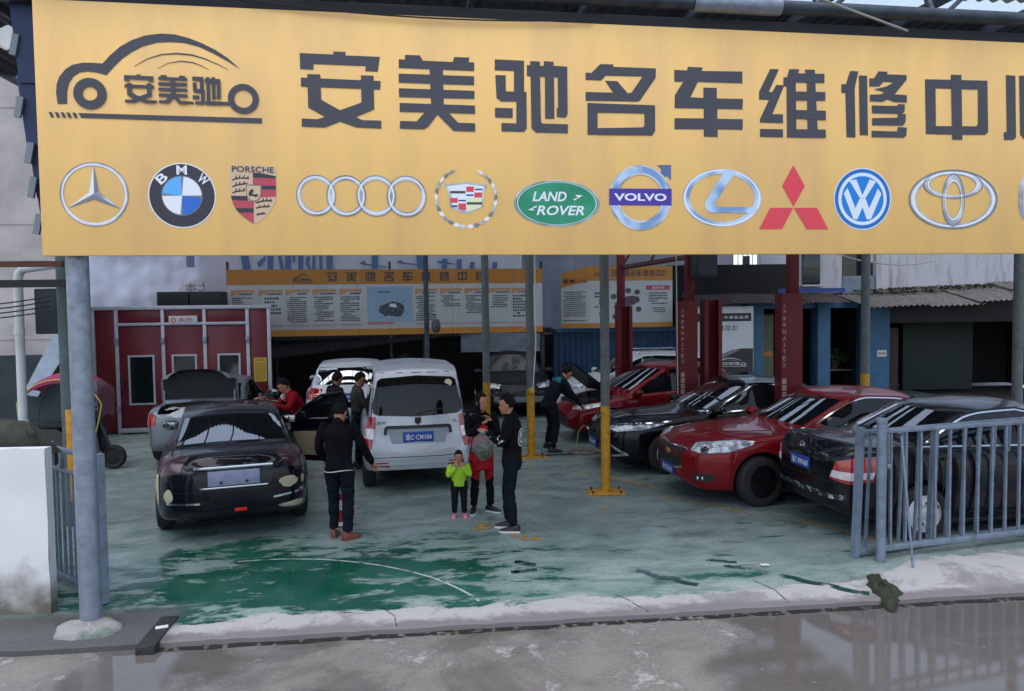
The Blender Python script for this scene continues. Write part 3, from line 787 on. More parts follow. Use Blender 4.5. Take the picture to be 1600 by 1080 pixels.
mb = MB(); mb.box((5.6, 0.10, TZ + 0.06), (12.4, 0.08, 0.10), bev=.006); mb.build('gap_shadow_bar', M('gap_shadow', rgb(34, 38, 46), .6), roof)  # dark bar added for the shadow in the gap between pipe and sign
mb = MB(); mb.tube([(-0.7, 0.35, TZ + 0.95), (12, 0.35, TZ + 0.95)], 0.05, 10); mb.build('top_chord', steel_dark, roof)
for i in range(10):
    u = 0.9 + i * 1.17
    mb = MB(); mb.tube([(u, -0.03, TZ + 0.20), (u, 0.33, TZ + 0.95)], 0.032, 8); mb.build('strut', steel_dark, roof)
    mb = MB(); mb.tube([(u + 0.1, -0.03, TZ + 0.2), (u + 1.05, 0.33, TZ + 0.95)], 0.024, 8); mb.build('brace', steel_dark, roof)
sheet_blue = M('blue_grey_sheet', rgb(44, 50, 58), 0.6, 0.1, var=0.2, vscale=1.5)
sheet_white = M('pale_corrugated_sheet', rgb(206, 210, 206), 0.5, var=0.12, vscale=2.0)
clear = bpy.data.materials.new('clear_sheet'); clear.use_nodes = True
_nt = clear.node_tree
for n in list(_nt.nodes): _nt.nodes.remove(n)
_o = _nt.nodes.new('ShaderNodeOutputMaterial'); _mx = _nt.nodes.new('ShaderNodeMixShader')
_t = _nt.nodes.new('ShaderNodeBsdfTransparent'); _t.inputs[0].default_value = (0.93, 0.96, 0.97, 1)
_l = _nt.nodes.new('ShaderNodeBsdfTranslucent'); _l.inputs[0].default_value = (0.86, 0.9, 0.92, 1)
_mx.inputs[0].default_value = 0.15
_nt.links.new(_t.outputs[0], _mx.inputs[1]); _nt.links.new(_l.outputs[0], _mx.inputs[2]); _nt.links.new(_mx.outputs[0], _o.inputs[0])
def corr(u0, u1, v0, v1, z0, z1, pitch=0.19, amp=0.022):
    mb = MB(); n = int((u1 - u0) / pitch * 6)
    vs = []; 
    for i in range(n + 1):
        u = u0 + (u1 - u0) * i / n
        h = amp * math.sin(2 * math.pi * u / pitch)
        vs += [(u, v0, z0 + h), (u, v1, z1 + h)]
    mb.add(vs, [(2 * i, 2 * i + 2, 2 * i + 3, 2 * i + 1) for i in range(n)])
    return mb
RZ = TZ + 1.05
def rz(v): return RZ + 0.035 * v
u = -0.9
k = 0
while u < 12:                                       # the front row: single sheets can be told apart from the street
    w = 1.05
    corr(u, u + w, 0.15, 1.7, rz(.15) + .012 * (k % 2), rz(1.7) + .012 * (k % 2)).build('roof_sheet', sheet_white if u > 5.6 else sheet_blue, roof, smooth=80)
    u += w - 0.04; k += 1
v = 1.7
for w, kind in ((0.7, 'c'), (1.8, 's'), (1.0, 'c'), (1.5, 's'), (0.45, 'c'), (0.9, 's'), (1.1, 'c'), (2.2, 's'), (0.3, 'c'), (1.2, 's'), (0.5, 'c'), (2.9, 's'), (0.3, 'c'), (2.0, 's')):
    if kind == 's':
        corr(-3.3, 14, v, v + w, rz(v), rz(v + w)).build('roof_sheet', sheet_blue, roof, smooth=80)
    else:
        corr(-3.3, 14, v - .05, v + w + .05, rz(v) + .05, rz(v + w) + .05).build('skylight_sheet', clear, roof, smooth=80)
    v += w
for i in range(13):
    u = -3.0 + i * 1.35
    mb = MB(); mb.box((u, v / 2 + .2, rz(v / 2) - 0.11), (0.06, v - .3, 0.10), rot=Matrix.Rotation(math.atan(.035), 3, 'X'))
    mb.build('rafter', steel_dark, roof)

# blue cladding hanging behind the sign's left edge
clad = empty('side_cladding', (-3.795, 6.25, 0), SA)
tag(clad, 'ragged dark blue sheet cladding hanging beside the left edge of the sign', 'cladding')
bl = M('dark_blue_sheet', rgb(26, 44, 78), 0.55, 0.1, var=0.3, vscale=3)
for i, (x0, x1, z0, z1) in enumerate(((-0.20, 0.03, 4.55, 5.6), (-0.17, 0.03, 4.05, 4.62), (-0.115, 0.03, 3.62, 4.10), (-0.07, 0.03, 3.18, 3.66))):
    mb = MB()
    mb.prism([(x0 - .06 * (z1 - z0), z1), (x0 + 0.02, z0), (x1, z0), (x1, z1)], (0, 0.16 + .014 * i, 0), (1, 0, 0), (0, 0, 1), 0.012)
    mb.build('sheet', bl, clad, smooth=None)
for z, x in ((4.85, -0.20), (4.35, -0.185), (3.98, -0.12), (3.7, -0.11), (3.4, -0.08)):
    mb = MB(); mb.box((x, 0.14, z), (0.05, 0.03, 0.17), rot=Matrix.Rotation(0.2, 3, 'Y'))
    mb.build('fixing_tab', M('tab_grey', rgb(120, 128, 138), .6), clad)

# cables
def cable(pts, r, mat, label, sag=0.0):
    P = []
    for i in range(len(pts) - 1):
        a, b = Vector(pts[i]), Vector(pts[i + 1])
        n = 10
        for k in range(n):
            t = k / n
            p = a.lerp(b, t); p.z -= sag * 4 * t * (1 - t) * (b - a).length
            P.append(p)
    P.append(Vector(pts[-1]))
    mb = MB(); mb.tube(P, r, 6)
    return tag(mb.build('cable', mat), label, 'cable')
cable([sg(1.6, -0.03, TZ + .05), sg(4.6, -0.03, TZ + .015)], 0.007, black, 'thin black cable sagging over the top edge of the yellow sign', 0.02)
cable([sg(5.9, -0.25, TZ + .42), sg(7.6, -0.1, TZ + .02)], 0.010, M('pale_rope', rgb(150, 150, 146), .8), 'pale twisted rope slanting across the truss above the sign', 0.0)

# ------------------------------------------------------------------ posts of the canopy
def post(x, y, r, label, yellow=0.0, base=False, mat=None, ztop=5.9, lean=(0, 0)):
    o = empty('steel_post', (x, y, 0))
    tag(o, label, 'post', 'posts carrying the canopy')
    mb = MB(); mb.cyl((0, 0, yellow), (lean[0], lean[1], ztop), r, n=20); mb.build('shaft', mat or steel_grey, o)
    if yellow:
        mb = MB(); mb.cyl((0, 0, 0.0), (0, 0, yellow), r + .001, n=20); mb.build('painted_foot', yellow_paint, o)
    if base:
        mb = MB(); mb.box((0, 0, 0.010), (0.52, 0.34, 0.02), bev=.004); mb.build('base_plate', yellow_paint, o)
        for sx in (-1, 1):
            for sy in (-1, 1):
                mb = MB(); mb.cyl((sx * .2, sy * .12, .02), (sx * .2, sy * .12, .055), .016, n=8); mb.build('bolt', steel_dark, o)
    return o
post(-3.615, 6.43, 0.088, 'thick galvanised steel post standing on a concrete lump at the left gate', 0, mat=steel, ztop=5.3)
post(1.32, 10.91, 0.066, 'grey post with yellow foot and base plate in front of the black sedan', 1.25, True)
post(0.32, 13.65, 0.070, 'grey post with yellow foot beside the mechanic in the teal jacket', 1.22, True)
post(-0.50, 14.7, 0.070, 'grey post with yellow foot behind the man and woman', 1.25)
post(-1.95, 17.6, 0.058, 'thin dark post carrying a small loudspeaker behind the silver minivan', 0, mat=steel_dark)
post(7.0, 15.2, 0.085, 'grey post with yellow foot behind the bright red sedan', 1.28)
post(7.85, 11.9, 0.075, 'grey post at the right edge beyond the dark sedan', 0)
post(-5.55, 9.6, 0.105, 'broad dark grey-green post with yellow foot behind the left gate post', 0, mat=M('grey_green_post', rgb(72, 86, 86), .6, var=.25, vscale=6))
mb = MB(); mb.box((-5.50, 9.47, 0.9), (0.08, 0.03, 1.15), bev=.004)
yb = mb.build('guard_strip', yellow_paint); tag(yb, 'upright yellow guard strip in front of the grey-green post', 'strip')

# concrete lump at the left post
def lump(name, c, rx, ry, h, mat, seed, nz=0.25, n=28, m=9, flat_top=0.0):
    mb = MB(); vs = []; fs = []
    for j in range(m):
        t = j / (m - 1)
        for i in range(n):
            a = 2 * math.pi * i / n
            q = 1 + nz * mnoise.noise((math.cos(a) * 1.5 + seed, math.sin(a) * 1.5, t * 1.5)) + nz * .5 * mnoise.noise((math.cos(a) * 4 + seed, math.sin(a) * 4, t * 4))
            rr = math.cos(t * math.pi / 2) ** 0.55 if j < m - 1 else 0
            vs.append((rx * q * rr * math.cos(a), ry * q * rr * math.sin(a), h * (math.sin(t * math.pi / 2) ** 0.9) * (1 + nz * .5 * mnoise.noise((math.cos(a) * 3, math.sin(a) * 3, seed + t)))))
    for j in range(m - 1):
        for i in range(n):
            fs.append((j * n + i, j * n + (i + 1) % n, (j + 1) * n + (i + 1) % n, (j + 1) * n + i))
    mb.add(vs, fs)
    return mb.build(name, mat, None, c, smooth=60)
tag(lump('post_footing', (-3.60, 6.33, -0.08), 0.32, 0.22, 0.15, M('footing_concrete', rgb(146, 144, 144), .9, col2=rgb(70, 104, 88), vscale=4, mixlo=.5, mixhi=.68, bump=.4), 3.1), 'rough concrete footing lump around the left steel post', 'footing')

# drain groove by the slab's left corner: solid strip, its shade put in as black
dr = MB(); dr.box((0, 0, 0), (0.15, 0.62, 0.10), bev=.01)
tag(dr.build('drain_groove_strip', M('drain_groove_shade', (0.02, 0.024, 0.024), .6, var=.4, vscale=30, bump=.5), None, (-2.98, 6.28, -0.035), KA), 'dark strip for the shaded drain groove at the left corner of the slab', 'drain')
dr = MB(); dr.box((0, 0, 0), (0.10, 0.05, 0.012), bev=.004)
tag(dr.build('paper_scrap', white_plastic, None, (-2.97, 6.33, 0.022), 0.4), 'white scrap of paper lying on the drain groove strip', 'litter')

# moss clump where the gate post meets the street
moss = M('moss', rgb(34, 44, 30), .95, col2=rgb(60, 66, 50), vscale=18, bump=.9, bscale=45)
lm = lump('moss_clump', (3.42, 7.05, -0.09), 0.15, 0.36, 0.15, moss, 8.3, 0.5)
lm.rotation_euler = (0, 0, R(-14)); tag(lm, 'dark mossy clump at the kerb below the right gate post', 'moss')

# ------------------------------------------------------------------ gates
gate_paint = M('grey_blue_gate_paint', rgb(120, 134, 152), .5, .25, col2=rgb(92, 98, 108), vscale=7, mixlo=.45, mixhi=.75, bump=.08, bscale=50)
def gate(name, a, b, h, label, n, z0=0.10, endpost=0.0, rails=1, shear=0.0, wide=(), bw=.026):
    a, b = Vector((*a, 0)), Vector((*b, 0)); L = (b - a).length
    o = empty(name, a, math.atan2(b.y - a.y, b.x - a.x))
    tag(o, label, 'gate')
    mb = MB(); mb.box((L / 2 + shear, 0, h - .02), (L, .04, .045), bev=.005); mb.build('top_rail', gate_paint, o)
    mb = MB(); mb.box((L / 2, 0, z0), (L, .05, .06), bev=.005); mb.build('bottom_rail', gate_paint, o)
    if rails == 2:
        mb = MB(); mb.box((L / 2, 0, h - .22), (L, .035, .035), bev=.004); mb.build('middle_rail', gate_paint, o)
        for i in range(2):
            mb = MB(); mb.box((L * (.35 + .4 * i), -.002, h - .12), (.07, .03, .155), bev=.004); mb.build('filler_block', gate_paint, o)
    hi = h - .04 if rails == 1 else h - .235
    for i in range(n):
        x = L * (i + .6) / n
        w = .06 if i in wide else bw
        mb = MB()
        mb.prism([(x - w / 2, z0 + .03), (x + w / 2, z0 + .03), (x + w / 2 + shear, hi), (x - w / 2 + shear, hi)], (0, w / 2, 0), (1, 0, 0), (0, 0, 1), w)
        mb.build('bar', gate_paint, o, smooth=None)
    for x in (0, L):
        mb = MB()
        w = .062
        mb.prism([(x - w / 2, endpost), (x + w / 2, endpost), (x + w / 2 + shear, h + .03), (x - w / 2 + shear, h + .03)], (0, w / 2 + .002, 0), (1, 0, 0), (0, 0, 1), w + .004)
        mb.build('stile', gate_paint, o, smooth=None)
    return o
gate('swing_gate', (3.80, 7.86), (6.9, 8.74), 1.36, 'blue-grey tube gate in front of the dark sedan on the right', 17, .12, .0)
gate('swing_gate', (3.56, 7.92), (6.7, 9.02), 1.34, 'second tube gate folded behind the blue-grey gate on the right', 15, .06, 0.0, shear=0.06, wide=(4,))
gate('swing_gate', (-3.75, 6.90), (-4.64, 7.62), 1.36, 'blue-grey tube gate folded back between the white wall and the left post', 9, .08, .02, rails=2)
gp = MB(); gp.cyl((0, 0, 0), (0, 0, 1.46), .048, n=16); gp.lathe([(0.056, 1.44), (.056, 1.485), (0.0, 1.49)], n=16)
tag(gp.build('gate_post', gate_paint, None, (3.77, 7.80, 0)), 'round blue-grey gate post with a cap at the end of the right gate', 'post')
mb = MB(); mb.tube([(3.98, 7.82, 1.30), (4.0, 7.60, 0.0)], .013, 8)
tag(mb.build('leaning_rod', gate_paint), 'thin metal rod leaning on the right gate', 'rod')
mb = MB()
for k in range(9):
    c = Vector((3.845, 7.80, 1.30 - k * .032)); ax = (Vector((1, 0, 0)), Vector((0, 1, 0)))[k % 2]
    mb.tube([c + ax * (.009 * math.cos(t)) + Vector((0, 0, .021 * math.sin(t))) for t in [i * math.pi / 5 for i in range(10)]], .0035, 5, closed=True)
mb.box((3.845, 7.80, .99), (.035, .018, .05), bev=.004)
tag(mb.build('chain_lock', steel), 'small chain and padlock hanging from the right gate post', 'chain')

# ------------------------------------------------------------------ cars
def paint(name, col, metal=0.0, rough=0.35, var=0.06):
    return M('paint_' + name, col, rough, metal, spec=.12, coat=0.5, coat_rough=0.03, var=var, vscale=2.5, rvar=0.05)
glass_dark = M('tinted_car_glass', (0.006, 0.008, 0.010), 0.02, 0, spec=1.0, coat=1.0, coat_rough=0.01)
glass_dark.node_tree.nodes['Principled BSDF'].inputs['IOR'].default_value = 2.3
glass_side = M('tinted_side_glass', (0.006, 0.008, 0.010), 0.03, 0, spec=.5)
glass_rear = M('tinted_rear_glass', (0.005, 0.006, 0.008), 0.05, 0, spec=.35)
chrome = M('chrome', rgb(214, 218, 222), 0.12, 1.0)
trim_black = M('black_trim', (0.012, 0.012, 0.014), 0.45)
rubber = M('tyre_rubber', (0.018, 0.018, 0.019), 0.8, var=0.3, vscale=20, bump=.1)
well = M('wheel_well', (0.006, 0.006, 0.007), 0.9)
cover_m = M('wheel_cover_silver', rgb(206, 208, 212), .35, .15, var=.08, vscale=8)
alloy = M('alloy_rim', rgb(196, 200, 206), 0.28, 0.85, var=.1, vscale=8)
rim_black = M('black_rim', (0.02, 0.02, 0.022), 0.3, 0.6)
lamp_clear = M('headlamp_lens', rgb(226, 230, 234), 0.06, 0.1, coat=1.0, col2=rgb(120, 128, 140), vscale=9, mixlo=.4, mixhi=.6, detail=2)
lamp_dark = M('headlamp_core', rgb(40, 44, 50), 0.1, 0.6, coat=1.0)
lamp_red = M('tail_lamp_red', rgb(160, 12, 26), 0.12, 0, coat=1.0, var=.25, vscale=14)
lamp_white = M('tail_lamp_clear', rgb(216, 206, 206), 0.12, 0.2, coat=1.0, var=.2, vscale=14)
plate_blue = M('blue_number_plate', rgb(30, 70, 158), 0.4, var=.08, vscale=8)
plate_white = M('plate_lettering', rgb(226, 232, 238), 0.4)
cloth_seat = M('beige_trim', rgb(150, 138, 112), .8, var=.1, vscale=6)

def pl_fn(pts, sig):
    """profile along the car: control points -> smoothed function"""
    pts = sorted(pts)
    xs = np.array([p[0] for p in pts]); vs = np.array([p[1] for p in pts])
    g = np.arange(xs[0] - 0.3, xs[-1] + 0.3, 0.01)
    v = np.interp(g, xs, vs)
    k = np.arange(-int(4 * sig / .01) - 1, int(4 * sig / .01) + 2) * .01
    w = np.exp(-0.5 * (k / sig) ** 2); w /= w.sum()
    v = np.convolve(np.pad(v, len(k) // 2, mode='edge'), w, 'valid')
    return lambda x: float(np.interp(x, g, v))

class Car:
    def __init__(s, name, label, loc, rotz, mat, L, W, top, belt, bot, plan, tumble=0.36, kf=0.20, kr=0.16, wheel_r=0.32,
                 axles=(1.4, -1.35), track=None, crown=0.055, cuts=(), sx=0.035, wheel_w=0.2, soft=0.02):
        s.soft = soft
        s.root = empty(name, loc, rotz); tag(s.root, label, 'car')
        s.L, s.W = L, W
        s.top = pl_fn(top, sx); s.belt = pl_fn(belt, 0.06); s.bot = pl_fn(bot, 0.05); s.plan = pl_fn(plan, 0.022)
        s.tumble, s.kf, s.kr, s.crown = tumble, kf, kr, crown
        s.mat = mat; s.wr_ = wheel_r; s.axles = axles
        s.track = track or (W / 2 - 0.11)
        xs = []
        n = 120
        for i in range(n + 1):
            t = i / n
            t = t + 0.10 * math.sin(2 * math.pi * t) * -1        # denser near the two ends
            xs.append(L / 2 - t * L)
        rings = [s.ring(x) for x in xs]
        m = len(rings[0])
        V = [p for r in rings for p in r]
        F = []
        for i in range(len(rings) - 1):
            for j in range(m):
                F.append((i * m + j, i * m + (j + 1) % m, (i + 1) * m + (j + 1) % m, (i + 1) * m + j))
        for end in (0, len(rings) - 1):
            sg_ = 1 if end == 0 else -1
            r = rings[end]
            zc = (s.bot(xs[end]) + s.top(xs[end])) / 2
            base = end * m
            for f, dx in ((.82, .012), (.5, .022), (.2, .026)):
                o = len(V)
                V += [(p[0] + sg_ * dx, p[1] * f, zc + (p[2] - zc) * f) for p in r]
                for j in range(m):
                    F.append((base + j, base + (j + 1) % m, o + (j + 1) % m, o + j))
                base = o
            V.append((r[0][0] + sg_ * .027, 0, zc))
            c = len(V) - 1
            F += [(base + j, base + (j + 1) % m, c) for j in range(m)]
        mb = MB(); mb.add(V, F)
        me = mb.mesh('body', [mat, well], 38)
        s.bvh = BVHTree.FromPolygons([tuple(v.co) for v in me.vertices], [tuple(p.vertices) for p in me.polygons])
        s.body = bpy.data.objects.new('body', me); COL.objects.link(s.body)
        # wheel arches (and any further openings) are cut out of the shell
        cu = MB()
        for ax in axles:
            for sy in (1, -1):
                r = wheel_r + 0.055
                cu.cyl((ax, sy * (W / 2 - 0.34), wheel_r + .01), (ax, sy * (W / 2 + .12), wheel_r + .01), r, n=36, mi=1)
        for c, d in cuts:
            cu.box(c, d, mi=1)
        cme = cu.mesh('cut', [mat, well])
        co = bpy.data.objects.new('cut', cme); COL.objects.link(co)
        md = s.body.modifiers.new('b', 'BOOLEAN'); md.operation = 'DIFFERENCE'; md.solver = 'EXACT'; md.object = co
        bm_mesh_apply(s.body)
        s.body.data.shade_smooth(); s.body.data.set_sharp_from_angle(angle=R(38))
        bpy.data.objects.remove(co)
        s.body.parent = s.root
        s.body.name = 'body'

    def half(s, x):
        w = s.plan(x) * s.W / 2
        z0, zb, zt = s.bot(x), s.belt(x), s.top(x)
        zb = min(zb, zt - 0.02)
        hh = zb - z0
        P = [(0, z0), (.5 * w, z0), (.8 * w, z0 + .004), (.92 * w, z0 + .02), (.962 * w, z0 + .06), (.982 * w, z0 + .2 * hh), (.992 * w, z0 + .35 * hh), (1.0 * w, z0 + .55 * hh),
             (.999 * w, z0 + .68 * hh), ((.992 - .25 * s.soft) * w, z0 + .8 * hh), ((.975 - .6 * s.soft) * w, z0 + .91 * hh), ((.955 - s.soft) * w, z0 + .97 * hh), ((.935 - 1.4 * s.soft) * w, zb)]
        ws = (.915 - 1.6 * s.soft) * w
        h = zt - zb
        wr = max(.45 * w, ws - s.tumble * max(0, h - .06))
        c = min(s.crown, .6 * h)
        k = s.kf if x > 0 else -s.kr
        def zr(y):
            q = (y / wr) ** 2
            return max(s.top(x + k * q) - c * q, zb + .012)
        zs = zr(wr)
        for t in (.06, .2, .35, .5, .65, .8, .92, 1.0):
            P.append((ws + (wr - ws) * t + .014 * math.sin(math.pi * t) * min(1, h / .3), zb + .008 + (zs - zb - .008) * t))
        for t in (.975, .94, .88, .78, .65, .5, .35, .2, .08, 0):
            P.append((wr * t, zr(wr * t)))
        return P, wr, zs, ws, zb
    def ring(s, x):
        P = s.half(x)[0]
        return [(x, y, z) for y, z in P] + [(x, -y, z) for y, z in P[-2:0:-1]]

    # -- pieces laid on the shell
    def hit(s, p, d, off):
        p, d = Vector(p), Vector(d).normalized()
        h = s.bvh.ray_cast(p - d * 1.2, d, 4.0)
        if h[0] is None:
            h = s.bvh.find_nearest(p)
        n = h[1] if h[1].dot(d) < 0 else -h[1]
        return h[0] + n * off, n
    @staticmethod
    def res(A, n):
        A = [Vector(p) for p in A]
        ln = [0]
        for a, b in zip(A, A[1:]): ln.append(ln[-1] + (b - a).length)
        out = []
        for i in range(n):
            t = ln[-1] * i / (n - 1); j = 0
            while j < len(A) - 2 and ln[j + 1] < t: j += 1
            out.append(A[j].lerp(A[j + 1], (t - ln[j]) / max(1e-9, ln[j + 1] - ln[j])))
        return out
    def patch(s, name, A, B, d, mat, n=16, m=7, off=.004, parent=None, sym=False, skirt=.014):
        out = []
        for sy in ((1, -1) if sym else (1,)):
            f = lambda p: Vector((p[0], p[1] * sy, p[2]))
            a = s.res([f(p) for p in A], n); b = s.res([f(p) for p in B], n)
            dd = Vector((d[0], d[1] * sy, d[2]))
            vs = []; nr = []
            for i in range(n):
                for j in range(m):
                    q, nn = s.hit(a[i].lerp(b[i], j / (m - 1)), dd, off)
                    vs.append(q); nr.append(nn)
            fs = [(i * m + j, (i + 1) * m + j, (i + 1) * m + j + 1, i * m + j + 1) for i in range(n - 1) for j in range(m - 1)]
            loop = [i * m for i in range(n)] + [(n - 1) * m + j for j in range(1, m)] + [i * m + m - 1 for i in range(n - 2, -1, -1)] + [j for j in range(m - 2, 0, -1)]
            o = len(vs)
            vs += [vs[i] - nr[i] * skirt for i in loop]
            k = len(loop)
            fs += [(loop[i], loop[(i + 1) % k], o + (i + 1) % k, o + i) for i in range(k)]
            mb = MB(); mb.add(vs, fs)
            out.append(mb.build(name, mat, parent or s.root, smooth=35))
        return out[0] if len(out) == 1 else out
    def strip(s, name, pts, d, w, mat, off=.005, n=24, parent=None, sym=False):
        P = [Vector(p) for p in s.res(pts, n)]; d = Vector(d).normalized()
        A, B = [], []
        for i, p in enumerate(P):
            t = (P[min(n - 1, i + 1)] - P[max(0, i - 1)]).normalized()
            k = t.cross(d).normalized() * w / 2
            A.append(p + k); B.append(p - k)
        return s.patch(name, A, B, d, mat, n, 2, off, parent, sym, skirt=.008)
    def side_win(s, x0, x1, lo=.022, hi=.045, n=14, name='side_window', sym=True, inset=.03):
        """window between stations x0 > x1 that follows belt and roof edge"""
        A, B = [], []
        for i in range(n):
            x = x0 + (x1 - x0) * i / (n - 1)
            P, wr, zs, ws, zb = s.half(x)
            a = zb + lo; b = max(a + .006, zs - hi)
            A.append((x, ws, a)); B.append((x, wr, b))
        s._lastB = B; s._lastA = A
        return s.patch(name, A, B, (0, -1, 0), glass_side, n, 6, .004, sym=sym)
    def screen(s, x0, x1, name, dirz=(0, 0, -1), m=.055, n=18, k=None, mat=None, ext=0.0):
        """windscreen or rear window between base station x0 and header station x1"""
        k = k if k is not None else (s.kf if x0 > 0 else -s.kr)
        def line(x, mm):
            out = []
            for i in range(n):
                t = -1 + 2 * i / (n - 1)
                xx = x
                wr = s.half(x - k * t * t)[1]
                y = t * (wr - mm)
                out.append((x - k * t * t * .92, y, s.top(x)))
            return out
        return s.patch(name, line(x0, m + ext), line(x1, m), dirz, mat or glass_dark, n, 9, .004)
    def seam(s, pts, d=(0, -1, 0), w=.010, sym=True):
        return s.strip('panel_gap', pts, d, w, trim_black, .0025, 20, None, sym)
    def wheel(s, ax, sy, kind='alloy', steer=0.0):
        r = s.wr_; hw = .10
        mb = MB()
        mb.lathe([(r * .66, -hw * .95), (r * .80, -hw), (r * .93, -hw * .9), (r * .985, -hw * .6), (r, -hw * .2), (r, hw * .2), (r * .985, hw * .6), (r * .93, hw * .9), (r * .80, hw), (r * .66, hw * .95), (r * .64, hw * .5), (r * .64, -hw * .5), (r * .66, -hw * .95)], axis='Y', n=40)
        w = mb.build('wheel', rubber, s.root, (ax, sy * s.track, r))
        w.rotation_euler = (0, 0, steer)
        mat = rim_black if kind == 'black' else (cover_m if kind == 'cover' else alloy)
        rm = MB(); q = r * .665; o = sy * hw * .62
        rm.lathe([(q, sy * hw * .9), (q * .94, sy * hw * .95), (q * .90, o), (q * .87, -o * .3)], axis='Y', n=36)
        if kind == 'cover':
            rm.lathe([(q * .93, o * 1.25), (q * .7, o * 1.45), (q * .62, o * 1.45)], axis='Y', n=36)
            rm.lathe([(q * .36, o * 1.5), (q * .2, o * 1.7), (0.001, o * 1.7)], axis='Y', n=24)
            for i in range(8):
                a = 2 * math.pi * i / 8 + .2
                rm.box((math.cos(a) * q * .5, o * 1.42, math.sin(a) * q * .5), (q * .34, .02, q * .30), rot=Matrix.Rotation(-a, 3, 'Y'), bev=.004)
            rm.lathe([(q * .9, o * .6), (.001, o * .6)], axis='Y', n=24, mi=1)
        else:
            ns = 5
            for i in range(ns):
                a = 2 * math.pi * i / ns + .3
                for da in (-.16, .16):
                    rm.box((math.cos(a + da * .6) * q * .52, o * 1.05, math.sin(a + da * .6) * q * .52), (q * .86, .022, q * .13), rot=Matrix.Rotation(-(a + da), 3, 'Y'), bev=.004)
            rm.lathe([(q * .2, o * 1.0), (q * .2, o * 1.3), (.001, o * 1.35)], axis='Y', n=16)
            rm.lathe([(q * .9, o * .2), (.001, o * .2)], axis='Y', n=24, mi=1)
        rm.build('rim', [mat, well], w)
        return w
    def wheels(s, kind='alloy', kinds=None, steer=0.0):
        for i, ax in enumerate(s.axles):
            for sy in (1, -1):
                s.wheel(ax, sy, (kinds or {}).get((i, sy), kind), steer if i == 0 else 0)
    def plate(s, x, z, front=True, y=0.0, text='CH104', blue=True, w=.44, h=.14, tilt=0.0):
        d = (-1, 0, 0) if front else (1, 0, 0)
        q, n = s.hit((x, y, z), d, .012)
        sg_ = 1 if front else -1
        rot = Matrix.Rotation(tilt, 3, 'Y')
        mb = MB(); mb.box(q, (.012, w, h), rot=rot, bev=.003)
        p = mb.build('number_plate', plate_blue if blue else plate_white, s.root)
        if text:
            vs, fs = text_fit(text, w * .86, h * .62, .012)
            tm = MB(); tm.add([q + rot @ Vector((sg_ * .0085, v.x * sg_, v.y)) for v in vs], fs)
            tm.build('plate_text', plate_white, p, smooth=None)
        return p
    def mirror(s, x, mat=None, sym=True, size=1.0):
        out = []
        for sy in ((1, -1) if sym else (1,)):
            P, wr, zs, ws, zb = s.half(x)
            mb = MB()
            c = Vector((x - .02, sy * (ws + .13), zb + .07))
            def f(a, b):
                th = math.pi * a; ph = 2 * math.pi * b
                ex = .085 * size * math.copysign(abs(math.sin(th) * math.cos(ph)) ** .8, math.cos(ph)); ey = .115 * size * math.copysign(abs(math.cos(th)) ** .7, math.cos(th)); ez = .07 * size * math.copysign(abs(math.sin(th) * math.sin(ph)) ** .8, math.sin(ph))
                return c + Vector((max(ex, -.05), ey, ez))
            mb.grid(f, 13, 17)
            mb.box((x, sy * (ws + .03), zb + .035), (.07, .12, .03), bev=.006)
            mr = mb.build('mirror', mat or s.mat, s.root)
            gm = MB(); gm.box(c + Vector((-.052, 0, 0)), (.006, .19 * size, .105 * size), bev=.002); gm.build('mirror_glass', glass_dark, mr)
            out.append(mr)
        return out
    def handle(s, x, dz=-.11, mat=None, sym=True):
        for sy in ((1, -1) if sym else (1,)):
            P, wr, zs, ws, zb = s.half(x)
            q, n = s.hit((x, sy * ws, zb + dz), (0, -sy, 0), .018)
            mb = MB(); mb.box(q, (.19, .02, .028), bev=.008)
            mb.build('door_handle', mat or s.mat, s.root)
    def blob(s, name, p, dims, mat, d=None, parent=None):
        q = Vector(p)
        if d: q = s.hit(p, d, .004)[0]
        mb = MB(); mb.box(q, dims, bev=min(dims) * .35); return mb.build(name, mat, parent or s.root)
    def lip(s, mat):
        """dark sill and chin so the shell does not end in thin air"""
        mb = MB()
        L, W = s.L, s.W
        mb.box((0, 0, s.bot(0) - .02), (L * .55, W * .84, .06), bev=.015)
        return mb.build('underbody', mat, s.root)


def sedan(L, H, cowl, rf, rr, deck, zh, zn, zd, belt_lift=0.0, tail_drop=.16, hood_z=None):
    """profiles of a three-box car"""
    f, b = L / 2, -L / 2
    hood = hood_z or zh
    top = [(f, zn - .20), (f - .02, zn - .10), (f - .06, zn - .03), (f - .16, zn + .03), (f - .5, zn + .10), (cowl + .25, hood - .02), (cowl, hood + .02), (cowl - .1, hood + .08), (rf, H - .045), (rf - .25, H - .01), ((rf + rr) / 2, H), (rr + .2, H - .02), (rr, H - .055),
           (deck + .06, zd + .06), (deck - .05, zd + .012), (b + .14, zd), (b + .06, zd - .025), (b + .02, zd - .08), (b, zd - .17)]
    bl = [(f, zn - .2), (f - .2, zn - .03), (cowl, hood - .06 + belt_lift), (0, hood - .01 + belt_lift), (deck, zd - .06), (b + .15, zd - .06), (b, zd - .22)]
    bot = [(f, .34), (f - .12, .22), (f - .5, .2), (0, .2), (b + .6, .22), (b + .15, .28), (b, .4)]
    plan = [(f, .46), (f - .012, .55), (f - .03, .63), (f - .06, .71), (f - .11, .79), (f - .19, .86), (f - .30, .91), (f - .48, .955), (f - .9, .985), (0, 1.0), (b + .9, .985), (b + .50, .96), (b + .32, .925), (b + .20, .88), (b + .12, .83), (b + .06, .755), (b + .03, .68), (b + .012, .61), (b, .53)]
    return dict(top=top, belt=bl, bot=bot, plan=plan)

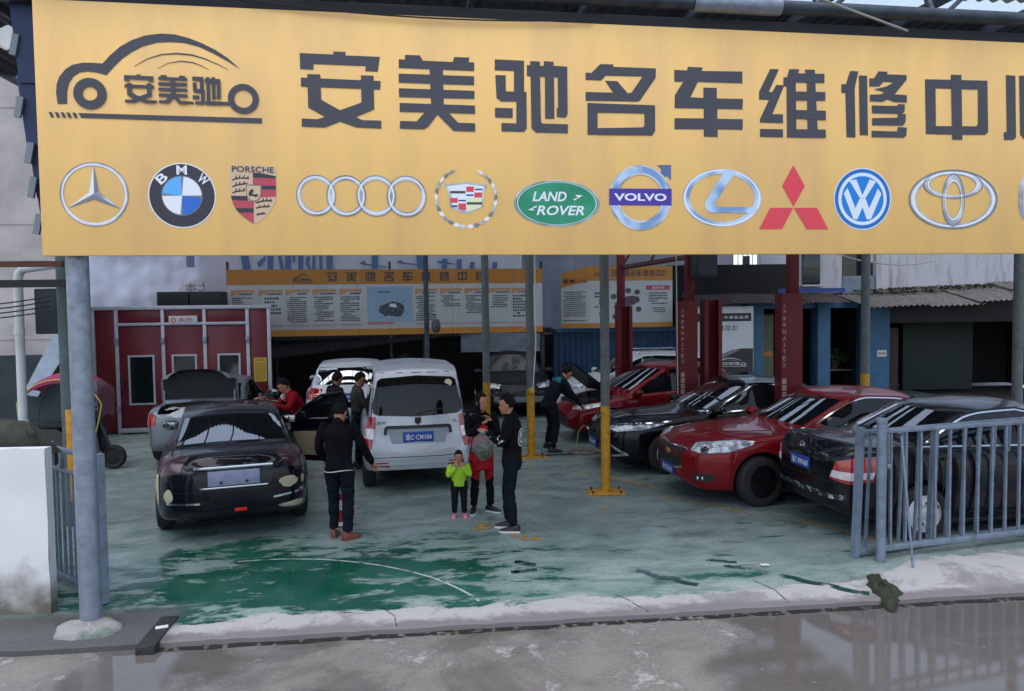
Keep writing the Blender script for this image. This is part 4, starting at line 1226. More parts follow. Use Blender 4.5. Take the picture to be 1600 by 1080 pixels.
def side_details(c, x0, xb, x1, xa=None, bw=.05, chrome_top=True, handles=(), quarter=None):
    """front and rear door glass split by a black pillar, bright surround, door gaps"""
    c.side_win(x0, xb + bw / 2)
    At, Bt = list(c._lastA), list(c._lastB)
    c.side_win(xb - bw / 2, x1)
    A2, B2 = c._lastA, c._lastB
    c.strip('pillar', [(xb, At[-1][1], At[-1][2]), (xb, Bt[-1][1], Bt[-1][2])], (0, -1, 0), bw, trim_black, .003, 8, None, True)
    if chrome_top:
        T = [(p[0], p[1], p[2] + .012) for p in Bt + B2]
        c.strip('window_trim', T, (0, -1, 0), .016, chrome, .006, 30, None, True)
        T = [(p[0], p[1], p[2] - .010) for p in At + A2]
        c.strip('window_trim', T, (0, -1, 0), .014, chrome, .006, 30, None, True)
    for h in handles:
        c.handle(h)

def gaps(c, xf, xb, xr, zl=.30):
    W = c.W / 2
    for x, sl in ((xf, .06), (xb, 0), (xr, -.10)):
        P, wr, zs, ws, zb = c.half(x)
        c.seam([(x, W, zb - .01), (x - .01, W, (zb + zl) / 2), (x + sl, W, zl)])

# --- bright red sedan with black wheels, nose to the left
red = paint('bright_red', rgb(124, 8, 20), 0.2, 0.32)
c = Car('parked_car', 'bright red sedan with black front wheel and clear headlamp, nose to the left', (4.58, 11.10, 0), R(188.5), red, 4.80, 1.84,
        **sedan(4.80, 1.465, 1.05, .28, -.95, -1.72, 1.0, .86, 1.09), wheel_r=.335, axles=(1.46, -1.30))
c.lip(trim_black)
c.screen(.98, .36, 'windscreen'); c.screen(-1.62, -1.02, 'rear_window')
side_details(c, .93, -.42, -1.50, handles=(-.28, -1.28)); gaps(c, 1.02, -.38, -1.30)
c.mirror(.74)
c.wheels('alloy', {(0, 1): 'black', (0, -1): 'black'}, steer=R(10))
c.patch('headlamp', [(2.22, .50, .70), (2.10, .66, .675), (1.86, .82, .72), (1.60, .88, .83)], [(2.20, .50, .82), (2.06, .66, .845), (1.80, .82, .90), (1.58, .88, .88)], (-.75, -.6, -.25), lamp_clear, 18, 6, .006, sym=True)
for sy in (1, -1):
    q, n = c.hit((2.1, .68 * sy, .735), (-.75, -.6 * sy, -.2), .008)
    mb = MB(); mb.lathe([(.05, 0), (.055, .008), (.03, .014), (.001, .016)], axis='X', n=18); o = mb.build('lamp_projector', lamp_dark, c.root, q); o.rotation_euler = n.to_track_quat('X', 'Z').to_euler()
c.patch('upper_grille', [(2.4, -.46, .645), (2.4, .46, .645)], [(2.4, -.44, .725), (2.4, .44, .725)], (-1, 0, 0), trim_black, 20, 4, .004)
c.patch('lower_grille', [(2.4, -.40, .47), (2.4, .40, .47)], [(2.4, -.46, .615), (2.4, .46, .615)], (-1, 0, 0), trim_black, 20, 4, .004)
c.strip('grille_trim', [(2.4, -.44, .49), (2.4, -.30, .455), (2.4, .30, .455), (2.4, .44, .49)], (-1, 0, 0), .022, chrome, .008)
c.strip('grille_trim', [(2.4, -.47, .735), (2.4, .47, .735)], (-1, 0, 0), .014, chrome, .008)
q, n = c.hit((2.4, 0, .64), (-1, 0, 0), .012)
mb = MB(); mb.box(q, (.016, .17, .05), bev=.006); mb.box(q, (.018, .07, .075), bev=.006); mb.build('badge', M('gold_badge', rgb(190, 160, 90), .3, .6), c.root)
c.patch('fog_lamp_recess', [(2.2, .58, .34), (2.05, .80, .36)], [(2.2, .60, .45), (2.05, .80, .45)], (-.8, -.55, 0), trim_black, 8, 4, .004, sym=True)
c.blob('fog_lamp', (2.2, .66, .39), (.03, .05, .05), chrome, (-.8, -.55, 0)); c.blob('fog_lamp', (2.2, .74, .39), (.03, .03, .05), chrome, (-.8, -.55, 0))
c.plate(2.4, .40, True, .0, '渝C5D96K', w=.44)
c.seam([(2.18, .10, .84), (1.6, .62, .9), (1.1, .78, .95)], (0, 0, -1), .009)
c.strip('hood_crease', [(2.1, .36, .9), (1.2, .58, 1.0)], (0, 0, -1), .012, red, .006, sym=True)

# --- black sedan with chrome strips in the bumper
blackp = paint('black', rgb(8, 9, 12), 0.0, 0.3)
blackp.node_tree.nodes['Principled BSDF'].inputs['Coat Weight'].default_value = .45
c = Car('parked_car', 'glossy black sedan with slanted chrome bumper strips between the two red cars', (3.72, 13.15, 0), R(188.5), blackp, 4.75, 1.82,
        **sedan(4.75, 1.45, .95, .15, -1.05, -1.80, .97, .80, 1.07), wheel_r=.33, axles=(1.40, -1.34))
c.lip(trim_black)
c.screen(.88, .24, 'windscreen'); c.screen(-1.70, -1.12, 'rear_window')
side_details(c, .83, -.50, -1.6, handles=(-.34, -1.32)); gaps(c, .95, -.46, -1.36)
c.mirror(.64); c.wheels('alloy', steer=R(4))
c.patch('headlamp', [(2.2, .42, .67), (2.06, .64, .65), (1.8, .82, .70), (1.5, .88, .79)], [(2.18, .42, .74), (2.02, .64, .75), (1.78, .82, .79), (1.48, .88, .82)], (-.75, -.6, -.2), lamp_clear, 18, 5, .006, sym=True)
c.strip('headlamp_brow', [(2.2, .40, .755), (2.0, .66, .77), (1.75, .84, .82), (1.4, .9, .86)], (-.7, -.6, -.3), .022, chrome, .009, sym=True)
c.patch('upper_grille', [(2.38, -.40, .50), (2.38, .40, .50)], [(2.38, -.44, .72), (2.38, .44, .72)], (-1, 0, 0), trim_black, 20, 5, .004)
c.strip('grille_trim', [(2.38, -.44, .72), (2.38, -.12, .60), (2.38, .12, .60), (2.38, .44, .72)], (-1, 0, 0), .028, chrome, .010)
c.strip('bumper_strip', [(2.3, .50, .56), (2.2, .68, .44), (2.05, .80, .33)], (-.8, -.55, 0), .035, chrome, .010, sym=True)
c.strip('bumper_strip', [(2.05, .82, .33), (2.2, .62, .30)], (-.8, -.55, 0), .03, chrome, .010, sym=True)
c.plate(2.38, .43, True, 0, '渝C9AR97')
c.strip('hood_crease', [(2.1, .34, .9), (1.1, .60, 1.0)], (0, 0, -1), .02, blackp, .010, sym=True)

# --- dark sedan by the right gate, tail to the left
darkp = paint('blue_black', rgb(14, 15, 22), 0.0, 0.3)
c = Car('parked_car', 'dark blue-black sedan behind the right gate with its tail to the left', (5.74, 9.47, 0), R(9), darkp, 4.62, 1.72,
        **sedan(4.62, 1.50, 1.12, .42, -.88, -1.52, 1.0, .82, 1.10, belt_lift=.02), wheel_r=.315, axles=(1.33, -1.33), kr=.2)
c.lip(trim_black)
c.screen(1.05, .5, 'windscreen'); c.screen(-1.44, -.95, 'rear_window')
side_details(c, .98, -.12, -1.32, handles=(.02, -1.02), bw=.07); gaps(c, 1.05, -.08, -1.08)
c.wheels('cover'); c.mirror(.82)
c.patch('tail_lamp', [(-2.26, .52, .70), (-2.14, .72, .66), (-1.96, .83, .70)], [(-2.26, .62, .90), (-2.12, .74, .95), (-1.90, .83, .97)], (.72, -.68, 0), lamp_red, 12, 8, .012, sym=True)
c.patch('tail_lamp_lens', [(-2.26, .53, .725), (-2.14, .72, .70), (-1.97, .83, .73)], [(-2.26, .565, .80), (-2.13, .73, .79), (-1.94, .83, .80)], (.72, -.68, 0), lamp_white, 12, 5, .018, sym=True)
c.plate(-2.3, .80, False, .0, '渝C·89N68', w=.42)
c.seam([(-2.2, -.66, 1.09), (-2.26, -.62, .66), (-2.26, .62, .66), (-2.2, .66, 1.09)], (1, 0, -.1), .010, sym=False)
c.strip('bumper_scuff', [(-2.2, -.70, .50), (-2.3, 0, .50), (-2.2, .70, .50)], (1, 0, 0), .06, M('scuffed_bumper', rgb(28, 30, 36), .6, col2=rgb(170, 172, 174), vscale=16, mixlo=.55, mixhi=.62), .005)
for y in (0.0,):
    q, n = c.hit((-2.3, y, .98), (1, 0, 0), .01)
    mb = MB(); mb.lathe([(.045, -.008), (.045, .004), (.036, .006), (.036, -.002)], axis='X', n=24); mb.box((0, 0, 0), (.01, .09, .014)); mb.build('badge', chrome, c.root, q)
q, n = c.hit((-2.28, -.42, .94), (1, 0, 0), .006)
mb = MB(); mb.box(q, (.008, .12, .03), bev=.003); mb.build('badge', chrome, c.root)

# --- red hatchback with raised bonnet, mechanic at its front
red2 = paint('deep_red', rgb(110, 9, 22), 0.15, 0.34)
L = 4.2
prof = dict(top=[(2.1, .60), (2.05, .70), (1.95, .76), (1.6, .84), (1.25, .92), (1.12, .97), (.98, 1.06), (.2, 1.46), (-.1, 1.50), (-.6, 1.51), (-1.1, 1.47), (-1.45, 1.38), (-1.85, 1.05), (-2.0, .98), (-2.06, .90), (-2.1, .8)],
            belt=[(2.1, .5), (1.9, .70), (1.1, .88), (0, .95), (-1.5, 1.02), (-2.0, .93), (-2.1, .7)],
            bot=[(2.1, .34), (1.95, .22), (0, .2), (-1.8, .25), (-2.1, .4)],
            plan=[(2.1, .64), (2.04, .76), (1.9, .87), (1.6, .955), (1.1, .99), (0, 1), (-1.4, .985), (-1.8, .93), (-2.02, .84), (-2.1, .74)])
c = Car('parked_car', 'deep red hatchback with its bonnet propped open beside the lift', (2.95, 16.1, 0), R(196), red2, L, 1.76, **prof, wheel_r=.315, axles=(1.30, -1.25),
        cuts=[((1.55, 0, .86), (.72, 1.10, .36))])
c.lip(trim_black)
c.screen(1.0, .28, 'windscreen'); c.screen(-1.78, -1.40, 'rear_window', k=-.1)
side_details(c, .96, -.30, -1.50, handles=(-.15, -1.15), chrome_top=False); gaps(c, 1.1, -.26, -1.2)
c.mirror(.78); c.wheels('alloy')
c.patch('headlamp', [(1.98, .44, .66), (1.8, .66, .64), (1.45, .83, .74)], [(1.96, .44, .73), (1.78, .66, .76), (1.42, .83, .82)], (-.75, -.6, -.2), lamp_clear, 14, 5, .006, sym=True)
c.patch('lower_grille', [(2.1, -.42, .34), (2.1, .42, .34)], [(2.1, -.46, .52), (2.1, .46, .52)], (-1, 0, 0), trim_black, 14, 4, .004)
# bonnet: hinged at the windscreen, front edge up
hood = MB()
def hoodf(a, b):
    x = 1.12 + .92 * a; t = -1 + 2 * b
    w = .70 - .10 * a ** 2
    return Vector((x - .10 * t * t * a, t * w, .97 - .15 * a - .05 * t * t))
def hoodu(a, b):
    return hoodf(a, b) - Vector((0, 0, .03))
hood.grid(hoodf, 10, 14); hood.grid(hoodu, 10, 14)
ho = hood.build('bonnet', [trim_black], c.root)
piv = Vector((1.12, 0, .97))
ho.matrix_local = Matrix.Translation(piv) @ Matrix.Rotation(R(-48), 4, 'Y') @ Matrix.Translation(-piv)
mb = MB(); mb.tube([(1.72, .52, .80), (1.62, .40, 1.38)], .008, 6); mb.build('prop_rod', steel_dark, c.root)
eng = MB()
random.seed(5)
for i in range(16):
    eng.box((1.3 + random.random() * .5, -.45 + random.random() * .9, .72 + random.random() * .08), (.08 + random.random() * .14, .08 + random.random() * .16, .10), bev=.012)
eng.build('engine', M('engine_grey', rgb(50, 52, 56), .5, .3, var=.4, vscale=9), c.root)

# --- white estate behind the lift
whitep = paint('white', rgb(206, 210, 214), 0.0, 0.35)
suv = dict(top=[(2.15, .66), (2.1, .78), (1.95, .86), (1.5, .95), (1.15, 1.02), (1.0, 1.08), (.35, 1.50), (.1, 1.56), (-.5, 1.59), (-1.3, 1.56), (-1.75, 1.48), (-1.95, 1.25), (-2.1, 1.02), (-2.15, .85)],
           belt=[(2.15, .55), (1.9, .80), (1.0, .98), (0, 1.02), (-1.6, 1.06), (-2.05, .98), (-2.15, .72)],
           bot=[(2.15, .38), (1.95, .26), (0, .25), (-1.9, .30), (-2.15, .44)],
           plan=[(2.15, .66), (2.08, .78), (1.9, .88), (1.6, .96), (1.1, .99), (0, 1), (-1.5, .985), (-1.95, .93), (-2.1, .84), (-2.15, .76)])
c = Car('parked_car', 'white estate car half hidden behind the deep red hatchback', (3.02, 19.0, 0), R(187.5), whitep, 4.3, 1.8, **suv, wheel_r=.33, axles=(1.32, -1.30))
c.lip(trim_black); c.screen(1.0, .42, 'windscreen'); side_details(c, .95, -.25, -1.55, chrome_top=False); c.mirror(.8); c.wheels('alloy')
c.patch('headlamp', [(1.98, .46, .72), (1.8, .68, .70), (1.5, .85, .78)], [(1.96, .46, .82), (1.78, .68, .84), (1.47, .85, .88)], (-.75, -.6, -.2), lamp_clear, 14, 5, .006, sym=True)
for sy in (1, -1):
    mb = MB(); mb.tube([(.1, sy * .60, 1.565), (0, sy * .60, 1.60), (-1.2, sy * .60, 1.60), (-1.35, sy * .60, 1.56)], .014, 8); mb.build('roof_rail', chrome, c.root)

# --- white car with its tail to the viewer, far behind the minivan
c = Car('parked_car', 'white hatchback seen from behind, standing beyond the two men by the minivan', (-3.72, 17.75, 0), R(99), whitep, 4.3, 1.8, **suv, wheel_r=.33, axles=(1.32, -1.30))
c.lip(trim_black); c.screen(1.0, .42, 'windscreen'); side_details(c, .95, -.25, -1.6, chrome_top=False); c.mirror(.8); c.wheels('alloy')
c.patch('rear_window', [(-2.0, -.66, 1.14), (-2.0, .66, 1.14)], [(-1.8, -.58, 1.47), (-1.8, .58, 1.47)], (1, 0, 0), glass_dark, 16, 8, .005)
c.patch('tail_lamp', [(-2.1, .60, .86), (-1.95, .86, .86)], [(-2.1, .62, 1.06), (-1.9, .86, 1.08)], (.75, -.66, 0), lamp_red, 8, 6, .008, sym=True)
c.plate(-2.1, .90, False, 0, '渝C68W57')
c.strip('boot_trim', [(-2.15, -.4, .78), (-2.15, .4, .78)], (1, 0, 0), .05, trim_black, .006)

# --- dark car facing the viewer at the very back
c = Car('parked_car', 'dark car facing the street at the back beside the blue wall', (-.05, 20.6, 0), R(276), paint('dark_green', rgb(22, 28, 30), 0, .4), 4.3, 1.8, **suv, wheel_r=.33, axles=(1.32, -1.30))
c.lip(trim_black); c.screen(1.0, .42, 'windscreen'); side_details(c, .95, -.25, -1.6, chrome_top=False); c.mirror(.8); c.wheels('alloy')
c.patch('headlamp', [(1.98, .46, .72), (1.8, .68, .70), (1.5, .85, .78)], [(1.96, .46, .82), (1.78, .68, .84), (1.47, .85, .88)], (-.75, -.6, -.2), lamp_clear, 14, 5, .006, sym=True)
c.patch('grille', [(2.1, -.42, .60), (2.1, .42, .60)], [(2.1, -.42, .78), (2.1, .42, .78)], (-1, 0, 0), trim_black, 12, 4, .005)
c.patch('bumper', [(2.1, -.62, .40), (2.1, .62, .40)], [(2.1, -.62, .54), (2.1, .62, .54)], (-1, 0, 0), M('grey_bumper', rgb(120, 126, 134), .5), 16, 4, .012)

# --- silver saloon with raised boot lid in front of the spray booth
silver = paint('silver', rgb(118, 125, 132), 0.55, 0.34)
c = Car('parked_car', 'silver saloon with its boot lid wide open in front of the spray booth', (-5.74, 14.98, 0), R(97), silver, 3.95, 1.72,
        **sedan(3.95, 1.46, 1.0, .34, -.72, -1.30, .98, .80, 1.06), wheel_r=.30, axles=(1.20, -1.10), cuts=[((-1.62, 0, .92), (.56, 1.12, .52))])
c.lip(trim_black); c.screen(.92, .42, 'windscreen'); c.screen(-1.24, -.80, 'rear_window'); side_details(c, .88, -.08, -1.1, chrome_top=False); c.mirror(.72); c.wheels('alloy')
c.patch('tail_lamp', [(-1.95, .60, .74), (-1.72, .84, .72)], [(-1.95, .60, .92), (-1.66, .84, .94)], (.75, -.66, 0), lamp_red, 10, 6, .008, sym=True)
lid = MB()
def lidf(a, b):
    t = -1 + 2 * b
    x = -1.32 - .52 * min(1, a / .62); z = 1.075 - .01 * a
    if a > .62:
        z = 1.065 - (a - .62) / .38 * .13; x = -1.84 - .05 * (a - .62) / .38
    w_ = .66 * (1 - .22 * max(0, (a - .55) / .45) ** 3)
    return Vector((x + (.16 * abs(t) ** 4 * min(1, a / .62)), t * w_, z - .03 * t * t))
def lidu(a, b):
    p = lidf(a, b)
    return p + (Vector((0, 0, -.03)) if a <= .62 else Vector((.03, 0, 0)))
lid.grid(lidf, 14, 16); 
lo = lid.build('boot_lid', silver, c.root)
li = MB(); li.grid(lambda a, b: lidu(.03 + a * .94, .04 + .92 * b), 14, 16)
inn = li.build('lid_lining', black, lo)
piv = Vector((-1.28, 0, 1.07))
lo.matrix_local = Matrix.Translation(piv) @ Matrix.Rotation(R(84), 4, 'Y') @ Matrix.Translation(-piv)
for sy in (1, -1):
    mb = MB(); mb.tube([(-1.40, sy * .60, .96), (-1.34, sy * .60, 1.30)], .014, 8); mb.build('gas_strut', steel, c.root)
pap = M('grey_paper', rgb(172, 174, 178), .8, var=.1)
for k, (x, y, r) in enumerate(((-1.5, .34, .2), (-1.55, -.1, -.3), (-1.62, -.38, .5))):
    mb = MB(); mb.grid(lambda a, b: (x + (a - .5) * .34, y + (b - .5) * .34, .98 + .05 * mnoise.noise((a * 4 + k, b * 4, k))), 8, 8)
    o = mb.build('paper_sheet', pap); o.parent = None
    o.matrix_world = c.root.matrix_basis @ o.matrix_basis
    tag(o, ('crumpled grey paper lying left in the open boot', 'crumpled grey paper lying in the middle of the open boot', 'crumpled grey paper lying right in the open boot')[k], 'paper')

# --- dark blue saloon in the foreground, filler patches, front door open
navy = paint('navy', rgb(11, 14, 24), 0.0, 0.32)
TL = 4.78
sp_ = sedan(TL, 1.395, 1.05, .30, -1.0, -1.86, .965, .80, 1.035)
c = Car('parked_car', 'dark saloon with beige filler patches and no number plate under repair in the left foreground', (-4.05, 10.98, 0), R(110.5), navy, TL, 1.80, **sp_, wheel_r=.325, axles=(1.40, -1.37), kr=.15, soft=.075, crown=.045, tumble=.34,
        cuts=[((.42, -.80, .72), (.98, .56, .74))])
c.lip(trim_black); c.screen(.98, .38, 'windscreen'); c.screen(-1.80, -1.06, 'rear_window', m=.03)
c.side_win(.93, -.40, sym=False); A1, B1 = list(c._lastA), list(c._lastB); c.side_win(-.46, -1.42, sym=False)
c.strip('window_trim', [(p[0], p[1], p[2] + .014) for p in B1 + c._lastB], (0, -1, 0), .03, M('bare_grey_primer', rgb(128, 136, 150), .35, .3, coat=.6), .006, 30)
# right-hand rear window only: the front door hangs open
A_, B_ = c._lastA, c._lastB
c.patch('side_window', [(p[0], -p[1], p[2]) for p in A_], [(p[0], -p[1], p[2]) for p in B_], (0, 1, 0), glass_dark, 14, 6, .004)
c.mirror(.74); c.wheels('alloy'); gaps(c, 1.02, -.42, -1.38)
filler = M('body_filler', rgb(186, 176, 152), .8, var=.08, vscale=8)
def filler_spot(p, d, rx, rz_, seed):
    n = 20; A = []; 
    d = Vector(d).normalized(); e1 = d.cross(Vector((0, 0, 1))).normalized(); e2 = e1.cross(d)
    ctr = Vector(p); pts = []
    for i in range(n):
        a = 2 * math.pi * i / n; q = 1 + .35 * mnoise.noise((math.cos(a) * 1.3 + seed, math.sin(a) * 1.3, seed))
        pts.append(ctr + e1 * (rx * q * math.cos(a)) + e2 * (rz_ * q * math.sin(a)))
    mb = MB(); vs = []
    for f in (1.0, .66, .33):
        vs += [c.hit(ctr.lerp(q, f), d, .003 if f == 1 else .006)[0] for q in pts]
    vs.append(c.hit(ctr, d, .007)[0])
    fs = [(j * n + i, j * n + (i + 1) % n, (j + 1) * n + (i + 1) % n, (j + 1) * n + i) for j in range(2) for i in range(n)] + [(2 * n + i, 2 * n + (i + 1) % n, 3 * n) for i in range(n)]
    mb.add(vs, fs); mb.build('filler_patch', filler, c.root)
filler_spot((-2.3, .70, .58), (.9, -.35, 0), .06, .075, 1)
filler_spot((-2.35, -.60, .66), (1, .2, 0), .11, .065, 2)
filler_spot((-2.25, -.82, .66), (.6, .8, 0), .05, .05, 3)
filler_spot((-2.3, -.66, .38), (.9, .4, 0), .19, .035, 4)
filler_spot((-2.05, .86, .66), (.3, -.95, 0), .10, .20, 5)
filler_spot((-1.78, .88, .78), (0, -1, 0), .10, .09, 6)
filler_spot((-1.05, .9, .62), (0, -1, 0), .16, .09, 7)
c.patch('tail_lamp', [(-2.3, .52, .84), (-2.12, .74, .80), (-1.9, .86, .82)], [(-2.28, .54, 1.0), (-2.1, .74, 1.01), (-1.85, .86, 1.0)], (.75, -.66, 0), M('masked_lamp', rgb(50, 17, 24), .3, 0, coat=.4), 12, 7, .008, sym=True)
c.patch('plate_recess', [(-2.4, .40, .66), (-2.4, -.40, .66)], [(-2.4, .46, .88), (-2.4, -.46, .88)], (1, 0, 0), trim_black, 12, 4, .003)
pl_ = c.plate(-2.4, .765, False, 0, '', blue=False, w=.56, h=.17); pl_.data.materials[0] = M('bare_plate_mount', rgb(142, 148, 176), .5, var=.12, vscale=9)
for yy_ in (-.14, .14):
    q, n = c.hit((-2.4, yy_, .72), (1, 0, 0), .022); mb = MB(); mb.cyl(q, q + Vector((-.012, 0, 0)), .016, n=10); mb.build('plate_screw', trim_black, pl_)
q, n = c.hit((-2.4, 0, .885), (1, 0, 0), .008); mb = MB(); mb.box(q, (.026, .86, .036), bev=.010); mb.build('boot_trim', chrome, c.root)
q, n = c.hit((-2.4, 0, .66), (1, 0, 0), .006); mb = MB(); mb.box(q, (.022, .74, .024), bev=.008); mb.build('boot_trim', chrome, c.root)
c.strip('bumper_strip', [(-2.3, .72, .50), (-2.36, .36, .49)], (1, -.2, 0), .022, chrome, .010)
c.strip('bumper_strip', [(-2.36, -.42, .50), (-2.25, -.74, .53)], (1, .2, 0), .022, chrome, .010)
c.strip('bumper_strip', [(-2.26, -.70, .53), (-2.1, -.86, .56)], (.8, .6, 0), .05, chrome, .008)
c.patch('fog_lamp', [(-2.4, .0, .37), (-2.4, -.13, .37)], [(-2.4, .0, .405), (-2.4, -.13, .405)], (1, 0, 0), M('lit_fog_lamp', rgb(190, 20, 24), .2, coat=1, emis=(.9, .03, .03, .15)), 8, 4, .010)
c.seam([(-2.26, -.68, 1.08), (-2.34, -.66, .62), (-2.34, .66, .62), (-2.26, .68, 1.08)], (1, 0, -.05), .010, sym=False)
# open front door on the right-hand side, hinged at its front edge
door = empty('door'); door.parent = c.root
door.location = (.98, -.86, 0); door.rotation_euler = (0, 0, R(58))
mb = MB()
mb.prism([(0, .30), (-.98, .28), (-1.06, .58), (-1.05, .98), (-.06, .94)], (0, 0.03, 0), (1, 0, 0), (0, 0, 1), 0.05); mb.build('door_skin', navy, door)
mb = MB(); mb.tube([(-.06, .02, .95), (-.32, .06, 1.16), (-.62, .10, 1.34), (-.98, .11, 1.40), (-1.06, .05, .98)], .022, 8); mb.build('door_frame', navy, door)
mb = MB(); mb.prism([(-.1, .96), (-1.03, 1.0), (-.96, 1.38), (-.62, 1.32), (-.32, 1.14)], (0, .05, 0), (1, 0, 0), (0, 0, 1), .008); mb.build('side_window', glass_dark, door)
mb = MB(); mb.prism([(-.08, .40), (-.92, .38), (-.98, .60), (-.97, .78), (-.12, .76)], (0, .052, 0), (1, 0, 0), (0, 0, 1), -.02); mb.build('door_lining', cloth_seat, door)
seat = MB(); seat.box((.25, -.42, .62), (.5, .46, .14), bev=.05); seat.box((-.06, -.42, .95), (.14, .46, .60), rot=Matrix.Rotation(R(-14), 3, 'Y'), bev=.05)
seat.build('seat', cloth_seat, c.root)
# newspapers used as masking lie on the roof
mb = MB()
for k, (x, y, w_, d_, r_) in enumerate(((.25, -.30, .5, .16, .1), (.15, -.55, .3, .12, -.1))):
    mb = MB(); mb.grid(lambda a, b: (x + (b - .5) * d_, y + (a - .5) * w_, c.top(x + (b - .5) * d_) + .0 - .05 * ((y + (a - .5) * w_) / .6) ** 2 + .02 * abs(mnoise.noise((a * 5, b * 3, k))) + .012), 10, 5)
    o = mb.build('masking_paper', filler); o.matrix_world = c.root.matrix_basis @ o.matrix_basis
    tag(o, ('long beige masking paper lying on the roof of the dark saloon', 'short beige masking paper at the roof edge of the dark saloon')[k], 'paper')
TEANA = c

# --- silver minivan in the middle, tail to the viewer
vs_ = paint('pale_silver', rgb(194, 198, 206), 0.3, 0.36)
VL = 3.9
van = dict(top=[(1.95, .62), (1.9, .74), (1.8, .84), (1.45, 1.0), (1.3, 1.10), (.72, 1.72), (.45, 1.82), (-.3, 1.86), (-1.4, 1.85), (-1.72, 1.80), (-1.82, 1.70), (-1.90, 1.15), (-1.93, .85), (-1.95, .66)],
           belt=[(1.95, .52), (1.7, .80), (1.2, .98), (0, 1.04), (-1.6, 1.06), (-1.86, 1.04), (-1.95, .55)],
           bot=[(1.95, .36), (1.75, .26), (0, .24), (-1.6, .28), (-1.8, .32), (-1.95, .36)],
           plan=[(1.95, .66), (1.88, .80), (1.7, .90), (1.4, .96), (.9, .99), (0, 1), (-1.4, .995), (-1.7, .975), (-1.85, .945), (-1.92, .91), (-1.95, .86)])
c = Car('minivan', 'silver minivan with blue number plate parked tail-on in the middle of the yard', (-1.76, 12.95, 0), R(101.5), vs_, VL, 1.62, **van, wheel_r=.295, axles=(1.25, -1.25), tumble=.15, kf=.12, kr=.04, crown=.05, sx=.03)
c.root['category'] = 'minivan'
c.lip(trim_black)
c.screen(1.25, .80, 'windscreen', k=.10)
c.side_win(1.12, .50); c.side_win(.44, -.55); c.side_win(-.61, -1.62)
c.mirror(1.02); c.wheels('alloy')
gaps(c, .95, .48, -.58, .32)
def vy(y, z): return (-1.98, y, z)
c.patch('rear_window', [vy(.66, 1.20), vy(.60, 1.14), vy(0, 1.11), vy(-.60, 1.14), vy(-.66, 1.20)], [vy(.57, 1.62), vy(.52, 1.665), vy(0, 1.70), vy(-.52, 1.665), vy(-.57, 1.62)], (1, 0, 0), glass_rear, 26, 9, .006)
tl = [vy(.70, .74), vy(.735, .70)]
for sy in (1, -1):
    c.patch('tail_lamp', [(-1.95, sy * .675, .66), (-1.87, sy * .80, .68)], [(-1.95, sy * .69, 1.12), (-1.83, sy * .79, 1.12)], (.72, -.7 * sy, 0), lamp_red, 8, 10, .010)
    c.patch('tail_lamp_lens', [(-1.95, sy * .685, .80), (-1.88, sy * .79, .82)], [(-1.95, sy * .69, .95), (-1.86, sy * .79, .95)], (.72, -.7 * sy, 0), lamp_white, 8, 5, .016)
    c.patch('reflector', [vy(sy * .42, .40), vy(sy * .66, .42)], [vy(sy * .44, .47), vy(sy * .66, .47)], (1, 0, 0), M('red_reflector', rgb(150, 24, 30), .3), 8, 3, .008)
c.patch('plate_recess', [vy(.38, .73), vy(-.38, .73)], [vy(.46, .97), vy(-.46, .97)], (1, 0, 0), M('recess_silver', rgb(150, 156, 166), .5, .3), 10, 4, .003)
c.strip('plate_garnish', [vy(.47, .86), vy(.46, .965), vy(-.46, .965), vy(-.47, .86)], (1, 0, 0), .045, trim_black, .016, 40)
c.plate(-1.98, .82, False, 0, '渝C·CM104', w=.44, h=.15)
c.seam([vy(.62, .54), vy(.66, .75), vy(.67, 1.15), vy(.60, 1.66), vy(.54, 1.74), vy(-.54, 1.74), vy(-.60, 1.66), vy(-.67, 1.15), vy(-.66, .75), vy(-.62, .54), vy(.62, .54)], (1, 0, 0), .010, sym=False)
c.strip('bumper_crease', [vy(.70, .52), vy(-.70, .52)], (1, 0, 0), .02, vs_, .012)
c.strip('bumper_crease', [vy(.60, .44), vy(-.60, .44)], (1, 0, 0), .02, vs_, .010)
q, n = c.hit(vy(0, 1.05), (1, 0, 0), .006)
mb = MB(); mb.prism([(-.045, .05), (.045, .05), (.045, -.02), (0, -.06), (-.045, -.02)], q, (0, 1, 0), (0, 0, 1), -.012); mb.build('badge', trim_black, c.root)
for s_, yy, ww in (('五菱荣光', .52, .26), ('1.5L', -.52, .12)):
    tv, tf = text_fit(s_, ww, .045, .01)
    q, n = c.hit(vy(yy, 1.03), (1, 0, 0), .006)
    mb = MB(); mb.add([q + Vector((-.002, -v.x, v.y)) for v in tv], tf); mb.build('badge_lettering', e_grey, c.root, smooth=None)
q, n = c.hit(vy(-.46, 1.58), (1, 0, 0), .010)
mb = MB(); mb.lathe([(.001, -.002), (.055, -.002), (.055, .002), (.001, .002)], axis='X', n=20); st_ = mb.build('window_sticker', M('cream_sticker', rgb(220, 206, 170), .6), c.root, q)
q, n = c.hit(vy(0, 1.76), (1, 0, 0), .004)
mb = MB(); mb.tube([vy(.0, 1.14), (-1.965, -.02, 1.16), (-1.945, -.34, 1.22)], .008, 6); mb.build('rear_wiper', trim_black, c.root)
mb = MB(); mb.cyl((-1.9, -.45, .27), (-2.0, -.45, .26), .03, n=12); mb.build('exhaust', steel_dark, c.root)

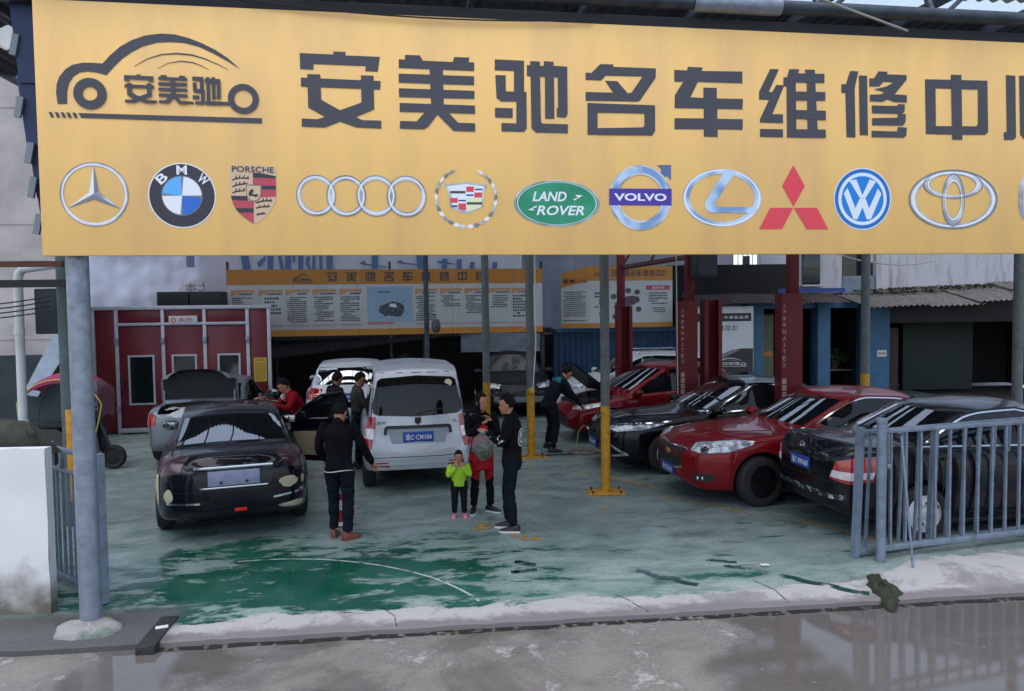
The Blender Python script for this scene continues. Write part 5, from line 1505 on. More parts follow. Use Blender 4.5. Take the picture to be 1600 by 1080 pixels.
# ------------------------------------------------------------------ spray booth at the back left
booth_red = M('booth_red_panel', rgb(104, 14, 30), .38, 0, var=.12, vscale=1.2, rvar=.08)
booth_trim = M('booth_trim', rgb(186, 184, 196), .45, .3, var=.1, vscale=6)
booth_glass = M('booth_glass', (0.006, 0.012, 0.014), .1, 0, spec=.6)
BW, BH = 3.78, 2.78
booth = empty('spray_booth', (-9.17, 16.70, 0), R(9.1))
tag(booth, 'dark red spray booth with three glazed doors and pale metal frame', 'spray booth')
cols = (.04, .52, 1.48, 2.36, 3.28, BW - .04)
mb = MB(); mb.box((BW / 2 - .4, 3.05, BH / 2), (BW - .9, 5.8, BH - .06)); mb.build('body', booth_red, booth)
for a, b in ((0, 1), (4, 5)):
    mb = MB(); mb.box(((cols[a] + cols[b]) / 2, .10, BH / 2), (cols[b] - cols[a] - .06, .05, BH - .08), bev=.006); mb.build('side_panel', booth_red, booth)
for i in range(1, 4):
    x0, x1 = cols[i], cols[i + 1]
    mb = MB(); mb.box(((x0 + x1) / 2, .10, 2.60), (x1 - x0 - .06, .05, .28), bev=.006); mb.build('top_panel', booth_red, booth)
    d = MB(); d.box(((x0 + x1) / 2, .09, 1.26), (x1 - x0 - .075, .05, 2.22), bev=.008); dr_ = d.build('door', booth_red, booth)
    wx0, wx1 = ((.76, 1.27), (1.67, 2.16), (2.64, 3.09))[i - 1]
    w = MB(); w.box(((wx0 + wx1) / 2, .052, 1.19), (wx1 - wx0, .02, 1.02)); w.build('window', booth_glass, dr_)
    f = MB()
    for z in (.66, 1.72): f.box(((wx0 + wx1) / 2, .046, z), (wx1 - wx0 + .05, .03, .04))
    for x in (wx0, wx1): f.box((x, .044, 1.19), (.04, .03, 1.02))
    f.build('window_frame', booth_trim, dr_)
    h = MB(); h.box((x0 + .10, .03, 1.1), (.03, .05, .22), bev=.01); h.build('door_handle', steel_dark, dr_)
for x in cols:
    mb = MB(); mb.box((x, .07, BH / 2), (.075, .075, BH), bev=.008); mb.build('upright', booth_trim, booth)
for x in cols[1:5]:
    for z in (.55, 2.05):
        mb = MB(); mb.box((x, .02, z), (.085, .04, .14), bev=.01); mb.build('hinge', steel, booth)
mb = MB(); mb.box((BW / 2, .065, BH), (BW + .04, .09, .085), bev=.01); mb.build('top_rail', booth_trim, booth)
mb = MB(); mb.box((1.9, .062, 2.42), (2.78, .08, .065), bev=.008); mb.build('door_rail', booth_trim, booth)
mb = MB(); mb.box((1.9, .06, .08), (2.78, .09, .10), bev=.008); mb.build('threshold', booth_trim, booth)
mb = MB(); mb.box((1.92, .02, 2.50), (.60, .03, .19), bev=.006); np_ = mb.build('name_plate', M('plate_grey_white', rgb(204, 202, 210), .5), booth)
mb = MB(); put_text(mb, '东升', 1.98, 2.50, .30, .10, .003, 0, 0, .02); mb.build('name_text', e_red2, np_, smooth=None)
mb = MB(); ring(mb, (1.72, 2.50, .055, .055), .6, .003, 0, 24); mb.build('name_logo', e_red2, np_, smooth=None)
nt_ = empty('wall_notice', booth.location, R(9.1)); tag(nt_, 'yellow paper notice stuck on the right end of the red booth', 'notice')
mb = MB(); mb.box((3.53, .068, 1.36), (.28, .006, .54)); mb.build('sheet', M('yellow_notice_paper', rgb(196, 170, 60), .7), nt_)
mb = MB()
random.seed(12)
put_text(mb, '安全操作', 3.53, 1.57, .20, .055, .0645, 0, 0, .01)
for r in range(11):
    x = 3.42
    while x < 3.63:
        w = .01 + random.random() * .03; mb.box((x + w / 2, .0645, 1.50 - r * .036), (w, .001, .015)); x += w + .008
mb.build('printed_text', M('notice_ink', rgb(140, 60, 30), .7), nt_, smooth=None)['kind'] = 'stuff'
dk = M('dark_green_metal', rgb(46, 54, 58), .6, .2, var=.2, vscale=3)
for k, (x, w, lab) in enumerate(((1.42, .70, 'left dark ventilation box on top of the red booth'), (2.16, .72, 'right dark ventilation box on top of the red booth'))):
    mb = MB(); mb.box((0, 0, .20), (w, .7, .40), bev=.012)
    for i in range(5): mb.box((0, -.352, .08 + i * .06), (w * .86, .012, .012))
    p = booth.matrix_basis @ Vector((x, 1.5, BH - .02))
    tag(mb.build('ventilation_box', dk, None, p, R(9.1)), lab, 'vent')

# ------------------------------------------------------------------ notice boards and banner at the back
board_white = M('board_white', rgb(196, 198, 200), .5, var=.05, vscale=2)
board_orange = M('board_orange', rgb(196, 132, 52), .5, var=.06, vscale=2)
board_tab = M('board_tab_orange', rgb(206, 156, 108), .5)
board_blue = M('board_pale_blue', rgb(150, 178, 204), .5, var=.05, vscale=2)
print_ink = M('small_print_ink', rgb(70, 74, 82), .6)
def text_rows(mb, x0, x1, z0, z1, y, rows, seed, mi=0, full=.9):
    rnd = random.Random(seed)
    rh = (z1 - z0) / rows
    for r in range(rows):
        z = z1 - (r + .5) * rh
        end = x0 + (x1 - x0) * (full if rnd.random() < .75 else .35 + .5 * rnd.random())
        x = x0 + (rh * 1.2 if rnd.random() < .3 else 0)
        while x < end:
            w = rh * (.35 + .45 * rnd.random()); h = rh * (.42 + .2 * rnd.random())
            mb.add([(x, y, z - h / 2), (x + w, y, z - h / 2), (x + w, y, z + h / 2), (x, y, z + h / 2)], [(0, 1, 2, 3)], mi)
            x += w + rh * .18
nb = empty('notice_board', (-7.1, 19.2, 2.03), R(10.0))
tag(nb, 'long notice board of ten white panels with orange header behind the red booth', 'notice board')
NWB, NHB = 8.06, 1.69
for i in range(10):
    w = NWB / 10
    mb = MB(); mb.box((w * (i + .5), .03, NHB / 2), (w - .008, .03, NHB), bev=.003)
    p = mb.build('panel', board_blue if 0 else board_white, nb)
    mb = MB(); mb.box((w * (i + .5), .012, NHB - .19), (w - .008, .005, .38)); mb.build('header', board_orange, p)
    mb = MB(); mb.box((w * (i + .5), .012, .08), (w - .008, .005, .16)); mb.build('footer', board_orange, p)
yy = .008
gl = MB()
order = ['an', 'mei', 'chi', 'ming', 'che', 'wei', 'xiu', 'zhong', 'xin']
for i, k in enumerate(order):
    x = 2.46 + i * .475
    gl = MB(); glyph_fit(gl, k, x, x + .25, NHB - .31, NHB - .07, yy); gl.build('character', ink, nb, smooth=None)
lg = MB(); car_logo(lg, yy, lambda x, z: (1.58 + (x - .1) * .31, NHB - .33 + (z - 1.13) * .31)); lg.build('header_logo', ink, nb, smooth=None)
tx = MB(); tb = MB()
cols_ = [0.10, .76, 1.42, 2.08, 2.74, 4.66, 5.32, 5.96, 6.60, 7.22]
for i, x in enumerate(cols_):
    w = .58
    tb = MB()
    tb.add([(x, yy, 1.12), (x + w, yy, 1.12), (x + w, yy, 1.185), (x, yy, 1.185)], [(0, 1, 2, 3)])
    tb.add([(x, yy, 1.03), (x + .22, yy, 1.12 - .001), (x, yy, 1.12 - .001)], [(0, 1, 2)])
    tb.build('column_tab', board_tab, nb, smooth=None)
    tb = MB(); tb.add([(x, yy, .26), (x + w, yy, .26), (x + w, yy, .28), (x, yy, .28)], [(0, 1, 2, 3)])
    tb.build('column_rule', M('board_rule', rgb(170, 140, 130), .6), nb, smooth=None)
    text_rows(tx, x + .2, x + w, 1.04, 1.11, yy - .001, 1, i)
    text_rows(tx, x + .03, x + w - .03, (.34, .55, .34, .36, .36, .34, .70, .52, .66, .40)[i], 1.01, yy, (12, 5, 13, 12, 12, 12, 6, 9, 6, 8)[i], 40 + i)
tx.build('printed_text', print_ink, nb, smooth=None)['kind'] = 'stuff'
pic = MB(); px0, px1 = 3.44, 4.60
pic.add([(px0, yy - .001, .34), (px1, yy - .001, .34), (px1, yy - .001, 1.24), (px0, yy - .001, 1.24)], [(0, 1, 2, 3)], 0)
car_ = [(3.72, .62), (3.78, .54), (3.95, .50), (4.15, .46), (4.30, .48), (4.38, .60), (4.38, .74), (4.28, .82), (4.10, .86), (3.92, .80), (3.76, .74)]
pic.add([(a, yy - .002, b) for a, b in car_], [tuple(range(len(car_)))], 1)
for cx_, cz_ in ((3.90, .55), (4.26, .53)):
    ring(pic, (cx_, cz_, .06, .075), .5, yy - .003, 2, 20)
pic.add([(4.0, yy - .003, .72), (4.2, yy - .003, .70), (4.16, yy - .003, .80), (4.02, yy - .003, .80)], [(0, 1, 2, 3)], 3)
text_rows(pic, 3.62, 4.45, 1.06, 1.14, yy - .002, 1, 77, 2, 1.0)
for k in range(16):
    a = k * .39; text_rows(pic, 4.04 + .43 * math.cos(a), 4.10 + .43 * math.cos(a), .64 + .27 * math.sin(a), .67 + .27 * math.sin(a), yy - .002, 1, 90 + k, 2)
pic.add([(px0, yy - .002, .27), (4.1, yy - .002, .27), (4.1, yy - .002, .33), (px0, yy - .002, .33)], [(0, 1, 2, 3)], 4)
pic.build('car_diagram', [board_blue, M('diagram_car', rgb(96, 100, 116), .6, col2=rgb(40, 42, 54), vscale=14), print_ink, e_light, M('pink_bar', rgb(206, 120, 110), .6)], nb, smooth=None)
mb = MB()
for x in (.02, NWB / 2, NWB - .02): mb.box((x, .10, NHB / 2 - .9), (.06, .06, NHB + 2.2))
mb.box((NWB / 2, .075, .1), (NWB, .05, .06)); mb.box((NWB / 2, .075, NHB - .1), (NWB, .05, .06))
mb.build('support_frame', steel_dark, nb)

# folded board above the blue wall on the right
fb = empty('notice_board', (2.15, 21.22, 2.10), 0)
tag(fb, 'folded white notice board with orange header and red heading above the blue wall', 'notice board')
for nm, a, b in (('side_panel', Vector((-.75, .30, 0)), Vector((0, 0, 0))), ('front_panel', Vector((0, 0, 0)), Vector((2.38, .42, 0)))):
    L_ = (b - a).length; ang = math.atan2(b.y - a.y, b.x - a.x)
    pn = empty(nm, a, ang); pn.parent = fb
    hl = 1.52 if nm == 'side_panel' else 1.70
    mb = MB(); mb.prism([(0, 0), (L_, 0), (L_, 1.70), (0, hl)], (0, .03, 0), (1, 0, 0), (0, 0, 1), .03); mb.build('sheet', board_white, pn, smooth=None)
    mb = MB(); mb.prism([(0, hl - .40), (L_, 1.30), (L_, 1.70), (0, hl)], (0, -.001, 0), (1, 0, 0), (0, 0, 1), .003); mb.build('header', board_orange, pn, smooth=None)
    mb = MB(); mb.prism([(0, 0), (L_, 0), (L_, .13), (0, .13)], (0, -.001, 0), (1, 0, 0), (0, 0, 1), .003); mb.build('footer', board_orange, pn, smooth=None)
    t_ = MB()
    if nm == 'front_panel':
        for i, k in enumerate(order): glyph_fit(t_, k, .64 + i * .182, .79 + i * .182, 1.42, 1.60, -.006)
        car_logo(t_, -.006, lambda x, z: (.14 + (x - .1) * .16, 1.44 + (z - 1.13) * .16))
        text_rows(t_, .16, .34, .34, 1.0, -.004, 7, 5); text_rows(t_, 1.72, 2.28, .62, .98, -.004, 5, 8); text_rows(t_, 1.80, 2.24, .40, .56, -.004, 3, 9)
        rb = MB(); rb.prism([(1.64, 1.04), (2.34, 1.04), (2.34, 1.16), (1.64, 1.16)], (0, -.003, 0), (1, 0, 0), (0, 0, 1), .003); rb.build('red_heading', e_red2, pn, smooth=None)
        rb = MB(); put_text(rb, '服务项目', 1.99, 1.10, .34, .07, -.0075, 0, 0, .01); rb.build('heading_text', e_light, pn, smooth=None)
        cp = MB(); car2 = [(.70, .56), (.80, .50), (1.0, .52), (1.25, .62), (1.46, .72), (1.44, .84), (1.25, .88), (1.05, .86), (.9, .76), (.74, .70)]
        cp.add([(a_, -.004, b_) for a_, b_ in car2], [tuple(range(len(car2)))], 0)
        for cx_, cz_ in ((.70, .86), (.86, .98), (1.12, 1.02), (1.38, .98), (1.42, .50), (.74, .30), (1.1, .36)): flat([circ((cx_, cz_, .085, .075), 1, 18)], -.004, cp, 1)
        cp.build('car_picture', [M('picture_violet', rgb(110, 92, 112), .6, col2=rgb(60, 56, 70), vscale=12), M('picture_grey', rgb(96, 104, 106), .6, col2=rgb(50, 56, 58), vscale=20)], pn, smooth=None)
    else:
        text_rows(t_, .06, L_ - .05, .30, 1.02, -.004, 13, 33); text_rows(t_, .06, L_ - .1, 1.20, 1.40, -.004, 1, 34); text_rows(t_, .04, L_ - .04, .17, .24, -.004, 1, 35)
    t_.build('printed_text', ink if nm == 'front_panel' else print_ink, pn, smooth=None)['kind'] = 'stuff'

# white banner with tall blue strokes and the pale sheet behind everything
bn = empty('blue_lettered_banner', (-3.43, 20.8, 0), R(10))
tag(bn, 'white banner with tall blue brush characters above the long notice board', 'banner')
mb = MB()
mb.grid(lambda a, b: (-4.6 + 8.4 * a, .03 + .03 * mnoise.noise((a * 9, b * 2, 1)), 2.2 + 3.4 * b), 40, 10); mb.build('cloth', M('banner_cloth', rgb(206, 208, 222), .8, var=.06, vscale=1.5), bn)
STROKES = [[(-3.77,4.16),(-3.61,4.16),(-3.44,3.75),(-3.63,3.75)],[(-3.28,3.95),(-3.15,4.06),(-3.04,4.15),(-3.08,4.0),(-3.19,3.86),(-3.26,3.85)],[(-2.99,4.16),(-2.84,4.16),(-2.88,3.74),(-3.02,3.74)],[(-2.86,4.14),(-2.8,4.14),(-2.59,3.74),(-2.68,3.74)],[(-2.54,4.16),(-2.39,4.16),(-2.43,3.74),(-2.57,3.74)],[(-2.38,4.14),(-2.26,4.13),(-2.32,3.94),(-2.37,3.97)],[(-2.21,4.14),(-2.08,4.14),(-2.11,3.74),(-2.24,3.74)],[(-2.02,4.11),(-1.93,4.11),(-1.96,3.92),(-1.88,3.74),(-1.96,3.74),(-2.04,3.92)],[(-1.83,4.14),(-1.75,4.14),(-1.8,3.74),(-1.88,3.74)],[(-1.7,4.11),(-1.63,4.11),(-1.61,3.74),(-1.69,3.74)],[(-1.48,4.14),(-1.33,4.14),(-1.36,3.74),(-1.51,3.74)],[(-0.65,3.92),(-0.52,4.01),(-0.47,3.92),(0.19,3.82),(0.19,3.8),(-0.48,3.88)],[(-0.28,4.15),(-0.13,4.15),(-0.17,3.73),(-0.32,3.73)],[(0.33,3.95),(0.45,4.02),(0.53,3.95),(1.23,3.86),(1.23,3.84),(0.5,3.91)],[(0.79,4.13),(0.94,4.13),(1.09,3.73),(0.92,3.73)],[(1.4,3.94),(1.52,4.0),(2.03,3.88),(1.5,3.92)],[(1.58,4.05),(1.72,4.05),(1.69,3.72),(1.56,3.73)],[(1.97,4.03),(2.12,4.03),(2.09,3.72),(1.96,3.72)],[(2.35,3.96),(2.47,3.96),(2.45,3.72),(2.32,3.72)],[(2.72,3.99),(2.81,3.99),(2.81,3.72),(2.71,3.72)],[(2.96,3.95),(3.1,3.95),(3.08,3.72),(2.95,3.72)]]
mb = MB()
for k, p in enumerate(STROKES):
    zt = max(q[1] for q in p)
    p = [(q[0], q[1] + (.7 if q[1] > zt - .03 and len(p) == 4 and zt > 4.1 else 0)) for q in p]
    mb = MB(); mb.add([(q[0], -.012 - .0008 * k, q[1]) for q in p], [tuple(range(len(p)))])
    mb.build('brush_stroke', M('banner_blue_ink', rgb(92, 120, 168), .7), bn, smooth=None)
tp = empty('pale_sheeting', (-13.5, 22.6, 0), R(4))
tag(tp, 'pale lavender plastic sheeting hanging behind the red booth and boards', 'sheeting')
mb = MB()
def tpf(a, b):
    x = 15.5 * a; z = 6.0 * b
    return (x, .25 * mnoise.noise((x * .8, z * .5, 2)) + .10 * mnoise.noise((x * 3.0, z * .8, 5)) + .05 * mnoise.noise((x * 7 + z * 3, z * 3, 9)), z)
mb.grid(tpf, 120, 50); mb.build('sheet', M('pale_plastic_sheet', rgb(176, 184, 204), .45, var=.08, vscale=1.2), tp, smooth=60)
bl2 = empty('blue_lettered_banner', (-8.6, 21.6, 0), R(8)); tag(bl2, 'pale slanted banner with small grey characters above the booth ventilation boxes', 'banner')
mb = MB(); mb.prism([(-.9, 3.0), (1.0, 3.0), (1.1, 4.05), (-.6, 3.45)], (0, 0, 0), (1, 0, 0), (0, 0, 1), .01); mb.build('cloth', M('banner_cloth2', rgb(214, 216, 226), .8), bl2, smooth=None)
mb = MB(); put_text(mb, '本土搞商', .15, 3.42, 1.35, .26, -.016, .10, 0, .0); mb.build('lettering', e_grey, bl2, smooth=None)
mb = MB(); mb.box((-.35, -.03, 4.4), (.22, .004, .95)); mb.build('brush_stroke', M('banner_grey_ink', rgb(120, 134, 166), .7), bl2)

# lean-to of dark corrugated sheets under the long board, dark wall behind
lt = empty('lean_to', (-5.95, 18.75, 0), R(12)); tag(lt, 'black corrugated lean-to roof with toothed edge under the long notice board', 'lean-to')
darkw = M('dark_shed_wall', rgb(38, 34, 36), .85, var=.3, vscale=2)  # the dark void under the boards, its shade put into wall and floor colour
def ltf(x0, x1, z00, z01, z10, z11, y0, y1):
    mb = MB(); n = 150; vs = []
    for i in range(n + 1):
        t = i / n; x = x0 + (x1 - x0) * t; h = .03 * (1 if i % 2 else -1)
        vs += [(x, y0, z00 + (z01 - z00) * t + h), (x, y1, z10 + (z11 - z10) * t + h)]
    mb.add(vs, [(2 * i, 2 * i + 2, 2 * i + 3, 2 * i + 1) for i in range(n)]); return mb
ltf(0, 4.3, 1.50, 1.98, 1.80, 2.02, 0, .9).build('roof_sheet', M('black_sheet', (0.018, 0.02, 0.024), .7), lt, smooth=None)
ltf(0, 7.6, 1.90, 1.98, 2.06, 2.10, .95, 1.7).build('roof_sheet', MATS['black_sheet'], lt, smooth=None)
mb = MB(); mb.box((3.6, 2.3, .95), (8.4, .06, 1.9)); mb.build('back_wall', darkw, lt)
mb = MB(); mb.box((3.6, 1.0, .04), (8.2, 2.4, .05)); mb.build('dark_floor', darkw, lt)
for x in (0.1, 3.9, 7.2):
    mb = MB(); mb.box((x, 1.1, .95), (.07, .07, 1.9)); mb.build('post', steel_dark, lt)
sh = MB(); sh.grid(lambda a, b: (-1.35 + 2.1 * a, 20.35 + .05 * mnoise.noise((a * 6, b * 2, 0)) + .15 * a, 1.52 + (.55 - .08 * a) * b), 30, 8)
tag(sh.build('grey_tarpaulin', M('grey_tarp', rgb(112, 120, 132), .7, var=.15, vscale=3)), 'grey tarpaulin strip hanging under the right end of the long board', 'tarpaulin')

# ------------------------------------------------------------------ blue workshop at the back right
ws = empty('workshop_building', (1.15, 21.75, 0), R(2)); tag(ws, 'blue and white workshop with dark bays and old sheet awnings at the back right', 'building')
bluew = M('blue_wall_paint', rgb(36, 68, 102), .6, var=.2, vscale=1.5)
blue2 = M('blue_pillar_paint', rgb(56, 94, 126), .6, var=.18, vscale=2)
wall_w = M('stained_white_wall', rgb(172, 172, 180), .85, col2=rgb(110, 108, 112), vscale=2.2, stretch=(2.5, 1, .35), mixlo=.5, mixhi=.78)
dark_in = M('dark_interior', rgb(30, 32, 34), .9, var=.3, vscale=1)  # shade inside the bays put into a near-black wall colour
mb = MB(); n = 90; vs = []
for i in range(n + 1):
    x = 3.6 * i / n; h = (0, .03, .03, 0)[i % 4]; vs += [(x, -h, 0), (x, -h, 2.08)]
mb.add(vs, [(2 * i, 2 * i + 2, 2 * i + 3, 2 * i + 1) for i in range(n)]); mb.build('corrugated_wall', bluew, ws, smooth=None)
mb = MB(); mb.box((1.8, -.05, 2.02), (3.7, .10, .12), bev=.01); mb.build('blue_beam', blue2, ws)
mb = MB(); mb.box((4.55, .25, 1.4), (1.9, .2, 2.8)); mb.build('wall', wall_w, ws)
def pillar(x, w, d=.5, z=2.75, y=-.35):
    mb = MB(); mb.box((x, y, z / 2), (w, d, z), bev=.015); mb.build('pillar', blue2, ws)
pillar(5.62, .44); pillar(7.55, .36); pillar(9.05, .62, .7); 
mb = MB(); mb.box((7.0, -.30, 2.66), (3.2, .3, .20), bev=.01); mb.build('lintel', blue2, ws)
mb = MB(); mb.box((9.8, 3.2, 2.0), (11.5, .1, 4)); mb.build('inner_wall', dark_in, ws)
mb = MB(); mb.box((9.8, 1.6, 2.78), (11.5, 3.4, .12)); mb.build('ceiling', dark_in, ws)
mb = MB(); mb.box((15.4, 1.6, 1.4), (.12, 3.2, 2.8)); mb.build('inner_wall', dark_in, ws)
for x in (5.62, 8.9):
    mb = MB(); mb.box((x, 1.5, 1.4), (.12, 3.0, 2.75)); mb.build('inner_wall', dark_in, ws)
mb = MB(); mb.box((6.08, -.06, 1.2), (.46, .06, 2.4), bev=.01); dd = mb.build('door', M('olive_door', rgb(92, 96, 74), .6, var=.2, vscale=3, stretch=(6, 1, .6)), ws)
mb = MB(); mb.box((6.10, -.10, 1.28), (.36, .02, .14)); mb.build('door_sign', M('door_sign_orange', rgb(180, 110, 40), .6), dd)
mb = MB(); mb.box((12.3, -.25, 2.42), (6.6, .2, .62), bev=.02); mb.build('shutter_box', M('dark_shutter', rgb(44, 40, 44), .7, var=.2, vscale=2), ws)
mb = MB(); mb.box((10.05, .9, 1.0), (.6, .5, 1.9), bev=.02); mb.build('cupboard', M('brown_cupboard', rgb(70, 54, 50), .7, var=.2, vscale=3), ws)
mb = MB(); mb.box((12.0, 1.5, 1.05), (2.2, .2, 2.1), bev=.02); mb.build('rolling_door', M('dim_green_panel', rgb(46, 56, 54), .7), ws)
# upper storey with openings
mb = MB(); mb.box((12.5, .05, 4.3), (6.4, .2, 2.6)); mb.build('upper_wall', wall_w, ws)
mb = MB(); mb.box((8.85, .12, 3.22), (1.0, .2, .50)); mb.build('upper_wall', M('blue_grey_wall', rgb(110, 122, 136), .8, var=.2, vscale=2), ws)
mb = MB(); mb.box((7.65, .12, 4.0), (1.35, .2, 2.0)); mb.build('upper_wall', wall_w, ws)
mb = MB(); mb.box((8.8, .6, 4.2), (1.2, .1, 1.6)); mb.build('upper_window', booth_glass, ws)
mb = MB(); mb.box((7.42, -.02, 3.75), (.50, .06, 1.05), bev=.01); w_ = mb.build('window', booth_glass, ws)
mb = MB(); mb.box((7.42, -.05, 3.2), (.62, .14, .06), bev=.01); mb.build('window_sill', wall_w, w_)
mb = MB(); mb.box((7.2, -.55, 3.06), (1.9, .05, .12)); mb.build('blue_fascia', M('royal_blue_fascia', rgb(40, 62, 128), .6), ws)
# old lean sheets over the doors
rs = M('rusty_sheet', rgb(60, 50, 50), .85, var=.4, vscale=3, stretch=(3, 1, 1))
for i in range(4):
    corr(3.7 + i * 1.05, 4.8 + i * 1.05, -1.3, .05, 2.70 + .02 * (i % 2), 2.98 + .02 * (i % 2), .12, .015).build('awning_sheet', rs, ws, smooth=80)
gs = M('grey_asbestos_sheet', rgb(98, 95, 95), .9, col2=rgb(64, 66, 62), vscale=5, bump=.2)
for i, (x0, x1, z0, z1, dz) in enumerate(((8.25, 9.9, 2.62, 2.98, 0), (9.8, 11.3, 2.60, 3.02, .03), (11.2, 12.7, 2.70, 3.10, .06), (12.6, 14.2, 2.80, 3.22, .1))):
    o = corr(x0, x1, -2.0, -.1, z0, z1, .15, .02).build('awning_sheet', gs, ws, smooth=80)
    o.rotation_euler = (0, R(-2.2 + .8 * (i % 2)), 0); o.location.z = -.02 + .40 * (R(1) * 0) - (x0 + x1) / 2 * math.sin(R(2.2 - .8 * (i % 2))) + .02 * i
lf = MB(); random.seed(4)
for k in range(1400):
    x = 8.6 + random.random() * 5.6; y = -.1 - abs(random.gauss(0, .22)); z = 3.05 + (x - 8.6) * .03 + .06 * random.random() + y * .18
    a = random.random() * 6.28; s_ = .03 + .03 * random.random(); t = random.random() - .5
    e1 = Vector((math.cos(a), math.sin(a), t)) * s_; e2 = Vector((-math.sin(a), math.cos(a), .6 * random.random())) * s_ * .6
    c_ = Vector((x, y, z)); lf.add([c_ - e1, c_ + e2, c_ + e1, c_ - e2], [(0, 1, 2, 3)])
lo_ = lf.build('leaf_litter', M('dead_leaves', rgb(64, 60, 44), .9, col2=rgb(50, 66, 40), vscale=3), ws, smooth=None); lo_['kind'] = 'stuff'
for x, z, lab in ((9.13, 1.28, 'small white door number plate on the big blue pillar'), ):
    pt = empty('number_tag', ws.matrix_basis @ Vector((x, -.71, z)), R(2)); tag(pt, lab, 'sign')
    mb = MB(); mb.box((0, 0, 0), (.26, .012, .18)); mb.build('sheet', white_plastic, pt)
    mb = MB(); put_text(mb, '配件部', 0, 0, .2, .09, -.008, 0, 0, .015); mb.build('lettering', print_ink, pt, smooth=None)

# shop poster beside the lift
po = empty('shop_poster', (4.85, 20.75, .86), R(3)); tag(po, 'poster with a black heading bar and dark car picture between lift and blue pillar', 'poster')
mb = MB(); mb.box((.85, .01, .89), (1.72, .02, 1.78)); mb.build('sheet', board_white, po)
mb = MB(); mb.box((.85, -.003, 1.49), (1.60, .004, .22)); mb.build('heading_bar', M('poster_black', rgb(34, 30, 36), .5), po)
mb = MB(); put_text(mb, '专·业·技·术·铸·就·品·质', 1.02, 1.49, 1.1, .085, -.007); mb.build('heading_text', e_light, po, smooth=None)
mb = MB()
for i, k in enumerate(order[5:]): glyph_fit(mb, k, .56 + i * .19, .70 + i * .19, 1.13, 1.27, -.002)
mb.build('title_text', ink, po, smooth=None)
mb = MB()
dc = [(.3, .0), (1.70, .0), (1.70, .64), (1.36, .64), (1.10, .60), (.86, .50), (.70, .36), (.5, .3), (.3, .28)]
mb.add([(a, -.002, b) for a, b in dc], [tuple(range(len(dc)))], 0)
hi = [(.72, .36), (.9, .52), (1.12, .60), (1.34, .62), (1.2, .54), (1.0, .46), (.85, .36)]
mb.add([(a, -.0035, b) for a, b in hi], [tuple(range(len(hi)))], 1)
mb.build('car_picture', [M('poster_car', rgb(44, 38, 44), .5, var=.3, vscale=3), M('poster_car_glass', rgb(120, 122, 130), .4)], po, smooth=None)
mb = MB(); car_logo(mb, -.006, lambda x, z: (.50 + (x - .1) * .62, .16 + (z - 1.13) * .34)); mb.build('car_outline_logo', board_white, po, smooth=None)

# pale house walls behind, with the bright gap of sky between them
hw = M('pale_house_wall', rgb(176, 178, 190), .85, var=.1, vscale=.8)
h1 = MB(); h1.box((0, 0, 2.8), (6.0, .3, 5.6)); h1.box((2.0, -.25, 3.9), (.06, .06, 3.0)); tag(h1.build('back_house', hw, None, (4.4, 25.6, 0), R(4)), 'pale house wall behind the folded notice board', 'building')
h2 = MB(); h2.box((0, 0, 3.2), (9, .3, 6.4)); h2.box((0, -.2, 3.0), (9, .12, .12)); tag(h2.build('back_house', hw, None, (12.9, 26.4, 0), R(4)), 'pale house wall right of the bright gap behind the workshop', 'building')
gr = MB()
for i in range(6): gr.box((7.35 + i * .16, 25.5, 3.9), (.018, .018, 1.5))
gr.box((7.75, 25.5, 3.42), (1.0, .03, .06)); gr.box((7.78, 25.48, 3.95), (.22, .03, .7))
tag(gr.build('window_grille', steel_dark), 'iron grille in the bright gap between the houses', 'grille')

# ------------------------------------------------------------------ car lifts
lift_red = M('lift_red', rgb(96, 11, 23), .5, .05, var=.18, vscale=3, rvar=.1)
lift_white = M('lift_label_white', rgb(160, 138, 138), .6)
def lift(x, y, rz_, h, label, ext=0.0, text=True):
    o = empty('lift_column', (x, y, 0), rz_); tag(o, label, 'car lift', 'red columns of the car lifts')
    w, d, t = .34, .26, .02
    mb = MB(); mb.prism([(-w / 2, -d / 2), (w / 2, -d / 2), (w / 2, d / 2), (w / 2 - .07, d / 2), (w / 2 - .07, d / 2 - t), (w / 2 - t, d / 2 - t), (w / 2 - t, -d / 2 + t), (-w / 2 + t, -d / 2 + t), (-w / 2 + t, d / 2 - t), (-w / 2 + .07, d / 2 - t), (-w / 2 + .07, d / 2), (-w / 2, d / 2)], (0, 0, 0.02), (1, 0, 0), (0, 1, 0), h)
    mb.build('column', lift_red, o, smooth=None)
    mb = MB(); mb.box((0, .02, .62), (w - .06, .14, .7), bev=.02); cr = mb.build('carriage', lift_red, o)
    for s_ in (-1, 1):
        a = MB(); a.box((s_ * .42, .30, .20), (.75, .09, .10), rot=Matrix.Rotation(s_ * R(25), 3, 'Z'), bev=.012); a.build('arm', lift_red, o)
    mb = MB(); mb.box((0, 0, .012), (.62, .52, .024), bev=.005); mb.build('base_plate', lift_red, o)
    if ext:
        mb = MB(); mb.box((.06, 0, h + ext / 2), (.16, .14, ext), bev=.008); mb.build('extension', lift_red, o)
    if text:
        tm = MB()
        for i, ch in enumerate('上海耐特NAITEX'):
            z = h - .16 - i * .105
            put_text(tm, ch, -w / 2 + .045, z, .014 if ch == 'I' else .055, .07, -d / 2 - .004, 0, 0, .02)
        tm.build('lettering', lift_white, o, smooth=None)
        tm = MB()
        for i in range(9): tm.box((-w / 2 + .045, -d / 2 - .002, h - 1.36 - i * .105), (.07, .004, .085))
        tm.build('label_strip', lift_white, o)
    return o
lift(2.55, 17.5, R(187), 2.66, 'red lift column on the far side of the deep red hatchback', 1.2, False)
lift(3.29, 14.45, R(7), 2.74, 'red lift column nearest the deep red hatchback, with white vertical lettering', 1.4)
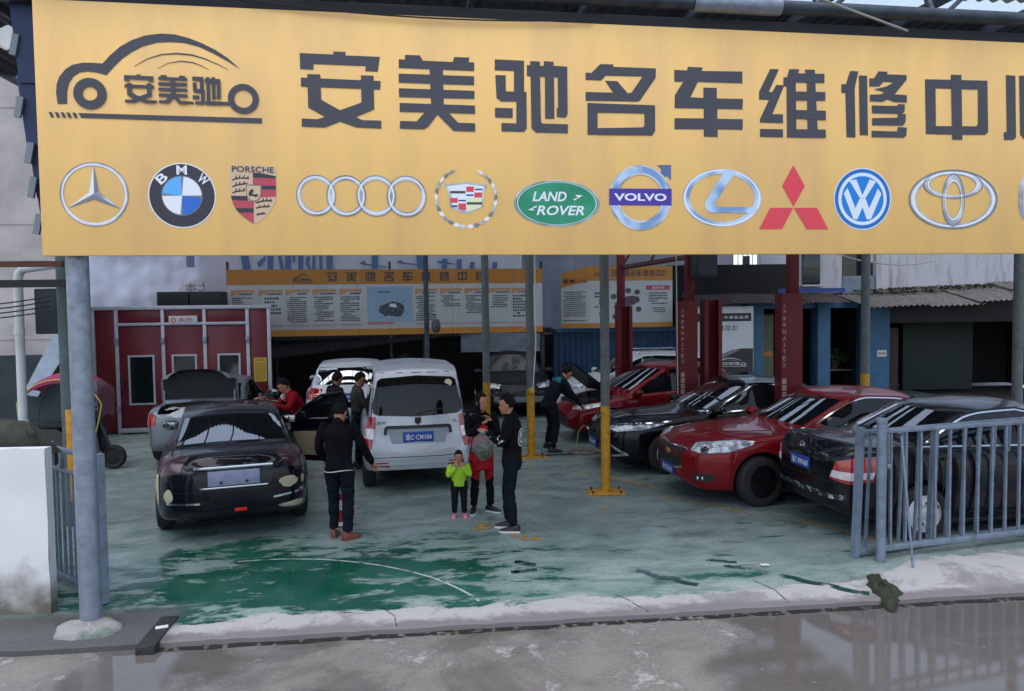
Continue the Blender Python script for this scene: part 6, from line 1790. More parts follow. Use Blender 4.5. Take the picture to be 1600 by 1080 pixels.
lift(3.76, 14.50, R(187), 2.76, 'open-sided red lift column behind the black sedan', 0, False)
lift(4.38, 12.15, R(4), 2.82, 'red lift column with white vertical lettering behind the bright red sedan', 1.4)
mb = MB(); mb.tube([(2.50, 17.4, 3.55), (5.2, 18.4, 3.98)], .06, 10); mb.tube([(2.50, 17.4, 3.58), (3.0, 17.6, 4.3)], .03, 8); mb.tube([(3.2, 17.7, 3.66), (3.5, 17.8, 4.3)], .03, 8)
tag(mb.build('overhead_beam', M('red_brown_beam', rgb(74, 36, 44), .6, .2)), 'red-brown overhead beam sloping above the folded notice board', 'beam')
cb = MB(); cb.box((0, 0, 0), (.42, .3, .46), bev=.02); cb.box((0, -.16, 0), (.34, .02, .38), bev=.01)
tag(cb.build('control_box', dk, None, (3.55, 14.2, 3.42), R(7)), 'grey control box fixed above the middle lift columns', 'box')
cable([(3.02, 14.1, 3.9), (3.05, 14.1, .5)], .012, M('pale_hose', rgb(170, 166, 160), .6), 'pale vertical hose hanging beside the middle lift column')
cable([(6.55, 16.5, 3.95), (7.8, 16.6, 3.55), (9.2, 16.8, 3.58)], .016, M('pale_hose', rgb(170, 166, 160), .6), 'white cable sagging in front of the workshop upper floor', .05)

# ------------------------------------------------------------------ left side: neighbour's wall, pipes, low white wall
nw = MB(); nw.box((-4.0, .15, 4.8), (8.0, .3, 9.8))
for z in (2.2, 4.4, 6.6): nw.box((-4.0, -.004, z), (8.0, .012, .03))
tag(nw.build('neighbour_wall', M('pinkish_render', rgb(188, 180, 180), .9, col2=rgb(152, 148, 150), vscale=.9, bump=.15, bscale=12, mixlo=.4, mixhi=.65), None, (-8.6, 14.85, 0), R(6)), 'tall pinkish rendered wall of the neighbour at the far left', 'wall')
pp = M('white_pvc', rgb(204, 206, 208), .4, var=.12, vscale=4)
mb = MB(); mb.tube([(-6.42, 10, .3), (-6.40, 10, 3.12), (-6.38, 10, 3.20), (-6.31, 9.98, 3.25), (-6.2, 9.95, 3.26), (-5.75, 9.8, 3.30)], .055, 12)
for z in (1.2, 2.4): mb.cyl((-6.41, 10, z), (-6.41, 10, z + .08), .064, n=12)
tag(mb.build('drain_pipe', pp), 'white plastic drain pipe with an elbow beside the low white wall', 'pipe')
mb = MB(); mb.tube([(-6.30, 10.8, 2.55), (-6.05, 10.8, 2.55), (-5.98, 10.8, 2.62), (-5.98, 10.8, 4.6)], .045, 10)
tag(mb.build('drain_pipe', pp), 'thinner white pipe running up behind the sign edge', 'pipe')
mb = MB(); mb.box((-7.0, 9.1, 3.26), (3.3, .05, .07), rot=Matrix.Rotation(R(4), 3, 'Z')); tag(mb.build('iron_bar', rust), 'rusty horizontal bar joining the left posts, upper one', 'bar')
mb = MB(); mb.box((-7.0, 9.15, 3.03), (3.3, .07, .09), rot=Matrix.Rotation(R(4), 3, 'Z')); tag(mb.build('iron_bar', black), 'black horizontal bar joining the left posts, lower one', 'bar')
for k in range(4):
    cable([(-8.2, 9.6, 2.62 + .05 * k), (-5.7, 9.5, 2.70 + .06 * k)], .009, black, ('lowest', 'second lowest', 'third', 'topmost')[k] + ' of four black cables at the left behind the post', .03)
mb = MB(); mb.prism([(0, 0), (.28, -.05), (1.0, .99), (1.0, 1.50), (.86, 1.52)], (-9.15, 14.3, 1.18), (1, 0, 0), (0, 0, 1), .02)
tag(mb.build('loose_sheet', M('pale_blue_sheet', rgb(160, 172, 190), .5, .2, var=.2, vscale=3), smooth=None), 'bent pale metal sheet leaning behind the drain pipe', 'sheet')
mb = MB(); mb.box((0, 0, 0), (.5, .3, .6), bev=.02); tag(mb.build('meter_box', dk, None, (-6.05, 10.3, 2.7), R(5)), 'dark meter box fixed behind the left posts', 'box')
db = MB(); db.box((0, 0, .95), (2.2, .12, 1.9)); tag(db.build('dark_fence', M('dark_fence', rgb(46, 54, 60), .85, var=.3, vscale=2), None, (-9.25, 14.5, 0), R(6)), 'dark board fence behind the scooter canopy', 'fence')

lw = empty('low_wall', (-4.12, 6.70, -.08), R(3)); tag(lw, 'white plastered low wall with mossy foot at the left edge', 'wall')
plaster = bpy.data.materials.new('stained_plaster'); plaster.use_nodes = True
_nt = plaster.node_tree; _b = _nt.nodes['Principled BSDF']; _b.inputs['Roughness'].default_value = .85
_tc = _nt.nodes.new('ShaderNodeTexCoord'); _sp = _nt.nodes.new('ShaderNodeSeparateXYZ'); _nt.links.new(_tc.outputs['Object'], _sp.inputs[0])
_nz = _nt.nodes.new('ShaderNodeTexNoise'); _nz.inputs['Scale'].default_value = 3.5; _nz.inputs['Detail'].default_value = 9; _nt.links.new(_tc.outputs['Object'], _nz.inputs[0])
_m = _nt.nodes.new('ShaderNodeMath'); _m.operation = 'MULTIPLY_ADD'; _nt.links.new(_nz.outputs[0], _m.inputs[0]); _m.inputs[1].default_value = -.75; _nt.links.new(_sp.outputs[2], _m.inputs[2])
_r = _nt.nodes.new('ShaderNodeMapRange'); _r.inputs[1].default_value = -.22; _r.inputs[2].default_value = .16; _nt.links.new(_m.outputs[0], _r.inputs[0])
_x = _nt.nodes.new('ShaderNodeMix'); _x.data_type = 'RGBA'; _nt.links.new(_r.outputs[0], _x.inputs[0]); _x.inputs[6].default_value = rgb(104, 100, 88); _x.inputs[7].default_value = rgb(222, 222, 224)
_nt.links.new(_x.outputs[2], _b.inputs['Base Color'])
mb = MB(); 
def wf(a, b):
    return (-3.4 + 3.4 * a, .02 * mnoise.noise((a * 8, b * 4, 3)), 1.56 * b + (.03 * mnoise.noise((a * 20, 1, 1)) if b > .98 else 0))
mb.grid(wf, 60, 14)
mb.grid(lambda a, b: (.012 * mnoise.noise((a * 3, b * 9, 7)), .11 * a, 1.56 * b), 4, 14); mb.grid(lambda a, b: (-3.4 + 3.4 * a, .11, 1.56 * b), 12, 4); mb.grid(lambda a, b: (-3.4 + 3.4 * a, .11 * b, 1.555 + .012 * mnoise.noise((a * 20, b, 3))), 60, 3)
mb.build('wall', plaster, lw, smooth=30)
soil = M('dark_soil', rgb(58, 60, 54), .95, var=.3, vscale=6, bump=.5)
sm = lump('soil_heap', (-4.85, 7.08, 1.36), .55, .24, .32, soil, 5.5, .3); tag(sm, 'heap of dark soil on top of the low white wall', 'soil')
sm = lump('soil_heap', (-4.95, 6.85, -.10), .9, .22, .16, MATS['moss'], 9.5, .4); tag(sm, 'mossy dirt bank along the foot of the low white wall', 'soil')
def leaves(n, c, r, size, seed, mat, name, parent, flat_=1.0):
    rnd = random.Random(seed); mb = MB()
    for k in range(n):
        while True:
            p = Vector((rnd.uniform(-1, 1), rnd.uniform(-1, 1), rnd.uniform(-1, 1)))
            if p.length < 1 and mnoise.noise(p * 2.2 + Vector((seed, 0, 0))) > -.15: break
        p = Vector((p.x * r[0], p.y * r[1], p.z * r[2])) + Vector(c)
        q = Quaternion((rnd.gauss(0, 1), rnd.gauss(0, 1), rnd.gauss(0, 1), rnd.gauss(0, 1))).normalized()
        s_ = size * rnd.uniform(.6, 1.3)
        vs = [q @ Vector(v) * s_ + p for v in ((-1, 0, 0), (-.2, .38, .1), (1, 0, -.1), (-.2, -.38, .1))]
        mb.add(vs, [(0, 1, 2), (0, 2, 3)])
    o = mb.build(name, mat, parent, smooth=None); o['kind'] = 'stuff' ; return o
leafg = M('dark_leaf', rgb(38, 62, 34), .6, col2=rgb(58, 84, 44), vscale=8)
wd = empty('weed', (-4.98, 7.15, 1.66)); tag(wd, 'green weed growing on the soil at the left edge', 'plant')
mb = MB(); mb.tube([(0, 0, 0), (.02, 0, .3)], .008, 6); mb.tube([(0, 0, 0), (-.1, .03, .25)], .008, 6); mb.build('stem', leafg, wd)
leaves(260, (-.02, 0, .16), (.16, .14, .18), .04, 3, leafg, 'leaves', wd)
sb = empty('shrub', (-2.9, 19.2, 0)); tag(sb, 'dark leafy shrub standing under the lean-to behind the minivan', 'shrub')
mb = MB(); mb.tube([(0, 0, 0), (.05, 0, .8), (.1, .1, 1.4)], [.05, .04, .02], 7); mb.build('stem', rust, sb)
leaves(900, (.1, 0, 1.15), (.5, .3, .42), .06, 8, M('shaded_leaf', rgb(24, 36, 24), .7), 'leaves', sb)

# ------------------------------------------------------------------ people
skin_m = M('skin', rgb(176, 124, 98), .55, var=.06, vscale=20)
hair_m = M('black_hair', (0.010, 0.009, 0.009), .75, spec=.12, var=.3, vscale=30, bump=.6, bscale=90)
def cloth(name, col, rough=.85, **k):
    return M('cloth_' + name, col, rough, spec=.12, bump=.5, bscale=26, var=.14, vscale=7, **k)

class Person:
    BASE = dict(pel=(0, 0, .93), che=(0, 0, 1.27), nek=(0, 0, 1.44), hd=(.025, 0, 1.585),
                shL=(0, .185, 1.385), elL=(-.02, .235, 1.10), wrL=(.06, .235, .86), shR=(0, -.185, 1.385), elR=(-.02, -.235, 1.10), wrR=(.06, -.235, .86),
                hipL=(0, .09, .89), knL=(.03, .10, .49), anL=(0, .10, .085), hipR=(0, -.09, .89), knR=(.03, -.10, .49), anR=(0, -.10, .085))
    def __init__(s, label, loc, rotz, H, J=None, top=None, legs=None, shoes=None, sole=None, hair=hair_m, face=(1, 0, 0), up=(0, 0, 1), toeL=0.0, toeR=0.0,
                 child=False, girth=1.0, hem=.80, skirt=None, long_hair=False, sleeve=1.0, voxel=.0085, handdir=None, coll=None, seed=0):
        k = H / 1.70
        J = {**s.BASE, **(J or {})}
        s.J = J = {n: Vector(v) * k for n, v in J.items()}
        s.k = k
        s.root = empty('person', loc, rotz); tag(s.root, label, 'person')
        s.pieces = []           # (verts, faces) closed pieces, with sphere samples and a material slot
        s.sph = []
        g = girth * k
        hk = 1.22 if child else 1.0
        mats = [skin_m, top, legs]
        # torso
        latB = (J['hipL'] - J['hipR']).normalized(); latT = (J['shL'] - J['shR']).normalized()
        P0, P1, P2 = J['pel'], J['che'], J['nek']
        ax0 = (P1 - P0).normalized()
        prof = [(P0 - ax0 * (.93 - hem) * k, .158, .112), (P0 - ax0 * .02 * k, .160, .118), (P0.lerp(P1, .35), .150, .110), (P0.lerp(P1, .75), .166, .118), (P1.lerp(P2, .1), .178, .122), (P1.lerp(P2, .45), .176, .110), (P1.lerp(P2, .72), .150, .088), (P1.lerp(P2, .92), .085, .066), (P2 + (P2 - P1).normalized() * .03 * k, .058, .058)]
        s.loft(prof, latB, latT, g, 1)
        if skirt:
            s.loft([(J['pel'] - Vector((0, 0, .30 * k)), .185, .15), (J['pel'] - Vector((0, 0, .1 * k)), .170, .135), (J['pel'] + Vector((0, 0, .06 * k)), .155, .118)], latB, latB, g, 3); mats.append(skirt)
        # seat
        s.loft([(J['hipL'].lerp(J['hipR'], .5) - Vector((0, 0, .10 * k)), .10, .09), (J['hipL'].lerp(J['hipR'], .5), .155, .112), (J['pel'] + Vector((0, 0, .05 * k)), .15, .108)], latB, latB, g, 2)
        for sd in 'LR':
            s.limb([J['sh' + sd].lerp(J['nek'], .12), J['sh' + sd], J['sh' + sd].lerp(J['el' + sd], .5), J['el' + sd], J['el' + sd].lerp(J['wr' + sd], .4), J['wr' + sd]], [.062 * g, .066 * g, .057 * g, .050 * g, .048 * g, .037 * g], 1)
            s.limb([J['hip' + sd] + Vector((0, 0, .02)), J['hip' + sd].lerp(J['kn' + sd], .3), J['kn' + sd].lerp(J['hip' + sd], .12), J['kn' + sd], J['kn' + sd].lerp(J['an' + sd], .4), J['an' + sd] + (J['kn' + sd] - J['an' + sd]).normalized() * .03 * k], [.088 * g, .088 * g, .070 * g, .066 * g, .064 * g, .050 * g], 2)
            s.hand(sd, k, (handdir or {}).get(sd))
        # neck and head
        hd = J['hd']; f = Vector(face).normalized(); u = Vector(up).normalized(); f = (f - u * f.dot(u)).normalized(); l = u.cross(f)
        s.limb([J['nek'] - (J['nek'] - J['che']).normalized() * .04 * k, J['nek'], hd - u * .05 * k], [.058 * k, .054 * k, .052 * k], 0)
        q = k * hk
        rows = [(-.118, .020, .030, .036), (-.108, .028, .042, .050), (-.085, .020, .056, .070), (-.05, .008, .066, .084), (-.01, .002, .072, .092), (.03, 0, .075, .096), (.065, -.004, .070, .090), (.092, -.006, .056, .072), (.110, -.008, .034, .044)]
        s.loft([(hd + u * z * q + f * x * q, a * hk, b * hk) for z, x, a, b in rows], l, l, k, 0, fw=f, n=20)
        s.ball(hd + f * .092 * q - u * .018 * q, .014 * q, 0); s.ball(hd + f * .100 * q - u * .030 * q, .016 * q, 0)      # nose
        s.ball(hd + f * .080 * q - u * .066 * q, .022 * q, 0)                                                             # lips
        s.ball(hd + f * .070 * q - u * .100 * q, .024 * q, 0)                                                             # chin
        for sy in (1, -1):
            s.ball(hd + l * sy * .076 * q - u * .012 * q - f * .005 * q, .018 * q, 0); s.ball(hd + l * sy * .078 * q - u * .030 * q, .013 * q, 0)
            s.ball(hd + f * .070 * q + l * sy * .030 * q + u * .020 * q, .022 * q, 0)                                     # brow
        s.finish(mats, voxel * (k if child else 1), k, seed)
        for sy in (1, -1):
            mb = MB(); mb.lathe([(.001, -.006), (.010, -.004), (.012, 0), (.010, .004), (.001, .006)], n=10)
            o = mb.build('eye', black, s.root, hd + f * .087 * q + l * sy * .030 * q + u * .002 * q); o.scale = (q, q, q * .8)
        mb = MB(); mb.box((0, 0, 0), (.012, .040, .007), bev=.002); o = mb.build('mouth', M('lips', rgb(150, 84, 76), .5), s.root, hd + f * .098 * q - u * .064 * q); o.rotation_euler = f.to_track_quat('X', 'Z').to_euler(); o.scale = (q, q, q)
        s.hair(hd, f, u, l, q, hair, long_hair, seed)
        for sd, toe in (('L', toeL), ('R', toeR)):
            s.shoe(J['an' + sd], toe, k * (1.05 if child else 1.0), shoes, sole)
        if coll:
            mb = MB(); c0 = J['nek'] + (J['nek'] - J['che']).normalized() * .01 * k
            mb.tube([c0 + latT * (.066 * k * math.cos(a)) + (latT.cross((J['nek'] - J['che']).normalized())) * (.068 * k * math.sin(a)) for a in [i * math.pi / 9 for i in range(18)]], .016 * k, 8, closed=True)
            mb.build('collar', coll, s.root)
    def add(s, vs, fs, sph, slot):
        s.pieces.append((vs, fs)); s.sph += [(p, r + (.035 if slot == 3 else 0), slot) for p, r in sph]
    def loft(s, prof, la, lb, g, slot, fw=None, n=16):
        vs = []; sph = []; m = len(prof)
        for i, (c, a, b) in enumerate(prof):
            t = i / (m - 1); l = la.lerp(lb, t).normalized()
            ax = (prof[min(m - 1, i + 1)][0] - prof[max(0, i - 1)][0]).normalized()
            l = (l - ax * l.dot(ax)).normalized(); f = l.cross(ax) if fw is None else fw
            for j in range(n):
                an = 2 * math.pi * j / n
                vs.append(c + l * (a * g * math.cos(an)) + f * (b * g * math.sin(an)))
            for y in (-.7, 0, .7):
                sph.append((c + l * y * (a - b) * g, b * g))
        fs = [(i * n + j, i * n + (j + 1) % n, (i + 1) * n + (j + 1) % n, (i + 1) * n + j) for i in range(m - 1) for j in range(n)]
        fs += [tuple(range(n - 1, -1, -1)), tuple(range((m - 1) * n, m * n))]
        s.add(vs, fs, sph, slot)
    def limb(s, pts, rs, slot, n=12):
        mb = MB(); P = []; Q = []
        for i in range(len(pts) - 1):
            for t in (0, .33, .66):
                P.append(Vector(pts[i]).lerp(Vector(pts[i + 1]), t)); Q.append(rs[i] + (rs[i + 1] - rs[i]) * t)
        P.append(Vector(pts[-1])); Q.append(rs[-1])
        for _ in range(2):
            P = [P[0]] + [(P[i - 1] + P[i] * 2 + P[i + 1]) / 4 for i in range(1, len(P) - 1)] + [P[-1]]
        mb.tube(P, Q, n)
        s.add([Vector(v) for v in mb.v], mb.f, list(zip(P, Q)), slot)
    def ball(s, c, r, slot):
        vs = []; n = 8; m = 5
        for i in range(1, m):
            th = math.pi * i / m
            vs += [c + Vector((math.sin(th) * math.cos(2 * math.pi * j / n), math.sin(th) * math.sin(2 * math.pi * j / n), math.cos(th))) * r for j in range(n)]
        vs += [c + Vector((0, 0, r)), c - Vector((0, 0, r))]
        fs = [(i * n + j, (i + 1) * n + j, (i + 1) * n + (j + 1) % n, i * n + (j + 1) % n) for i in range(m - 2) for j in range(n)]
        a = (m - 1) * n
        fs += [(a, j, (j + 1) % n) for j in range(n)] + [(a + 1, (m - 2) * n + (j + 1) % n, (m - 2) * n + j) for j in range(n)]
        s.add(vs, fs, [(c, r)], slot)
    def hand(s, sd, k, hdir=None):
        w, e = s.J['wr' + sd], s.J['el' + sd]
        d = Vector(hdir).normalized() if hdir else (w - e).normalized()
        up = Vector((0, 0, 1)) if abs(d.z) < .8 else Vector((1, 0, 0))
        a = d.cross(up).normalized(); b = a.cross(d)          # a: across the palm, b: palm normal
        if sd == 'R': a = -a
        pr = [w - d * .01 * k, w + d * .03 * k, w + d * .085 * k]
        for off in (-.018, .018):
            s.limb([pr[0], pr[1] + a * off * k, pr[2] + a * off * 1.25 * k], [.026 * k, .024 * k, .018 * k], 0, 8)
        for i, (o, L) in enumerate(((-.036, .066), (-.012, .078), (.012, .072), (.035, .056))):
            r0 = w + d * .085 * k + a * o * k
            p1 = r0 + d * L * .5 * k - b * .010 * k; p2 = p1 + d * L * .38 * k - b * .028 * k
            s.limb([r0 - d * .02 * k, r0, p1, p2], [.010 * k, .0095 * k, .009 * k, .0075 * k], 0, 6)
        t0 = w + d * .03 * k - a * .032 * k
        s.limb([t0, t0 + d * .035 * k - a * .026 * k - b * .01 * k, t0 + d * .068 * k - a * .03 * k - b * .022 * k], [.013 * k, .011 * k, .009 * k], 0, 6)
    def shoe(s, an, toe, k, mat, sole):
        d = Vector((math.cos(toe), math.sin(toe), 0)); l = Vector((-d.y, d.x, 0))
        base = Vector((an.x, an.y, 0))
        sh = MB(); so = MB()
        xs = [-.075, -.06, -.02, .03, .08, .13, .165, .185]
        wd = [.026, .036, .038, .040, .046, .046, .034, .014]; ht = [.085, .105, .115, .095, .072, .056, .044, .030]
        V = []; n = 12
        for x, w, h in zip(xs, wd, ht):
            for j in range(n):
                a = 2 * math.pi * j / n; y = w * math.cos(a); z = .022 + (h - .022) * max(0, math.sin(a)) ** .8
                V.append(base + (d * x + l * y + Vector((0, 0, z))) * k)
        F = [(i * n + j, i * n + (j + 1) % n, (i + 1) * n + (j + 1) % n, (i + 1) * n + j) for i in range(len(xs) - 1) for j in range(n)] + [tuple(range(n - 1, -1, -1)), tuple(range((len(xs) - 1) * n, len(xs) * n))]
        sh.add(V, F); o = sh.build('shoe', mat, s.root, smooth=60)
        out = [(x, w * 1.08) for x, w in zip(xs, wd)]
        poly = [(x, w) for x, w in out] + [(x, -w) for x, w in out[::-1]]
        so.prism([(x * k, y * k) for x, y in poly], base + Vector((0, 0, .003)), d, l, .024 * k); so.build('sole', sole or mat, o, smooth=None)
    def hair(s, hd, f, u, l, q, mat, long_hair, seed):
        n, m = 40, 22; vs = []
        for i in range(m):
            th = math.pi * i / (m - 1)
            for j in range(n):
                ph = 2 * math.pi * j / n
                dv = Vector((math.sin(th) * math.cos(ph), math.sin(th) * math.sin(ph), math.cos(th)))      # x forward
                fr = dv.x
                line = .44 if fr > .35 else (-.42 if fr < -.1 else .44 - .86 * (.35 - fr) / .45)
                if long_hair: line = .52 if fr > .45 else -1.6
                edge = smoothstep(line - .16, line + .20, dv.z + .12 * mnoise.noise(dv * 9 + Vector((0, seed, 0))))
                nn = mnoise.noise(dv * 4 + Vector((seed, 0, 0))) * .09 + mnoise.noise(dv * 11 + Vector((seed, 3, 0))) * .07
                r = .84 + edge * (.215 + .11 * max(0, dv.z) + nn * (.45 + .55 * max(0, dv.z)))
                z = dv.z * .116
                if long_hair and fr < .3 and dv.z < 0: z *= 1.5
                vs.append(hd + (f * (dv.x * .098 * r - .004) + l * (dv.y * .080 * r) + u * (z * r + .006)) * q)
        fs = [(i * n + j, (i + 1) * n + j, (i + 1) * n + (j + 1) % n, i * n + (j + 1) % n) for i in range(m - 1) for j in range(n)]
        mb = MB(); mb.add(vs, fs); mb.build('hair', mat, s.root, smooth=60)
    def finish(s, mats, voxel, k, seed):
        mb = MB()
        for vs, fs in s.pieces: mb.add(vs, fs)
        me = mb.mesh('body', mats)
        o = bpy.data.objects.new('body', me); COL.objects.link(o)
        md = o.modifiers.new('r', 'REMESH'); md.mode = 'VOXEL'; md.voxel_size = voxel
        sm = o.modifiers.new('s', 'SMOOTH'); sm.factor = .5; sm.iterations = 2
        bm_mesh_apply(o); me = o.data
        me.materials.clear()
        for m_ in mats: me.materials.append(m_)
        n = len(me.vertices); co = np.empty(n * 3); me.vertices.foreach_get('co', co); co = co.reshape(-1, 3)
        nr = np.empty(n * 3); me.vertices.foreach_get('normal', nr); nr = nr.reshape(-1, 3)
        C = np.array([tuple(p) for p, r, t in s.sph]); Rr = np.array([r for p, r, t in s.sph]); T = np.array([t for p, r, t in s.sph])
        best = np.empty(n, int)
        for a in range(0, n, 4000):
            dd = np.linalg.norm(co[a:a + 4000, None, :] - C[None], axis=2) - Rr[None]
            best[a:a + 4000] = T[np.argmin(dd, axis=1)]
        for i in range(n):                                # folds in the clothes
            if best[i] != 0:
                p = Vector(co[i]); w = mnoise.noise(Vector((p.x * 9, p.y * 9, p.z * 14 + seed))) * .011 + mnoise.noise(Vector((p.x * 24, p.y * 24, p.z * 30 + seed))) * .005
                co[i] += nr[i] * (w + .003) * min(1.0, k * 1.1)
        me.vertices.foreach_set('co', co.ravel())
        pv = [best[p.vertices[0]] for p in me.polygons]
        pv2 = [best[p.vertices[2]] for p in me.polygons]
        me.polygons.foreach_set('material_index', [int(max(a, b)) if a != b else int(a) for a, b in zip(pv, pv2)])
        me.update(); me.shade_smooth()
        o.parent = s.root; o.name = 'body'; s.body = o
        s.bvh = BVHTree.FromPolygons([tuple(v.co) for v in me.vertices], [tuple(p.vertices) for p in me.polygons])
    def decal(s, name, polys, c, d, ex, ey, mat, off=.006):
        """printed shapes laid on the clothes: 2-D points -> ray along d"""
        mb = MB(); c, d, ex, ey = Vector(c), Vector(d).normalized(), Vector(ex), Vector(ey)
        for vs, fs in polys:
            out = []
            for v in vs:
                p = c + ex * v[0] + ey * v[1]
                h = s.bvh.ray_cast(p - d * .6, d, 1.2)
                q = h[0] if h[0] is not None else s.bvh.find_nearest(p)[0]
                out.append(q - d * off)
            mb.add(out, fs)
        mb.build(name, mat, s.root, smooth=None)

c_black = cloth('black_jacket', rgb(18, 18, 22)); c_jean = cloth('dark_trousers', rgb(20, 24, 34)); c_leg = cloth('black_leggings', rgb(16, 16, 18))
c_red = cloth('red_jacket', rgb(128, 16, 26)); c_skirt = cloth('red_skirt', rgb(150, 24, 34)); c_lime = cloth('lime_jacket', rgb(166, 206, 62)); c_pant = cloth('black_pants', rgb(24, 26, 32))
c_olive = cloth('olive_jacket', rgb(66, 64, 58)); c_teal = cloth('dark_work_jacket', rgb(24, 30, 36)); c_dk = cloth('charcoal', rgb(30, 26, 32))
s_black = M('black_shoe', rgb(18, 18, 20), .5); s_white = M('white_sole', rgb(216, 216, 218), .6); s_pink = M('pink_shoe', rgb(230, 120, 170), .5); s_brown = M('red_brown_shoe', rgb(120, 60, 48), .45)
white_print = M('white_print', rgb(220, 222, 224), .7)
teal_cloth = cloth('teal_yoke', rgb(40, 110, 120))

# man in printed black jacket, facing left, holding the bag
pm = Person('man in black jacket with white sleeve lettering holding a plastic bag', (-.02, 9.10, 0), R(174), 1.63,
            dict(elL=(.10, .25, 1.12), wrL=(.28, .14, 1.24), elR=(.10, -.23, 1.12), wrR=(.30, -.10, 1.22), knL=(.03, .10, .49), anL=(-.03, .11, .085), anR=(.06, -.10, .085), knR=(.07, -.10, .49), hd=(.05, .0, 1.585)),
            c_black, c_jean, s_black, s_white, face=(.97, .15, -.18), up=(.15, 0, 1), girth=1.04, hem=.78, coll=c_black, seed=1)
k = pm.k
tv, tf = text_fit('MIN', .25, .10, .03)
el = pm.J['elL']; shl = pm.J['shL']
pm.decal('sleeve_lettering', [(tv, tf)], (pm.J['elL'] + pm.J['wrL']) / 2 + Vector((0, .03, .0)), (0, -1, 0), (.93, 0, .36), (-.36, 0, .93), white_print)
rg = MB(); ring(rg, (0, 0, .085, .11), .86, 0, 0, 30); ring(rg, (0, 0, .055, .075), .7, 0, 0, 24); ring(rg, (.0, .015, .03, .03), .4, 0, 0, 16)
pm.decal('back_emblem', [([(v[0], v[2]) for v in rg.v], rg.f)], (-.10, .03, 1.18 * k), (1, -.35, 0), (.35, 1, 0), (0, 0, 1), white_print)
# bag of vegetables
bag = empty('plastic_bag', (-.36, 8.98, 1.02)); tag(bag, 'clear plastic bag of green vegetables hanging from the hand of the man', 'bag')
bagm = bpy.data.materials.new('thin_plastic'); bagm.use_nodes = True
bb = bagm.node_tree.nodes['Principled BSDF']; bb.inputs['Base Color'].default_value = rgb(196, 206, 206); bb.inputs['Roughness'].default_value = .25; bb.inputs['Alpha'].default_value = .16
mb = MB()
def bagf(a, b):
    th = math.pi * a; ph = 2 * math.pi * b
    r = .13 * math.sin(th) ** .8 if a > .3 else .13 * math.sin(math.pi * .3) ** .8 * (a / .3) ** 1.6 + .012
    r *= 1 + .10 * mnoise.noise((math.cos(ph) * 2, math.sin(ph) * 2, a * 4)) + .04 * math.sin(ph * 9) * (1 - a)
    return (r * math.cos(ph), r * .8 * math.sin(ph), .22 - a * .38)
mb.grid(bagf, 22, 30); mb.build('film', bagm, bag, smooth=60)
leaves(420, (0, 0, -.02), (.105, .08, .10), .045, 21, M('vegetable_leaf', rgb(46, 60, 36), .6, col2=rgb(120, 122, 92), vscale=9), 'vegetables', bag)

# woman behind him
pw = Person('woman in dark jacket and red skirt standing behind the child and man', (-.42, 9.93, 0), R(-70), 1.56,
            dict(elL=(.12, .22, 1.14), wrL=(.22, .06, 1.34), elR=(.12, -.22, 1.14), wrR=(.24, -.05, 1.30), anL=(.02, .12, .085), knL=(.03, .11, .49), anR=(-.02, -.12, .085)),
            c_black, c_leg, s_black, s_white, face=(.8, .5, -.1), long_hair=True, girth=.92, hem=.92, skirt=c_skirt, toeL=R(35), toeR=R(-25), seed=2)
mb = MB(); mb.box((0, 0, 0), (.05, .10, .08), bev=.015); mb.build('red_scarf', cloth('red_scarf', rgb(170, 30, 44)), pw.root, pw.J['wrR'] + Vector((.05, .0, -.05)))

# child
pc = Person('small child in lime green jacket with both hands at the mouth', (-.70, 9.72, 0), R(-84), .90,
            dict(pel=(0, 0, .84), che=(0, 0, 1.12), nek=(0, 0, 1.29), hd=(.03, 0, 1.47), shL=(0, .20, 1.23), shR=(0, -.20, 1.23), elL=(.10, .27, 1.02), elR=(.10, -.27, 1.02), wrL=(.17, .09, 1.22), wrR=(.17, -.09, 1.22),
                 hipL=(0, .10, .80), hipR=(0, -.10, .80), knL=(.03, .11, .44), knR=(.03, -.11, .44), anL=(0, .12, .09), anR=(0, -.12, .09)),
            c_lime, c_pant, s_pink, M('pink_sole', rgb(240, 170, 200), .6), face=(1, .05, -.12), child=True, girth=1.18, hem=.985, toeL=R(12), toeR=R(-12), coll=c_lime, handdir={'L': (.25, -.2, 1), 'R': (.25, .2, 1)}, seed=3)

# man with his back to us
pb = Person('man in black seen from behind with a pale belt chain, beside the dark saloon', (-2.03, 8.86, 0), R(82), 1.60,
            dict(hd=(.07, 0, 1.56), elR=(.06, -.30, 1.12), wrR=(.22, -.34, .92), elL=(.02, .28, 1.12), wrL=(.18, .24, .95), anL=(.05, .10, .085), anR=(-.05, -.11, .085), knR=(-.0, -.11, .49), knL=(.06, .10, .49)),
            c_black, c_jean, s_brown, s_brown, face=(.9, -.2, -.5), up=(.5, 0, .9), girth=1.06, hem=.86, toeR=R(-35), toeL=R(10), seed=4)
mb = MB(); J = pb.J
chp = []
for i in range(25):
    a = math.pi * (.55 + .9 * i / 24); chp.append(Vector((.128 * math.cos(a), .176 * math.sin(a), .86 * pb.k - .012 * math.sin(i * .26))))
mb.tube(chp, .007, 6); mb.build('belt_chain', M('pale_chain', rgb(190, 190, 180), .4, .5), pb.root)

